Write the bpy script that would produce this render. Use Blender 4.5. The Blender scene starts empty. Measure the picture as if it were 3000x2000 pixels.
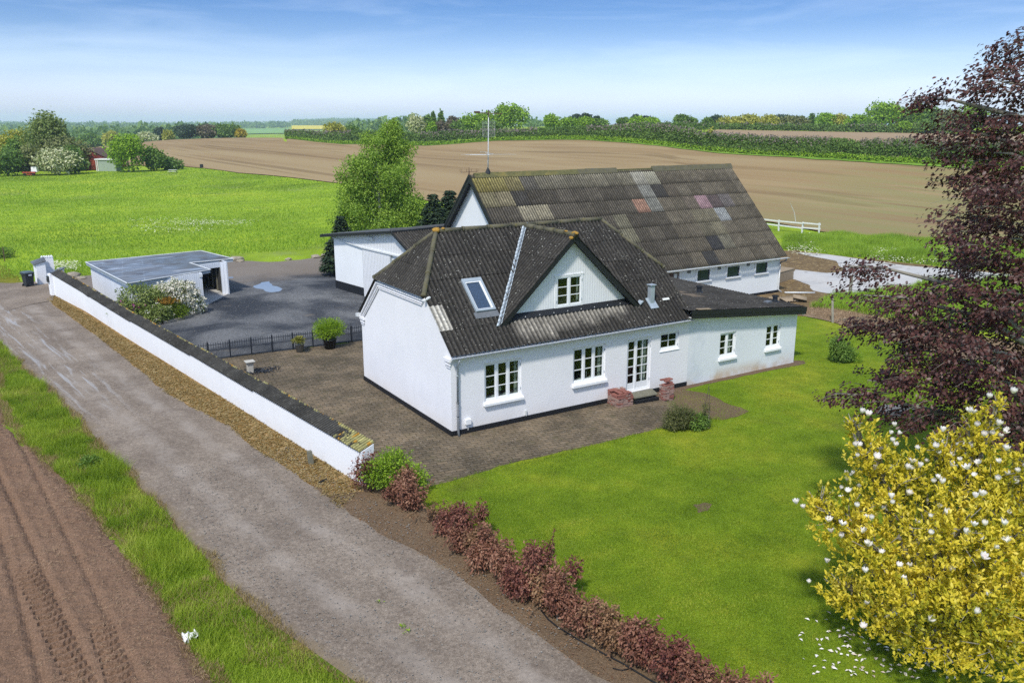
import bpy, bmesh, math, random
import numpy as np
from mathutils import Vector, Matrix

S = bpy.context.scene
COL = S.collection
rng = np.random.default_rng(7)
random.seed(7)
PI = math.pi

# ---------------------------------------------------------------- camera
F_PX, YAW, PITCH = 2456.0, 0.560415, 0.252844     # focal length for a 3000 px wide frame
CAM = np.array([-12.57, -23.88, 10.30])
c_f = np.array([math.sin(YAW)*math.cos(PITCH), math.cos(YAW)*math.cos(PITCH), -math.sin(PITCH)])
c_r = np.array([math.cos(YAW), -math.sin(YAW), 0.0])
c_u = np.cross(c_r, c_f)
cd = bpy.data.cameras.new('camera'); cam = bpy.data.objects.new('camera', cd); COL.objects.link(cam)
cd.sensor_width = 36.0; cd.lens = F_PX/3000*36; cd.clip_start = 0.5; cd.clip_end = 20000
cam.matrix_world = Matrix(((c_r[0], c_u[0], -c_f[0], CAM[0]), (c_r[1], c_u[1], -c_f[1], CAM[1]),
                           (c_r[2], c_u[2], -c_f[2], CAM[2]), (0, 0, 0, 1)))
S.camera = cam
S.render.resolution_x, S.render.resolution_y = 1024, 682

# ---------------------------------------------------------------- light
SUN_D = Vector((0.47, 0.368, -0.802)).normalized()      # the way the sunlight travels
sl = bpy.data.lights.new('sun', 'SUN'); so = bpy.data.objects.new('sun', sl); COL.objects.link(so)
sl.energy = 2.75; sl.angle = math.radians(5.0); sl.color = (1.0, 0.955, 0.88)
so.rotation_euler = SUN_D.to_track_quat('-Z', 'Y').to_euler()
so.location = (-30, -30, 60)
W = bpy.data.worlds.new('World'); S.world = W; W.use_nodes = True
wn = W.node_tree; wl = wn.links.new
bg = wn.nodes['Background']
sky = wn.nodes.new('ShaderNodeTexSky'); sky.sky_type = 'NISHITA'; sky.sun_disc = False
sky.sun_elevation = math.radians(53.3); sky.sun_rotation = math.atan2(-0.47, -0.368)
sky.air_density = 1.0; sky.dust_density = 0.8; sky.ozone_density = 2.0; sky.altitude = 50
wtc = wn.nodes.new('ShaderNodeTexCoord')
wsep = wn.nodes.new('ShaderNodeSeparateXYZ'); wl(wtc.outputs['Generated'], wsep.inputs[0])
wr = wn.nodes.new('ShaderNodeValToRGB'); wl(wsep.outputs['Z'], wr.inputs[0])
SKY_RAMP = [(0.0, (0.78, 0.82, 1.30)), (0.03, (0.76, 0.785, 1.12)), (0.065, (0.58, 0.635, 0.84)), (0.10, (0.345, 0.445, 0.67)), (0.14, (0.183, 0.315, 0.545)),
            (0.165, (0.50, 0.62, 0.85)), (0.20, (0.85, 0.90, 1.0)), (0.5, (0.95, 0.98, 1.0))]
el = wr.color_ramp.elements
el[0].position, el[0].color = SKY_RAMP[0][0], (*SKY_RAMP[0][1], 1)
el[1].position, el[1].color = SKY_RAMP[-1][0], (*SKY_RAMP[-1][1], 1)
for p_, c_ in SKY_RAMP[1:-1]:
    e_ = el.new(p_); e_.color = (*c_, 1)
wmul = wn.nodes.new('ShaderNodeMix'); wmul.data_type = 'RGBA'; wmul.blend_type = 'MULTIPLY'; wmul.inputs[0].default_value = 1
wl(sky.outputs[0], wmul.inputs[6]); wl(wr.outputs[0], wmul.inputs[7])
# thin veil of high cloud
wmap = wn.nodes.new('ShaderNodeMapping'); wl(wtc.outputs['Generated'], wmap.inputs[0])
wmap.inputs['Scale'].default_value = (2.2, 2.2, 16); wmap.inputs['Rotation'].default_value = (0.1, 0.05, 0.4)
wno = wn.nodes.new('ShaderNodeTexNoise'); wl(wmap.outputs[0], wno.inputs['Vector'])
wno.inputs['Scale'].default_value = 1.7; wno.inputs['Detail'].default_value = 6; wno.inputs['Roughness'].default_value = 0.55; wno.inputs['Distortion'].default_value = 0.6
wcr = wn.nodes.new('ShaderNodeMapRange'); wl(wno.outputs['Fac'], wcr.inputs[0])
wcr.inputs[1].default_value = 0.45; wcr.inputs[2].default_value = 0.85; wcr.inputs[3].default_value = 0; wcr.inputs[4].default_value = 0.30
wcl = wn.nodes.new('ShaderNodeMix'); wcl.data_type = 'RGBA'
wl(wcr.outputs[0], wcl.inputs[0]); wl(wmul.outputs[2], wcl.inputs[6]); wcl.inputs[7].default_value = (5.5, 6.3, 7.5, 1)
wl(wcl.outputs[2], bg.inputs['Color'])
bg.inputs['Strength'].default_value = 0.135
S.view_settings.view_transform = 'Standard'; S.view_settings.look = 'None'
S.view_settings.exposure = 0.6; S.view_settings.gamma = 1.0; S.view_settings.use_curve_mapping = False
S.render.engine = 'CYCLES'
S.cycles.use_denoising = False
try:
    S.cycles.denoiser = 'OPENIMAGEDENOISE'
except Exception:
    pass
S.cycles.max_bounces = 6; S.cycles.diffuse_bounces = 3; S.cycles.glossy_bounces = 3
S.cycles.transmission_bounces = 4; S.cycles.transparent_max_bounces = 8; S.cycles.volume_bounces = 1
S.cycles.caustics_reflective = False; S.cycles.caustics_refractive = False
S.cycles.sample_clamp_indirect = 6

# ---------------------------------------------------------------- helpers: points seen in the photo -> places in the world
def ray(x, y):
    return c_f + (x-1500)/F_PX*c_r - (y-1000)/F_PX*c_u
def G(x, y, z=0.0):
    d = ray(x, y); return CAM + d*((z-CAM[2])/d[2])
def dep(x, y):                      # drop per metre of ground distance along that line of sight
    d = ray(x, y); return -d[2]/math.hypot(d[0], d[1])
def at(x, y, d):                    # point on that line of sight d metres away over the ground
    r = ray(x, y); return CAM + r*(d/math.hypot(r[0], r[1]))
def azim(x, y=380):
    r = ray(x, y); return math.degrees(math.atan2(r[0], r[1]))

# ---------------------------------------------------------------- terrain
TC = {
 -900: [(205, 0.0), (300, -1), (700, -9), (1500, -10), (2500, ('r', 372)), (3500, ('r', 366)), (7000, ('r', 366))],
 0: [(205, 0.0), (300, -1), (700, -9), (1500, -10), (2500, ('r', 372)), (3500, ('r', 365)), (7000, ('r', 366))],
 250: [(222, 0.0), (420, 0.3), (700, -6), (1500, -9), (2500, ('r', 374)), (3500, ('r', 367)), (7000, ('r', 366))],
 480: [(222, 0.0), (300, 0.8), (420, ('r', 409)), (700, -4), (1500, -8), (2400, ('r', 376)), (3500, ('r', 368)), (7000, ('r', 366))],
 700: [(150, 0.0), (250, 1.2), (420, ('r', 403)), (520, 2.5), (800, -3), (1400, -5), (1900, ('r', 391)), (2600, ('r', 374)), (3500, ('r', 368)), (7000, ('r', 362))],
 840: [(150, 0.2), (250, 2.2), (345, ('r', 404)), (400, ('r', 403)), (520, 2), (800, -2), (1500, -4), (1900, ('r', 388)), (2600, ('r', 372)), (3500, ('r', 366)), (7000, ('r', 360))],
 1000: [(150, 0.7), (225, 2.3), (290, ('r', 422)), (330, ('r', 416)), (450, 2.5), (800, 0), (1500, ('r', 394)), (2200, ('r', 380)), (3500, ('r', 364)), (5000, ('r', 352)), (7000, ('r', 354))],
 1250: [(150, 0.9), (215, 2.2), (270, ('r', 428)), (300, ('r', 406)), (340, ('r', 392)), (500, ('r', 388)), (900, ('r', 382)), (3000, ('r', 374)), (7000, ('r', 360))],
 1450: [(110, 0.4), (150, 1.3), (210, 3.2), (265, ('r', 412)), (300, ('r', 393)), (360, ('r', 378)), (600, ('r', 375)), (1500, ('r', 374)), (7000, ('r', 366))],
 1700: [(110, 0.6), (150, 2.3), (190, 4.4), (228, ('r', 408)), (260, ('r', 388)), (330, ('r', 373)), (600, ('r', 371)), (7000, ('r', 366))],
 1900: [(105, 0.4), (150, 3.0), (195, ('r', 420)), (230, ('r', 394)), (300, ('r', 377)), (400, ('r', 371)), (7000, ('r', 367))],
 2100: [(100, 0.3), (140, 2.1), (180, ('r', 445)), (220, ('r', 415)), (310, ('r', 380)), (420, ('r', 372)), (7000, ('r', 368))],
 2400: [(100, 0.4), (130, 2.0), (160, ('r', 460)), (200, ('r', 428)), (320, ('r', 386)), (450, ('r', 373)), (7000, ('r', 368))],
 2750: [(100, 0.4), (125, 1.6), (150, ('r', 480)), (195, ('r', 442)), (330, ('r', 392)), (480, ('r', 375)), (7000, ('r', 368))],
 3800: [(100, 0.4), (125, 1.6), (150, ('r', 480)), (195, ('r', 442)), (330, ('r', 392)), (480, ('r', 375)), (7000, ('r', 368))],
}
T_AZ = np.arange(-60.0, 120.01, 0.5)
T_LD = np.linspace(math.log(60), math.log(7000), 260)
_cols = sorted(TC); _az = np.array([azim(c) for c in _cols]); _prof = []
for c in _cols:
    dd, zz = [0, 60, 85], [0, 0, 0]
    for d, z in TC[c]:
        dd.append(d)
        zz.append(z if not isinstance(z, tuple) else CAM[2]-d*dep(min(max(c, -200), 3200), z[1]))
    _prof.append(np.interp(np.exp(T_LD), dd, zz))
_prof = np.array(_prof)
T_Z = np.array([np.interp(T_AZ, _az, _prof[:, j]) for j in range(len(T_LD))])       # [dist, azimuth]
_k = np.exp(-np.linspace(-2, 2, 9)**2); _k /= _k.sum()
_pad = np.pad(T_Z, ((4, 4), (0, 0)), mode='edge')
T_Z = sum(_k[i]*_pad[i:i+T_Z.shape[0]] for i in range(9))
_k = np.exp(-np.linspace(-2, 2, 11)**2); _k /= _k.sum()
_pad = np.pad(T_Z, ((0, 0), (5, 5)), mode='edge')
T_Z = sum(_k[i]*_pad[:, i:i+T_Z.shape[1]] for i in range(11))
def H(x, y):                       # height of the land
    x = np.asarray(x, float); y = np.asarray(y, float)
    dx, dy = x-CAM[0], y-CAM[1]; d = np.hypot(dx, dy)+1e-6
    a = np.clip((np.degrees(np.arctan2(dx, dy))-T_AZ[0])/0.5, 0, len(T_AZ)-1.001)
    l = np.clip((np.log(d)-T_LD[0])/(T_LD[1]-T_LD[0]), 0, len(T_LD)-1.001)
    ia, il = a.astype(int), l.astype(int); fa, fl = a-ia, l-il
    z = (T_Z[il, ia]*(1-fa)+T_Z[il, ia+1]*fa)*(1-fl)+(T_Z[il+1, ia]*(1-fa)+T_Z[il+1, ia+1]*fa)*fl
    return z*np.clip((d-70)/25, 0, 1)
def P_ad(a, d):
    t = np.radians(a); return CAM[0]+d*np.sin(t), CAM[1]+d*np.cos(t)
def ground_at(x, y):                # where that line of sight meets the land
    r = ray(x, y); h = math.hypot(r[0], r[1])
    for d in np.concatenate((np.arange(12, 500, 0.5), np.arange(500, 6000, 10))):
        p = CAM+r*(d/h)
        if p[2] <= float(H(p[0], p[1])): return p
    return CAM+r*(6000/h)

# ---------------------------------------------------------------- helpers: objects
def tag(o, label=None, cat=None, group=None, kind=None):
    if label: o['label'] = label
    if cat: o['category'] = cat
    if group: o['group'] = group
    if kind: o['kind'] = kind
    return o
def empty(name, loc=(0, 0, 0), label=None, cat=None, group=None, rz=0.0):
    o = bpy.data.objects.new(name, None); COL.objects.link(o); o.location = loc; o.rotation_euler = (0, 0, rz)
    o.empty_display_size = 0.2
    return tag(o, label, cat, group)
def raw_mesh(name, V, Fc, mats, parent=None, smooth=False, fval=None, vcol=None, mi=None, ltot=4, loc=None):
    """V (n,3); Fc flat index array of faces of ltot corners each (or list of lists)."""
    me = bpy.data.meshes.new(name)
    V = np.asarray(V, np.float32)
    if isinstance(Fc, np.ndarray):
        idx = Fc.reshape(-1).astype(np.int32); nf = len(idx)//ltot
        starts = np.arange(nf, dtype=np.int32)*ltot; tots = np.full(nf, ltot, np.int32)
    else:
        tots = np.array([len(f) for f in Fc], np.int32); nf = len(Fc)
        starts = np.concatenate(([0], np.cumsum(tots)[:-1])).astype(np.int32) if nf else np.zeros(0, np.int32)
        idx = np.array([i for f in Fc for i in f], np.int32)
    if loc is not None: V = V-np.asarray(loc, np.float32)
    me.vertices.add(len(V)); me.vertices.foreach_set('co', V.ravel())
    me.loops.add(len(idx)); me.loops.foreach_set('vertex_index', idx)
    me.polygons.add(nf); me.polygons.foreach_set('loop_start', starts); me.polygons.foreach_set('loop_total', tots)
    if mi is not None: me.polygons.foreach_set('material_index', np.asarray(mi, np.int32))
    me.polygons.foreach_set('use_smooth', np.full(nf, bool(smooth)))
    if fval is not None:
        a = me.attributes.new('v', 'FLOAT', 'FACE'); a.data.foreach_set('value', np.asarray(fval, np.float32))
    if vcol is not None:
        a = me.attributes.new('col', 'FLOAT_COLOR', 'POINT')
        c4 = np.ones((len(V), 4), np.float32); c4[:, :3] = vcol; a.data.foreach_set('color', c4.ravel())
    me.update(calc_edges=True); me.validate()
    for m in (mats if isinstance(mats, (list, tuple)) else [mats]): me.materials.append(m)
    o = bpy.data.objects.new(name, me); COL.objects.link(o)
    if loc is not None and parent is None: o.location = loc
    if parent is not None:
        o.parent = parent
        if loc is None: o.matrix_parent_inverse = parent_inv(parent)
    return o
def parent_inv(p): return world_m(p).inverted()
def world_m(o):
    m = Matrix.LocRotScale(o.location, o.rotation_euler, o.scale)
    if o.parent: m = world_m(o.parent) @ o.matrix_parent_inverse @ m
    return m

class MB:
    """collects shapes for ONE mesh object (world coordinates)"""
    def __init__(s): s.v = []; s.f = []; s.m = []; s.a = []
    def add(s, vs, fs, m=0, val=0.5):
        b = len(s.v); s.v.extend([tuple(map(float, p)) for p in vs])
        for f in fs: s.f.append([b+i for i in f]); s.m.append(m); s.a.append(val)
        return s
    def box(s, x0, y0, z0, x1, y1, z1, m=0, val=0.5):
        v = [(x0, y0, z0), (x1, y0, z0), (x1, y1, z0), (x0, y1, z0), (x0, y0, z1), (x1, y0, z1), (x1, y1, z1), (x0, y1, z1)]
        return s.add(v, [(0, 3, 2, 1), (4, 5, 6, 7), (0, 1, 5, 4), (1, 2, 6, 5), (2, 3, 7, 6), (3, 0, 4, 7)], m, val)
    def obox(s, c, ux, uy, uz, hx, hy, hz, m=0, val=0.5):
        c = np.asarray(c, float); ux = np.asarray(ux, float); uy = np.asarray(uy, float); uz = np.asarray(uz, float)
        v = [c+ux*a*hx+uy*b*hy+uz*d*hz for d in (-1, 1) for a, b in ((-1, -1), (1, -1), (1, 1), (-1, 1))]
        return s.add(v, [(0, 3, 2, 1), (4, 5, 6, 7), (0, 1, 5, 4), (1, 2, 6, 5), (2, 3, 7, 6), (3, 0, 4, 7)], m, val)
    def bar(s, a, b, w, h, m=0, up=(0, 0, 1), val=0.5):
        a = np.asarray(a, float); b = np.asarray(b, float); d = b-a; L = np.linalg.norm(d); d /= L
        x = np.cross(d, np.asarray(up, float)); n = np.linalg.norm(x)
        if n < 1e-6: x = np.array([1., 0, 0]); n = 1
        x /= n; y = np.cross(x, d)
        return s.obox((a+b)/2, x, d, y, w/2, L/2, h/2, m, val)
    def prism(s, poly, z0, z1, m=0, val=0.5):
        n = len(poly); v = [(p[0], p[1], z0) for p in poly]+[(p[0], p[1], z1) for p in poly]
        return s.add(v, [tuple(range(n-1, -1, -1)), tuple(range(n, 2*n))]+[(i, (i+1) % n, n+(i+1) % n, n+i) for i in range(n)], m, val)
    def extr(s, poly3, d, m=0, val=0.5):
        n = len(poly3); p = [np.asarray(q, float) for q in poly3]; d = np.asarray(d, float)
        v = p+[q+d for q in p]
        return s.add(v, [tuple(range(n)), tuple(range(2*n-1, n-1, -1))]+[(i, n+i, n+(i+1) % n, (i+1) % n) for i in range(n)], m, val)
    def tube(s, pts, r, sides=6, m=0, cap=True, val=0.5):
        pts = [np.asarray(p, float) for p in pts]; n = len(pts)
        rr = r if hasattr(r, '__len__') else [r]*n
        rings = []; prev = None
        for i, p in enumerate(pts):
            d = pts[min(i+1, n-1)]-pts[max(i-1, 0)]; d = d/(np.linalg.norm(d)+1e-9)
            if prev is None:
                x = np.cross(d, (0, 0, 1)) if abs(d[2]) < .9 else np.cross(d, (1, 0, 0))
            else: x = prev-d*(prev@d)
            x = x/(np.linalg.norm(x)+1e-9); prev = x; y = np.cross(d, x)
            rings.append([p+rr[i]*(math.cos(t)*x+math.sin(t)*y) for t in np.linspace(0, 2*PI, sides, endpoint=False)])
        v = [q for g in rings for q in g]; f = []
        for i in range(n-1):
            for j in range(sides):
                k = (j+1) % sides; f.append((i*sides+j, i*sides+k, (i+1)*sides+k, (i+1)*sides+j))
        if cap: f += [tuple(range(sides-1, -1, -1)), tuple(range((n-1)*sides, n*sides))]
        return s.add(v, f, m, val)
    def lathe(s, c, prof, sides=16, m=0):
        v = []; f = []
        for r, z in prof: v += [(c[0]+r*math.cos(t), c[1]+r*math.sin(t), c[2]+z) for t in np.linspace(0, 2*PI, sides, endpoint=False)]
        for i in range(len(prof)-1):
            for j in range(sides):
                k = (j+1) % sides; f.append((i*sides+j, i*sides+k, (i+1)*sides+k, (i+1)*sides+j))
        f.append(tuple(range(sides-1, -1, -1)))
        return s.add(v, f, m)
    def build(s, name, mats, parent=None, smooth=False, bevel=0, loc=None):
        o = raw_mesh(name, np.array(s.v), s.f, mats, parent, smooth, fval=s.a, mi=s.m, loc=loc)
        if bevel:
            b = o.modifiers.new('bevel', 'BEVEL'); b.width = bevel; b.segments = 2; b.limit_method = 'ANGLE'
        return o

# ---------------------------------------------------------------- helpers: scatter
def in_poly(P, poly):
    poly = np.asarray(poly, float); x, y = P[:, 0], P[:, 1]; c = np.zeros(len(P), bool); n = len(poly)
    for i in range(n):
        x0, y0 = poly[i]; x1, y1 = poly[(i+1) % n]
        if y0 == y1: continue
        t = ((y0 > y) != (y1 > y)) & (x < (x1-x0)*(y-y0)/(y1-y0)+x0); c ^= t
    return c
def sample_poly(poly, n, r=rng):
    poly = np.asarray(poly, float); lo, hi = poly.min(0), poly.max(0); out = []; k = 0
    while k < n:
        P = lo+(hi-lo)*r.random((n*2, 2)); P = P[in_poly(P, poly)]; out.append(P); k += len(P)
        if len(P) == 0: break
    return np.concatenate(out)[:n]
def smooth_noise(x, y, s, seed=0):
    """cheap tileless value noise, 0..1"""
    x = np.asarray(x)/s; y = np.asarray(y)/s
    xi, yi = np.floor(x).astype(int), np.floor(y).astype(int); fx, fy = x-xi, y-yi
    fx = fx*fx*(3-2*fx); fy = fy*fy*(3-2*fy)
    def h(a, b):
        n = (a*374761393+b*668265263+seed*974711) & 0x7fffffff; n = ((n ^ (n >> 13))*1274126177) & 0x7fffffff
        return ((n ^ (n >> 16)) & 0xffff)/65535.0
    return (h(xi, yi)*(1-fx)+h(xi+1, yi)*fx)*(1-fy)+(h(xi, yi+1)*(1-fx)+h(xi+1, yi+1)*fx)*fy
def ragged(poly, step=0.4, amp=0.1, seed=3):
    """outline with an irregular natural edge"""
    out = []; n = len(poly)
    for i in range(n):
        a = np.asarray(poly[i], float); b = np.asarray(poly[(i+1) % n], float); L = np.linalg.norm(b-a); k = max(1, int(L/step))
        nn = np.array([-(b-a)[1], (b-a)[0]])/max(L, 1e-6)
        for j in range(k):
            p = a+(b-a)*j/k
            o = (smooth_noise(p[0:1], p[1:2], step*2.2, seed)[0]-.5)+.6*(smooth_noise(p[0:1], p[1:2], step*.9, seed+5)[0]-.5)
            out.append(p+nn*o*2*amp)
    return np.array(out)
def sheet(name, poly, z, m, kind='structure', ragg=None):
    if ragg: poly = ragged(poly, *ragg)
    bm = bmesh.new(); vs = [bm.verts.new((p[0], p[1], z)) for p in poly]; f = bm.faces.new(vs)
    bm.normal_update()
    if f.normal.z < 0: f.normal_flip()
    bmesh.ops.triangulate(bm, faces=[f]); me = bpy.data.meshes.new(name); bm.to_mesh(me); bm.free()
    me.materials.append(m); o = bpy.data.objects.new(name, me); COL.objects.link(o); o['kind'] = kind
    return o
def unit(a): return a/(np.linalg.norm(a, axis=-1, keepdims=True)+1e-9)
def leaf_arrays(C, D, N, L, Wd, fold=0.0):
    """diamond leaves: base C, direction D, normal N (all n,3), length L, width Wd (n,)"""
    D = unit(D); X = unit(np.cross(D, N)); N = np.cross(X, D)
    L = np.asarray(L)[:, None]; Wd = np.asarray(Wd)[:, None]
    v = np.stack([C, C+D*L*.45-X*Wd*.5+N*L*fold, C+D*L, C+D*L*.45+X*Wd*.5+N*L*fold], 1)
    return v.reshape(-1, 3)
def oval_leaves(name, C, D, N, L, Wd, m, parent=None, fval=None, fold=0.1, curl=.12):
    """oval leaves folded along the midrib: two quads each side of it"""
    n = len(C); D = unit(D); X = unit(np.cross(D, N)); N = np.cross(X, D); L = np.asarray(L)[:, None]; w = np.asarray(Wd)[:, None]/2
    v = np.stack([C, C+D*L*.32-X*w+N*(L*fold), C+D*L*.72-X*w*.82+N*(L*(fold-curl*.5)), C+D*L-N*(L*curl), C+D*L*.72+X*w*.82+N*(L*(fold-curl*.5)), C+D*L*.32+X*w+N*(L*fold), C+D*L*.5-N*(L*curl*.1)], 1).reshape(-1, 3)
    q = np.array([[0, 1, 2, 6], [6, 2, 3, 4], [0, 6, 4, 5]]); F_ = (np.arange(n)[:, None, None]*7+q[None]).reshape(-1)
    fv = rng.random(n) if fval is None else fval
    return raw_mesh(name, v, F_, m, parent, True, fval=np.repeat(fv, 3))
def leaves_obj(name, C, D, N, L, Wd, m, parent=None, fval=None, fold=0.08, loc=None):
    n = len(C); V = leaf_arrays(C, D, N, L, Wd, fold)
    Fi = np.arange(n*4)
    return raw_mesh(name, V, Fi, m, parent, False, fval=rng.random(n) if fval is None else fval, loc=loc)
def rand_dir(n, r=rng):
    v = r.normal(size=(n, 3)); return unit(v)
def crown_points(lobes, n, shell=0.55, r=rng):
    """points in the outer part of several ellipsoids, with outward direction"""
    vol = np.array([l[3]*l[4]*l[5] for l in lobes])**0.67; cnt = np.maximum(1, (n*vol/vol.sum()).astype(int)); P = []; O = []
    for l, k in zip(lobes, cnt):
        u = rand_dir(k, r); rad = shell+(1.02-shell)*r.random((k, 1))**.7
        rad *= 1+0.16*np.sin(u[:, :1]*7+l[0])*np.cos(u[:, 1:2]*6+l[1])+0.10*np.sin(u[:, 2:3]*11+l[2])
        P.append(np.array(l[:3])+u*rad*np.array(l[3:6])); O.append(unit(u/np.array(l[3:6])))
    return np.concatenate(P), np.concatenate(O)
def blades(name, P, h, w, lean, m, z=0.0, fval=None, seg=1, wind=(0, 0)):
    """grass blades as thin triangles; P (n,2)"""
    n = len(P); a = rng.random(n)*2*PI; h = np.asarray(h); w = np.asarray(w)*np.ones(n)
    zz = z if hasattr(z, '__len__') else np.full(n, z)
    base = np.column_stack([P, zz]); sd = np.column_stack([np.cos(a), np.sin(a), np.zeros(n)])*w[:, None]/2
    la = rng.random(n)*2*PI; ln = lean*rng.random(n)*h
    tip = base+np.column_stack([np.cos(la)*ln+wind[0]*h, np.sin(la)*ln+wind[1]*h, h])
    V = np.stack([base-sd, base+sd, tip], 1).reshape(-1, 3)
    return raw_mesh(name, V, np.arange(n*3), m, None, False, fval=rng.random(n) if fval is None else fval, ltot=3)
# ---------------------------------------------------------------- materials
def lin(h):
    c = [int(h[i:i+2], 16)/255 for i in (0, 2, 4)]
    return tuple(x/12.92 if x <= .04045 else ((x+.055)/1.055)**2.4 for x in c)
class NM:
    def __init__(s, name, rough=0.8, spec=0.3):
        s.m = bpy.data.materials.new(name); s.m.use_nodes = True; s.t = s.m.node_tree; s.b = s.t.nodes['Principled BSDF']
        s.b.inputs['Roughness'].default_value = rough; s.b.inputs['Specular IOR Level'].default_value = spec
        s.out = s.t.nodes['Material Output']; s._pos = None
    def n(s, t, **k):
        x = s.t.nodes.new(t)
        for a, v in k.items(): setattr(x, a, v)
        return x
    def l(s, a, b): s.t.links.new(a, b)
    def put(s, v, i):
        if v is None: return
        if hasattr(v, 'is_linked') or hasattr(v, 'links'): s.l(v, i)
        elif isinstance(v, tuple) and len(v) == 3 and i.type == 'RGBA': i.default_value = (*v, 1)
        else: i.default_value = v
    def pos(s):
        if s._pos is None: s._pos = s.n('ShaderNodeNewGeometry').outputs['Position']
        return s._pos
    def obj(s): return s.n('ShaderNodeTexCoord').outputs['Object']
    def uv(s): return s.n('ShaderNodeUVMap').outputs[0]
    def attr(s, name, kind='Fac'): return s.n('ShaderNodeAttribute', attribute_name=name).outputs[kind]
    def mapv(s, v, scale=(1, 1, 1), rot=(0, 0, 0), loc=(0, 0, 0)):
        x = s.n('ShaderNodeMapping'); s.put(v, x.inputs[0]); x.inputs['Scale'].default_value = scale
        x.inputs['Rotation'].default_value = rot; x.inputs['Location'].default_value = loc; return x.outputs[0]
    def noise(s, scale, v=None, detail=4, rough=.55, dist=0, out='Fac'):
        x = s.n('ShaderNodeTexNoise'); s.put(s.pos() if v is None else v, x.inputs['Vector']); x.inputs['Scale'].default_value = scale
        x.inputs['Detail'].default_value = detail; x.inputs['Roughness'].default_value = rough; x.inputs['Distortion'].default_value = dist; return x.outputs[out]
    def vor(s, scale, v=None, feat='F1', rand=1, out='Distance'):
        x = s.n('ShaderNodeTexVoronoi', feature=feat); s.put(s.pos() if v is None else v, x.inputs['Vector'])
        x.inputs['Scale'].default_value = scale; x.inputs['Randomness'].default_value = rand; return x.outputs[out]
    def wave(s, scale, v, dist=0, detail=2, prof='SIN', dirn='X', dscale=1):
        x = s.n('ShaderNodeTexWave', wave_profile=prof, bands_direction=dirn); s.put(v, x.inputs['Vector'])
        x.inputs['Scale'].default_value = scale; x.inputs['Distortion'].default_value = dist; x.inputs['Detail'].default_value = detail
        x.inputs['Detail Scale'].default_value = dscale; return x.outputs['Fac']
    def rng_(s, v, a, b, c=0.0, d=1.0, smooth=True):
        x = s.n('ShaderNodeMapRange', interpolation_type='SMOOTHSTEP' if smooth else 'LINEAR'); s.put(v, x.inputs[0])
        for i, q in enumerate((a, b, c, d)): x.inputs[i+1].default_value = q
        return x.outputs[0]
    def mix(s, f, a, b, mode='MIX'):
        x = s.n('ShaderNodeMix', data_type='RGBA', blend_type=mode); s.put(f, x.inputs[0]); s.put(a, x.inputs[6]); s.put(b, x.inputs[7]); return x.outputs[2]
    def math(s, op, a, b=0.0, c=0.0):
        x = s.n('ShaderNodeMath', operation=op); s.put(a, x.inputs[0]); s.put(b, x.inputs[1]); s.put(c, x.inputs[2]); return x.outputs[0]
    def ramp(s, v, stops):
        x = s.n('ShaderNodeValToRGB'); s.put(v, x.inputs[0]); e = x.color_ramp.elements
        e[0].position, e[0].color = stops[0][0], (*stops[0][1], 1); e[1].position, e[1].color = stops[-1][0], (*stops[-1][1], 1)
        for p, c in stops[1:-1]: q = e.new(p); q.color = (*c, 1)
        return x.outputs[0]
    def sep(s, v, axis):
        x = s.n('ShaderNodeSeparateXYZ'); s.put(v, x.inputs[0]); return x.outputs[axis]
    def bump(s, h, strength=.4, dist=.02, nrm=None):
        x = s.n('ShaderNodeBump'); s.put(h, x.inputs['Height']); x.inputs['Strength'].default_value = strength; x.inputs['Distance'].default_value = dist
        if nrm is not None: s.l(nrm, x.inputs['Normal'])
        return x.outputs[0]
    def fin(s, col=None, nrm=None, rough=None, metal=None):
        s.put(col, s.b.inputs['Base Color']); s.put(rough, s.b.inputs['Roughness']); s.put(metal, s.b.inputs['Metallic'])
        if nrm is not None: s.l(nrm, s.b.inputs['Normal'])
        return s.m
M = {}
def plain(name, col, rough=.6, spec=.3, var=.25, scale=6.0, metal=None, bump=.0):
    k = NM(name, rough, spec); f = k.noise(scale, k.obj(), 5)
    c = k.mix(f, tuple(x*(1-var) for x in col), tuple(x*(1+var) for x in col))
    M[name] = k.fin(c, k.bump(k.noise(scale*6, k.obj(), 3), bump, .01) if bump else None, metal=metal)
    return M[name]

def leaf_mat(name, cols, trans=0.35, rough=.5, spec=.25):
    """cols: dark, mid, light; picked per leaf"""
    k = NM(name, rough, spec)
    f = k.attr('v'); big = k.noise(.9, detail=2)
    f2 = k.math('ADD', k.math('MULTIPLY', f, .7), k.math('MULTIPLY_ADD', big, .9, -.3))
    st = [(i/(len(cols)-1), c) for i, c in enumerate(cols)]
    c = k.ramp(f2, st); k.put(c, k.b.inputs['Base Color'])
    tr = k.n('ShaderNodeBsdfTranslucent'); k.l(k.mix(1.0, c, (1.15, 1.2, .75), 'MULTIPLY'), tr.inputs[0])
    mx = k.n('ShaderNodeMixShader'); mx.inputs[0].default_value = trans
    k.l(k.b.outputs[0], mx.inputs[1]); k.l(tr.outputs[0], mx.inputs[2]); k.l(mx.outputs[0], k.out.inputs[0])
    M[name] = k.m; return k.m

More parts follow.
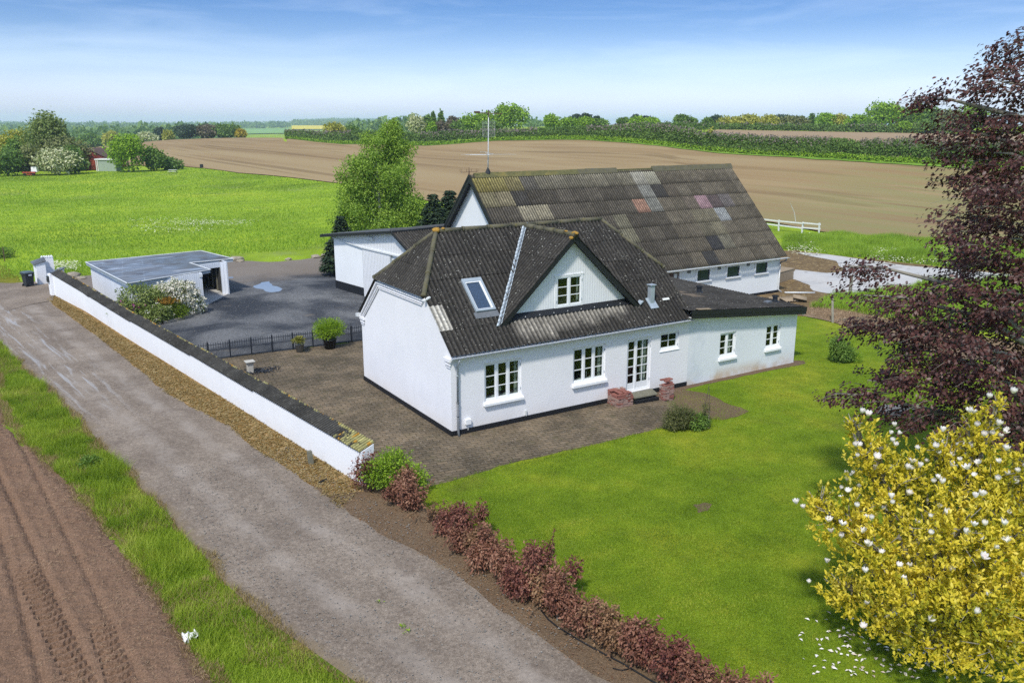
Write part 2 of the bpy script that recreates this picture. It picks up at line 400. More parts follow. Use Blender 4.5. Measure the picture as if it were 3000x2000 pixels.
# --- walls
def whitewash(name, base=(.79, .80, .82), stain=0.0, blot=0.0, brick=True):
    k = NM(name, .75, .25); p = k.pos()
    c = k.mix(k.noise(.55, detail=6), tuple(x*.90 for x in base), tuple(min(x*1.04, .86) for x in base))
    c = k.mix(k.rng_(k.noise(9, detail=5), .5, .8, 0, .3), c, tuple(x*.84 for x in base))
    c = k.mix(k.rng_(k.noise(1.3, k.mapv(p, (1.3, 1.3, .4)), 7, .7), .5, .8, 0, .3), c, tuple(x*q for x, q in zip(base, (.78, .79, .78))))
    if blot:
        c = k.mix(k.rng_(k.noise(.75, detail=7, rough=.65, dist=.4), .5, .78, 0, blot), c, (.50, .55, .62))
    if stain:
        z = k.sep(p, 'Z'); h = k.math('MULTIPLY', k.rng_(z, .02, .62, 1, 0), k.rng_(k.noise(.9, detail=5), .35, .62, 0, 1))
        c = k.mix(k.math('MULTIPLY', h, stain), c, (.50, .36, .20))
    b = k.bump(k.noise(14, detail=6, rough=.6), .35, .02)
    if brick:
        z = k.sep(p, 'Z'); co = k.math('PINGPONG', z, .0325)
        b = k.bump(k.rng_(k.math('ADD', co, k.math('MULTIPLY', k.noise(3), .006)), .0, .012), .16, .006, b)
    M[name] = k.fin(c, b); return k.m
whitewash('house_whitewash', (.805, .80, .815), stain=.22, blot=.16); whitewash('extension_whitewash', (.73, .755, .785), stain=.8, blot=.7)
whitewash('barn_whitewash', (.78, .80, .80), blot=.15, brick=False); whitewash('garden_whitewash', (.80, .81, .84), stain=.12)
plain('black_plinth', (.012, .013, .016), .6, .3, .5, 9, bump=.2)
k = NM('white_cladding', .6, .3); o_ = k.pos()
s_ = k.math('ADD', k.math('MULTIPLY', k.sep(o_, 'X'), .99), k.math('MULTIPLY', k.sep(o_, 'Y'), .141))
gr = k.math('PINGPONG', k.math('ADD', s_, 50.), .055)
c = k.mix(k.noise(1.0, k.mapv(o_, (6, 6, .8)), 5), (.74, .75, .76), (.83, .835, .84))
c = k.mix(k.rng_(k.noise(1.2, detail=7, rough=.65), .52, .75, 0, .6), c, (.45, .47, .46))
c = k.mix(k.rng_(gr, .0, .006, .7, 0), c, (.45, .46, .46))
M['white_cladding'] = k.fin(c, k.bump(k.rng_(gr, 0, .01), .5, .012))
k = NM('shed_boards', .65, .3); o_ = k.pos()
s_ = k.math('ADD', k.math('MULTIPLY', k.sep(o_, 'X'), .99), k.math('MULTIPLY', k.sep(o_, 'Y'), .62))
gr = k.math('PINGPONG', k.math('ADD', s_, 50.), .065)
c = k.mix(k.noise(1.4, k.mapv(o_, (3, 3, .7)), 5), (.58, .62, .68), (.78, .80, .83))
c = k.mix(k.rng_(gr, .0, .009, 1, 0), c, (.33, .36, .38))
M['shed_boards'] = k.fin(c, k.bump(k.rng_(gr, 0, .012), .5, .012))
k = NM('profiled_sheet', .45, .4); o_ = k.pos()
gr = k.math('PINGPONG', k.math('ADD', k.sep(o_, 'Y'), 50.), .085)
c = k.mix(k.rng_(gr, .0, .02, 1, 0), (.72, .73, .74), (.50, .52, .53)); c = k.mix(k.rng_(k.noise(1.3), .45, .8, 0, .3), c, (.6, .6, .58))
M['profiled_sheet'] = k.fin(c, k.bump(k.rng_(gr, 0, .03), .6, .03))

# --- roofs: colour comes with each sheet, weather on top
def cement_roof(name, lichen=1.0, moss=0.0):
    k = NM(name, .9, .15); p = k.pos(); c = k.attr('col', 'Color')
    c = k.mix(k.noise(2.2, detail=7, rough=.65), k.mix(1, c, (.50, .50, .50), 'MULTIPLY'), k.mix(1, c, (1.55, 1.54, 1.5), 'MULTIPLY'))
    c = k.mix(k.rng_(k.noise(8, detail=6, rough=.75), .47, .68, 0, .55), c, k.mix(1, c, (2.5, 2.45, 2.3), 'MULTIPLY'))
    c = k.mix(k.rng_(k.noise(9, k.mapv(p, (1, 1, 1), loc=(9, 3, 1)), 6, .7), .50, .68, 0, .5), c, (.014, .013, .012))
    for sc, th, dens, col in ((3.1, .12, .40, (.50, .50, .46)), (5.5, .17, .44, (.46, .46, .42)), (10, .22, .47, (.38, .38, .33))):
        sp = k.rng_(k.math('ADD', k.vor(sc), k.math('MULTIPLY', k.noise(sc*4, detail=2), .16)), th-.03, th+.03, 1, 0)
        sp = k.math('MULTIPLY', sp, k.rng_(k.noise(.85+sc*.06, k.mapv(p, loc=(sc, 2, 5)), 3), dens, dens+.12, 0, lichen*.85))
        c = k.mix(sp, c, col)
    if moss:
        c = k.mix(k.rng_(k.noise(3.4, detail=6, rough=.7), .45, .7, 0, moss), c, (.11, .10, .035))
    M[name] = k.fin(c, k.bump(k.noise(40, detail=4), .5, .006)); return k.m
cement_roof('house_roof_sheet', 1.0); cement_roof('barn_roof_sheet', .35); cement_roof('flat_roof_sheet', .8)
k = NM('ridge_cap', .95, .1)
c = k.mix(k.noise(4, detail=6, rough=.65), (.045, .042, .03), (.17, .16, .11))
c = k.mix(k.rng_(k.noise(7, k.mapv(k.pos(), loc=(4, 4, 1)), 6, .7), .5, .68), c, (.13, .115, .045))
M['ridge_cap'] = k.fin(c, k.bump(k.noise(16, detail=5), .7, .02))
k = NM('mossy_ridge', .95, .1)
c = k.mix(k.noise(5, detail=6, rough=.7), (.05, .05, .025), (.19, .18, .08)); c = k.mix(k.rng_(k.noise(1.1), .5, .7), c, (.22, .18, .06))
M['mossy_ridge'] = k.fin(c, k.bump(k.noise(14, detail=6), .9, .03))
plain('orange_lichen', (.34, .20, .045), .95, .1, .7, 18, bump=.8)
k = NM('zinc', .32, .5); c = k.mix(k.noise(3, detail=6), (.26, .31, .35), (.48, .54, .58)); M['zinc'] = k.fin(c, k.bump(k.noise(5, detail=5), .3, .02), rough=.5, metal=.25)
plain('lead_grey', (.13, .14, .15), .5, .4, .35, 4, bump=.2)
plain('black_paint', (.012, .013, .015), .5, .4, .4, 5)
plain('gutter_white', (.60, .62, .62), .45, .4, .25, 5); plain('gutter_grey', (.33, .36, .38), .45, .4, .3, 4)
plain('white_paint', (.80, .81, .82), .35, .4, .06, 5); plain('sill_white', (.82, .83, .84), .6, .3, .08, 5)
plain('blue_grey_paint', (.30, .35, .39), .45, .4, .2, 4)
k = NM('window_glass', .02, .5)
fr = k.n('ShaderNodeFresnel'); fr.inputs[0].default_value = 1.52
tp = k.n('ShaderNodeBsdfTransparent'); tp.inputs[0].default_value = (.84, .89, .86, 1); gl = k.n('ShaderNodeBsdfGlossy'); gl.inputs['Roughness'].default_value = .015
k.l(k.bump(k.noise(1.2, detail=1), .03, .05), gl.inputs['Normal'])
mx = k.n('ShaderNodeMixShader'); k.l(k.math('MULTIPLY', k.math('MULTIPLY_ADD', fr.outputs[0], 2.0, .015), k.math('SUBTRACT', 1.0, k.n('ShaderNodeNewGeometry').outputs['Backfacing'])), mx.inputs[0]); k.l(tp.outputs[0], mx.inputs[1]); k.l(gl.outputs[0], mx.inputs[2]); k.l(mx.outputs[0], k.out.inputs[0])
M['window_glass'] = k.m
k = NM('dark_pane', .12, .5); M['dark_pane'] = k.fin(k.mix(k.noise(2.2, detail=3), (.012, .022, .022), (.05, .075, .075)))
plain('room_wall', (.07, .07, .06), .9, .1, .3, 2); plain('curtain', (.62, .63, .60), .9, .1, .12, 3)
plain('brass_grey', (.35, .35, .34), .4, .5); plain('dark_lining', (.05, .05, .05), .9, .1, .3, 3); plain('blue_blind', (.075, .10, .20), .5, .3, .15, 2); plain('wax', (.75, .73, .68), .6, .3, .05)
# --- ground
def grass_ground(name, dark, mid, light, dry=None, s=1.0, patch=None):
    k = NM(name, .95, .1); p = k.pos()
    c = k.ramp(k.noise(.16*s, detail=6, rough=.6), [(.3, dark), (.5, mid), (.68, light)])
    c = k.mix(k.rng_(k.noise(1.1*s, detail=6, rough=.7), .3, .75), k.mix(1, c, (.78, .80, .75), 'MULTIPLY'), k.mix(1, c, (1.2, 1.18, 1.15), 'MULTIPLY'))
    c = k.mix(k.rng_(k.noise(16, detail=5, rough=.75), .3, .75), k.mix(1, c, (.62, .66, .6), 'MULTIPLY'), k.mix(1, c, (1.32, 1.28, 1.15), 'MULTIPLY'))
    if dry: c = k.mix(k.rng_(k.noise(.33*s, k.mapv(p, loc=(31, 7, 0)), 6, .6), dry[1], dry[1]+.16, 0, dry[2]), c, dry[0])
    if patch: c = k.mix(k.rng_(k.noise(.5*s, k.mapv(p, loc=(3, 17, 0)), 5, .6), patch[1], patch[1]+.1, 0, patch[2]), c, patch[0])
    M[name] = k.fin(c, k.bump(k.noise(30, detail=5, rough=.7), .7, .05)); return k.m
grass_ground('meadow_grass', (.145, .220, .018), (.27, .385, .026), (.36, .43, .04), dry=((.20, .245, .07), .54, .7), s=.32)
grass_ground('lawn_grass', (.10, .165, .010), (.165, .24, .015), (.27, .29, .025), dry=((.115, .125, .022), .55, .6), s=1.3)
grass_ground('verge_ground', (.085, .135, .014), (.14, .21, .018), (.20, .23, .03), dry=((.28, .22, .06), .55, .8), s=1.4)
grass_ground('mown_strip', (.13, .14, .014), (.17, .175, .018), (.20, .19, .025), s=1)
grass_ground('far_grass', (.12, .22, .03), (.18, .31, .045), (.25, .36, .06), s=.05)
grass_ground('pale_crop', (.17, .30, .09), (.21, .36, .11), (.25, .40, .13), s=.05)
k = NM('rape_flowers', .9, .1); M['rape_flowers'] = k.fin(k.mix(k.noise(.05), (.50, .42, .03), (.70, .55, .02)))
k = NM('gravel_road', .92, .2); uvn = k.uv(); u = k.sep(uvn, 'X'); v = k.sep(uvn, 'Y'); p = k.pos()
c = k.mix(k.rng_(k.noise(.45, detail=7, rough=.62), .22, .78), (.172, .138, .108), (.295, .245, .195))
c = k.mix(k.rng_(k.noise(38, detail=4, rough=.8), .35, .75), k.mix(1, c, (.62, .61, .60), 'MULTIPLY'), k.mix(1, c, (1.38, 1.38, 1.37), 'MULTIPLY'))
c = k.mix(k.rng_(k.noise(9, detail=6, rough=.75), .3, .72), k.mix(1, c, (.72, .70, .68), 'MULTIPLY'), k.mix(1, c, (1.25, 1.25, 1.25), 'MULTIPLY'))
tr = k.rng_(k.math('ABSOLUTE', k.math('SUBTRACT', k.math('ABSOLUTE', k.math('ADD', u, k.math('MULTIPLY_ADD', k.noise(.6, detail=4), .3, -.15))), .36)), .02, .22, 1, 0); c = k.mix(k.math('MULTIPLY', tr, k.rng_(k.noise(.8, detail=6, rough=.65), .3, .7, .05, .55)), c, (.345, .30, .255))
c = k.mix(k.rng_(k.noise(.75, k.mapv(p, loc=(3, 5, 1)), 7, .7, .4), .55, .72, 0, .65), c, (.115, .088, .07))
st = k.math('MULTIPLY', k.rng_(k.vor(11, out='Distance'), .0, .16, 1, 0), k.rng_(k.noise(1.6, detail=3), .42, .62)); c = k.mix(k.math('MULTIPLY', st, .8), c, (.42, .40, .38))
wet_sheen = k.math('MULTIPLY', k.rng_(k.noise(1.0, k.mapv(uvn, (9, .22, 1), loc=(.4, 2, 0)), 5, .65, .35), .50, .66), k.math('MULTIPLY', k.rng_(v, 20, 30), k.rng_(u, -.2, .3, 1, .15)))
c = k.mix(k.math('MULTIPLY', wet_sheen, .6), c, (.40, .39, .375))  # wet streaks: pale sky reflection painted into the road colour
ed = k.math('ABSOLUTE', u); c = k.mix(k.rng_(k.math('ADD', ed, k.math('MULTIPLY_ADD', k.noise(1.5, detail=5), .5, -.25)), .82, 1.0, 0, .75), c, (.19, .145, .09))
M['gravel_road'] = k.fin(c, k.bump(k.noise(55, detail=4, rough=.7), .5, .02, k.bump(k.noise(4, detail=3), .4, .06)), rough=k.rng_(wet_sheen, 0, 1, .93, .4))
k = NM('gravel_yard', .9, .25)
c = k.mix(k.rng_(k.noise(.22, detail=6, rough=.6, dist=.5), .36, .64), (.036, .041, .050), (.165, .167, .167))
c = k.mix(k.rng_(k.noise(34, detail=4, rough=.8), .35, .75), k.mix(1, c, (.42, .42, .43), 'MULTIPLY'), k.mix(1, c, (1.8, 1.8, 1.8), 'MULTIPLY'))
c = k.mix(k.rng_(k.noise(7, detail=6, rough=.75), .3, .72), k.mix(1, c, (.7, .7, .7), 'MULTIPLY'), k.mix(1, c, (1.3, 1.3, 1.3), 'MULTIPLY'))
c = k.mix(k.math('MULTIPLY', k.rng_(k.vor(14), 0, .12, 1, 0), .75), c, (.34, .34, .34))
pos_ = k.pos(); far = k.rng_(k.math('ADD', k.math('MULTIPLY', k.sep(pos_, 'Y'), 1.0), k.math('MULTIPLY', k.noise(.25, detail=5), 9)), 35.5, 41, 0, .85)
c = k.mix(far, c, (.20, .165, .13)); c = k.mix(k.rng_(k.noise(.3, k.mapv(pos_, loc=(7, 3, 0)), 6), .6, .72, 0, .6), c, (.19, .16, .12))
M['gravel_yard'] = k.fin(c, k.bump(k.noise(45, detail=4, rough=.7), .8, .025))
k = NM('pavers', .92, .2); p = k.pos()
bk = k.n('ShaderNodeTexBrick'); k.l(k.mapv(p, (1, 1, 1), (0, 0, math.radians(8))), bk.inputs['Vector'])
bk.inputs['Scale'].default_value = 1; bk.inputs['Brick Width'].default_value = .36; bk.inputs['Row Height'].default_value = .18; bk.inputs['Mortar Size'].default_value = .012; bk.inputs['Mortar Smooth'].default_value = .5
bk.inputs['Color1'].default_value = (.145, .112, .076, 1); bk.inputs['Color2'].default_value = (.10, .080, .057, 1); bk.inputs['Mortar'].default_value = (.038, .033, .022, 1)
c = k.mix(k.rng_(k.noise(.5, detail=7, rough=.65), .35, .7), k.mix(1, bk.outputs[0], (.72, .72, .66), 'MULTIPLY'), k.mix(1, bk.outputs[0], (1.55, 1.5, 1.4), 'MULTIPLY'))
c = k.mix(k.rng_(k.noise(1.9, detail=7, rough=.7), .52, .72, 0, .75), c, (.075, .068, .030))
c = k.mix(k.rng_(k.noise(8, detail=5, rough=.75), .54, .70, 0, .7), c, (.28, .245, .20))
c = k.mix(k.rng_(k.vor(7), .0, .05, .8, 0), c, (.36, .33, .28))
M['pavers'] = k.fin(c, k.bump(k.noise(22, detail=4), .5, .02, k.bump(k.math('SUBTRACT', 1.0, bk.outputs['Fac']), .7, .018)))
def soil(name, dark, light, fine=26, straw=None, bumpd=.05):
    k = NM(name, .97, .1); p = k.pos()
    c = k.mix(k.noise(.7, detail=6, rough=.65), dark, light)
    c = k.mix(k.rng_(k.noise(fine, detail=5, rough=.75), .3, .72), k.mix(1, c, (.6, .58, .55), 'MULTIPLY'), k.mix(1, c, (1.35, 1.32, 1.3), 'MULTIPLY'))
    if straw: c = k.mix(k.rng_(k.noise(straw[2], k.mapv(p, (1, 1, 1), loc=(5, 1, 0)), 6, .75, .8), straw[1], straw[1]+.12, 0, .9), c, straw[0])
    M[name] = k.fin(c, k.bump(k.noise(fine*.5, detail=6, rough=.7), .9, bumpd)); return k.m
soil('near_soil', (.140, .086, .055), (.25, .162, .108), straw=((.36, .26, .17), .66, 5)); soil('bed_soil', (.105, .072, .045), (.21, .15, .095), straw=((.28, .20, .12), .60, 7))
soil('moss_litter', (.135, .078, .020), (.27, .165, .055), 15, straw=((.42, .30, .16), .50, 4.5)); soil('bare_earth', (.105, .072, .05), (.19, .135, .09), straw=((.25, .2, .13), .62, 5))
soil('straw_mud', (.085, .060, .033), (.22, .155, .08), 14, straw=((.33, .24, .11), .52, 2.6)); soil('dry_stubble', (.15, .105, .07), (.27, .20, .13), 14, straw=((.36, .28, .17), .5, 3))
k = NM('far_soil', .97, .08); p = k.pos()
fa = math.radians(-24)
lines = k.noise(1, k.mapv(p, (.42, .012, 1)), 4, .6); lines2 = k.noise(1, k.mapv(p, (.085, .004, 1)), 3, .5)
c = k.mix(lines, (.175, .118, .055), (.33, .235, .122)); c = k.mix(k.rng_(lines2, .42, .62), c, (.30, .222, .115))
c = k.mix(k.rng_(k.noise(1, k.mapv(p, (.24, .003, 1), loc=(2, 9, 0)), 2, .5), .57, .64, 0, .55), c, (.14, .09, .042))
c = k.mix(k.rng_(k.noise(.012, detail=5), .4, .65, 0, .5), c, (.30, .205, .10))
gx_ = k.sep(p, 'X'); gy_ = k.sep(p, 'Y')
gw = k.math('MULTIPLY', k.rng_(k.math('ADD', k.math('MULTIPLY', gx_, .40), k.math('MULTIPLY', gy_, -.91)), -34, 6), k.rng_(lines, .36, .6)); c = k.mix(k.math('MULTIPLY', gw, .75), c, (.20, .20, .075))
M['far_soil'] = k.fin(c, k.bump(lines, .5, .15))
k = NM('second_soil', .97, .08); M['second_soil'] = k.fin(k.mix(k.noise(.02), (.27, .19, .11), (.34, .25, .15)))
k = NM('concrete_slab', .7, .3); p = k.pos()
c = k.mix(k.noise(.4, detail=7, rough=.65), (.38, .37, .35), (.52, .505, .47)); c = k.mix(k.rng_(k.noise(1, k.mapv(p, (.12, .5, 1), (0, 0, -.35)), 6, .65), .5, .66, 0, .6), c, (.25, .24, .22))
c = k.mix(k.rng_(k.noise(.5, k.mapv(p, loc=(9, 2, 0)), 7, .7), .58, .68, 0, .85), c, (.12, .085, .05)); wet_sheen = k.rng_(k.noise(.3, k.mapv(p, loc=(1, 8, 0)), 5), .5, .62)
M['concrete_slab'] = k.fin(c, k.bump(k.noise(6, detail=6), .4, .02), rough=k.rng_(wet_sheen, 0, 1, .85, .55))
k = NM('puddle_water', .04, 1.0); k.b.inputs['IOR'].default_value = 1.9; M['puddle_water'] = k.fin((.16, .16, .16))
k = NM('felt_roof', .55, .35); p = k.pos()
rp = k.mapv(p, (1, 1, 1), (0, 0, math.radians(8))); sx = k.math('PINGPONG', k.math('ADD', k.sep(rp, 'X'), 40.3), .58); sy = k.math('PINGPONG', k.math('ADD', k.sep(rp, 'Y'), 20.), .95)
c = k.mix(k.noise(.5, detail=7, rough=.65, dist=.4), (.075, .080, .092), (.15, .162, .18))
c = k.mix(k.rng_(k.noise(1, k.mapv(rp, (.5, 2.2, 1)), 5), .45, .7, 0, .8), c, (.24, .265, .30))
c = k.mix(k.math('MULTIPLY', k.rng_(k.math('MINIMUM', sx, sy), .0, .05, .55, 0), k.rng_(k.noise(.7, detail=3), .4, .6)), c, (.27, .30, .33)); c = k.mix(k.rng_(k.math('ADD', k.math('MULTIPLY', k.sep(p, 'X'), .99), k.math('MULTIPLY_ADD', k.noise(.5, detail=5), 3., k.math('MULTIPLY', k.sep(p, 'Y'), .12))), 1.2, 2.4), c, (.105, .112, .115)); c = k.mix(k.rng_(k.noise(1, k.mapv(rp, (.25, 1.0, 1), loc=(0, 4, 0)), 5, .6, .6), .56, .68, 0, .7), c, (.36, .40, .46)); c = k.mix(k.rng_(k.noise(.45, k.mapv(p, loc=(2, 6, 0)), 6, .6, .8), .56, .68, 0, .8), c, (.05, .042, .045))  # pale streak band: reflections on the felt painted into its colour
M['felt_roof'] = k.fin(c, k.bump(k.noise(9, detail=5), .2, .01), rough=k.rng_(k.noise(1.2), .4, .65, .32, .65))
plain('felt_dark', (.085, .09, .092), .8, .2, .35, 3, bump=.2)
# --- odds
plain('old_brick', (.25, .105, .085), .92, .15, .4, 9, bump=.4); plain('dirty_brick', (.30, .20, .17), .92, .15, .3, 9, bump=.4)
plain('grey_wood', (.16, .155, .115), .85, .2, .35, 6, bump=.3); plain('pale_post', (.26, .24, .19), .85, .2, .3, 6, bump=.3)
plain('stone', (.30, .26, .20), .9, .2, .3, 4, bump=.4); plain('grey_stone', (.21, .20, .18), .9, .2, .3, 4, bump=.4); plain('pale_concrete', (.44, .42, .37), .85, .2, .2, 6, bump=.3)
plain('iron', (.018, .022, .030), .55, .4, .3, 8); plain('bin_plastic', (.022, .028, .036), .45, .4, .2, 4); plain('bin_lid', (.07, .095, .10), .4, .4, .2, 4)
plain('rubber', (.012, .012, .013), .7, .3, .2, 4); plain('paper_white', (.80, .80, .80), .7, .3, .06, 6); plain('grey_pot', (.21, .21, .195), .6, .3, .15, 5); plain('black_pot', (.016, .018, .02), .5, .4, .2, 5)
plain('mailbox_black', (.02, .024, .03), .35, .5, .2, 4); plain('aerial_metal', (.55, .56, .56), .35, .5, .15, 5); plain('rusty_metal', (.10, .06, .045), .8, .3, .4, 7)
plain('worn_white', (.62, .63, .60), .75, .2, .25, 12, bump=.2); plain('red_shed', (.16, .028, .022), .8, .2, .4, 3); plain('red_machine', (.33, .06, .035), .6, .3, .3, 3); plain('pale_shed', (.30, .36, .30), .7, .2, .2, 2)
plain('bark', (.085, .068, .052), .95, .1, .4, 6, bump=.6); plain('grey_bark', (.23, .215, .18), .9, .1, .35, 6, bump=.5); plain('birch_bark', (.40, .39, .35), .9, .1, .4, 3, bump=.3)
plain('twig', (.10, .065, .045), .9, .1, .3, 9); plain('dry_twig', (.28, .22, .15), .9, .1, .3, 9); plain('wire', (.08, .06, .05), .6, .3, .3, 9)
# --- leaves
leaf_mat('beech_leaf', [(.030, .010, .010), (.066, .024, .021), (.115, .048, .040), (.18, .09, .075)], .32, .45, .4)
leaf_mat('magnolia_leaf', [(.13, .16, .015), (.36, .35, .03), (.62, .52, .04), (.76, .62, .07), (.84, .72, .16)], .38, .45)
leaf_mat('magnolia_petal', [(.62, .52, .53), (.80, .77, .76), (.84, .83, .82)], .3, .6); leaf_mat('fallen_petal_white', [(.45, .30, .22), (.70, .66, .60), (.80, .78, .75)], .1, .7)
leaf_mat('hedge_leaf', [(.085, .032, .022), (.20, .085, .055), (.31, .15, .095), (.42, .25, .16)], .3, .6); leaf_mat('hedge_leaf_brown', [(.10, .055, .033), (.20, .11, .06), (.33, .19, .10), (.40, .27, .15)], .3, .6)
leaf_mat('hedge_leaf_purple', [(.060, .020, .018), (.145, .050, .040), (.25, .10, .07), (.36, .19, .12)], .3, .55)
leaf_mat('bush_leaf', [(.075, .13, .012), (.17, .29, .018), (.29, .43, .028), (.38, .50, .05)], .35, .5); leaf_mat('rhodo_leaf', [(.07, .105, .020), (.145, .20, .045), (.24, .30, .075), (.34, .38, .12)], .2, .4)
leaf_mat('rust_leaf', [(.10, .11, .012), (.20, .15, .02), (.40, .19, .03), (.46, .24, .05)], .3, .6); leaf_mat('fresh_leaf', [(.08, .13, .010), (.16, .24, .016), (.24, .32, .03)], .3, .5)
leaf_mat('white_bloom', [(.58, .53, .43), (.74, .71, .62), (.80, .79, .74)], .2, .7); leaf_mat('pink_bloom', [(.55, .10, .36), (.66, .20, .48)], .2, .7)
leaf_mat('birch_leaf', [(.095, .165, .022), (.18, .29, .036), (.27, .40, .05), (.36, .48, .08)], .35, .55); leaf_mat('spruce_leaf', [(.012, .024, .012), (.024, .046, .022), (.05, .075, .03)], .1, .6)
leaf_mat('bamboo_leaf', [(.05, .07, .02), (.11, .125, .04), (.20, .20, .08)], .3, .5); leaf_mat('palm_leaf', [(.11, .13, .02), (.21, .21, .04), (.32, .30, .08)], .3, .5)
leaf_mat('grass_blade', [(.10, .165, .012), (.20, .295, .020), (.31, .40, .035), (.42, .44, .09)], .35, .6); leaf_mat('tall_grass_blade', [(.15, .235, .024), (.27, .41, .04), (.40, .52, .07)], .35, .6); leaf_mat('lawn_blade', [(.070, .130, .008), (.195, .300, .018), (.44, .45, .05)], .3, .6); leaf_mat('dry_blade', [(.17, .12, .04), (.30, .22, .09), (.42, .33, .17)], .3, .7); leaf_mat('straw', [(.25, .16, .09), (.40, .29, .18)], .1, .7)
leaf_mat('meadow_flower', [(.55, .55, .35), (.75, .75, .60)], .2, .7)
leaf_mat('lilac_bloom', [(.13, .125, .085), (.20, .17, .14), (.28, .23, .21)], .2, .7); leaf_mat('hedgerow_leaf', [(.065, .12, .024), (.125, .215, .042), (.20, .31, .07)], .3, .6)
leaf_mat('bright_leaf', [(.11, .20, .014), (.22, .37, .024), (.34, .50, .045)], .3, .6); leaf_mat('mid_leaf', [(.075, .135, .024), (.14, .24, .04), (.22, .33, .065)], .3, .6); leaf_mat('dark_pine_leaf', [(.025, .050, .034), (.05, .085, .05), (.08, .12, .07)], .1, .7)
leaf_mat('yellow_leaf', [(.24, .25, .03), (.38, .38, .06), (.48, .46, .10)], .3, .6); leaf_mat('golden_leaf', [(.30, .24, .015), (.46, .36, .03), (.55, .42, .05)], .3, .6); leaf_mat('olive_leaf', [(.12, .14, .045), (.19, .21, .075), (.27, .28, .11)], .3, .6)
leaf_mat('willow_leaf', [(.11, .15, .035), (.19, .245, .065), (.28, .34, .11)], .35, .6); leaf_mat('cream_bloom', [(.18, .24, .07), (.46, .48, .26), (.66, .65, .46)], .25, .7); leaf_mat('brown_leaf', [(.10, .08, .05), (.17, .14, .09), (.22, .19, .13)], .3, .6)
leaf_mat('far_wood_leaf', [(.075, .14, .05), (.14, .235, .07), (.24, .33, .09)], .25, .7)
# ---------------------------------------------------------------- setting: the land
def polar(name, az, dist_of, nd, m, dz, kind='structure', uvs=False):
    """sheet over the land: for each azimuth from dist_of(az)[0] to [1]"""
    V = []; n = len(az)
    for a in az:
        d0, d1 = dist_of(a); d = np.exp(np.linspace(math.log(d0), math.log(d1), nd))
        x, y = P_ad(a, d); V.append(np.column_stack([x, y, H(x, y)+dz]))
    V = np.concatenate(V); i, j = np.meshgrid(np.arange(n-1), np.arange(nd-1), indexing='ij')
    q = np.stack([i*nd+j, i*nd+j+1, (i+1)*nd+j+1, (i+1)*nd+j], -1).reshape(-1, 4)[:, ::-1]
    o = raw_mesh(name, V, np.ascontiguousarray(q).ravel(), m, None, True); o['kind'] = kind; return o
azs = np.concatenate((np.arange(-180, -12, 6), np.arange(-12, 78, .6), np.arange(78, 180.1, 6)))
polar('ground', azs, lambda a: (2.0, 7000.0), 190, M['meadow_grass'], -0.03)

# ploughed field on the rise
FN = [(240, 487), (380, 486), (520, 487), (700, 508), (960, 535), (1250, 590), (1700, 640), (2120, 640), (2260, 655), (2400, 682), (2540, 702), (2790, 714), (3150, 742)]
FN_A, FN_D = [], []
for x, y in FN:
    p = ground_at(x, y); FN_A.append(math.degrees(math.atan2(p[0]-CAM[0], p[1]-CAM[1]))); FN_D.append(math.hypot(p[0]-CAM[0], p[1]-CAM[1]))
FN_A[0] = azim(225); FN_D[0] = 221
HG = [(835, 352), (1000, 290), (1250, 270), (1450, 265), (1700, 228), (1900, 195), (2100, 180), (2400, 160), (2750, 150), (3150, 144)]     # the long hedge: column, distance
HG_A = [azim(c) for c, d in HG]; HG_D = [d for c, d in HG]
hd = lambda a: float(np.interp(a, HG_A, HG_D))
def far_edge(a):
    if a < HG_A[0]: return float(np.interp(a, [azim(225), azim(420), azim(700), HG_A[0]], [440, 425, 425, 420]))
    return hd(a)+2.0
polar('ploughed_field', np.linspace(azim(232), azim(3150), 170), lambda a: (float(np.interp(a, FN_A, FN_D)), far_edge(a)), 70, M['far_soil'], 0.12)
polar('second_field', np.linspace(azim(1980), azim(3150), 60), lambda a: (hd(a)+6, float(np.interp(a, [azim(1980), azim(2100), azim(2400), azim(2750)], [hd(a)+9, 308, 318, 328]))), 24, M['second_soil'], 0.15)
polar('field_margin', np.linspace(HG_A[0], azim(3150), 150), lambda a: (hd(a)-3.4-1.2*float(smooth_noise([a], [0.], .8, 3)[0]), hd(a)+4), 6, M['far_grass'], 0.22)
polar('far_pasture', np.linspace(azim(690), azim(845), 30), lambda a: (1450, 2350), 14, M['pale_crop'], 1.2)
polar('rapeseed_field', np.linspace(azim(855), azim(1016), 30), lambda a: (2150, 2900), 14, M['rape_flowers'], 2.0)
polar('pale_field', np.linspace(azim(2570), azim(2625), 12), lambda a: (334, 520), 14, M['pale_crop'], 0.35)
polar('green_field_strip', np.linspace(azim(2100), azim(2480), 24), lambda a: (335, 420), 8, M['pale_crop'], 0.3)

# --- near sheets (flat ground about the farm)
def g2(*px): return [tuple(G(x, y)[:2]) for x, y in px]
LAWN = [(-3.4, -2.6), (-3.3, -8), (-2.8, -13.5), (-2.0, -20), (45, -22), (52, -2)]+g2((2800, 1050), (2640, 1004), (2560, 975), (2440, 945), (2336, 922))+[(17.2, 1.5), (0, 1.5)]
sheet('lawn', LAWN, 0.0, M['lawn_grass'])
VERGE = [(-15.2, 40), (-12.75, 23.25), (-11.5, 15), (-10.46, 8.08), (-9.28, -1.01), (-8.62, -6.98), (-7.63, -10.63), (-6.6, -14.5), (-5.0, -20), (-9.0, -20), (-9.7, -13), (-10.17, -9.04), (-10.61, -4.02), (-11.51, 2.24), (-13.03, 9.7), (-15.5, 24), (-19, 40)]
sheet('verge', [(x+(.35 if i < 9 else -.4), y) for i, (x, y) in enumerate(VERGE)], 0.0, M['verge_ground'], ragg=(.5, .18, 4))
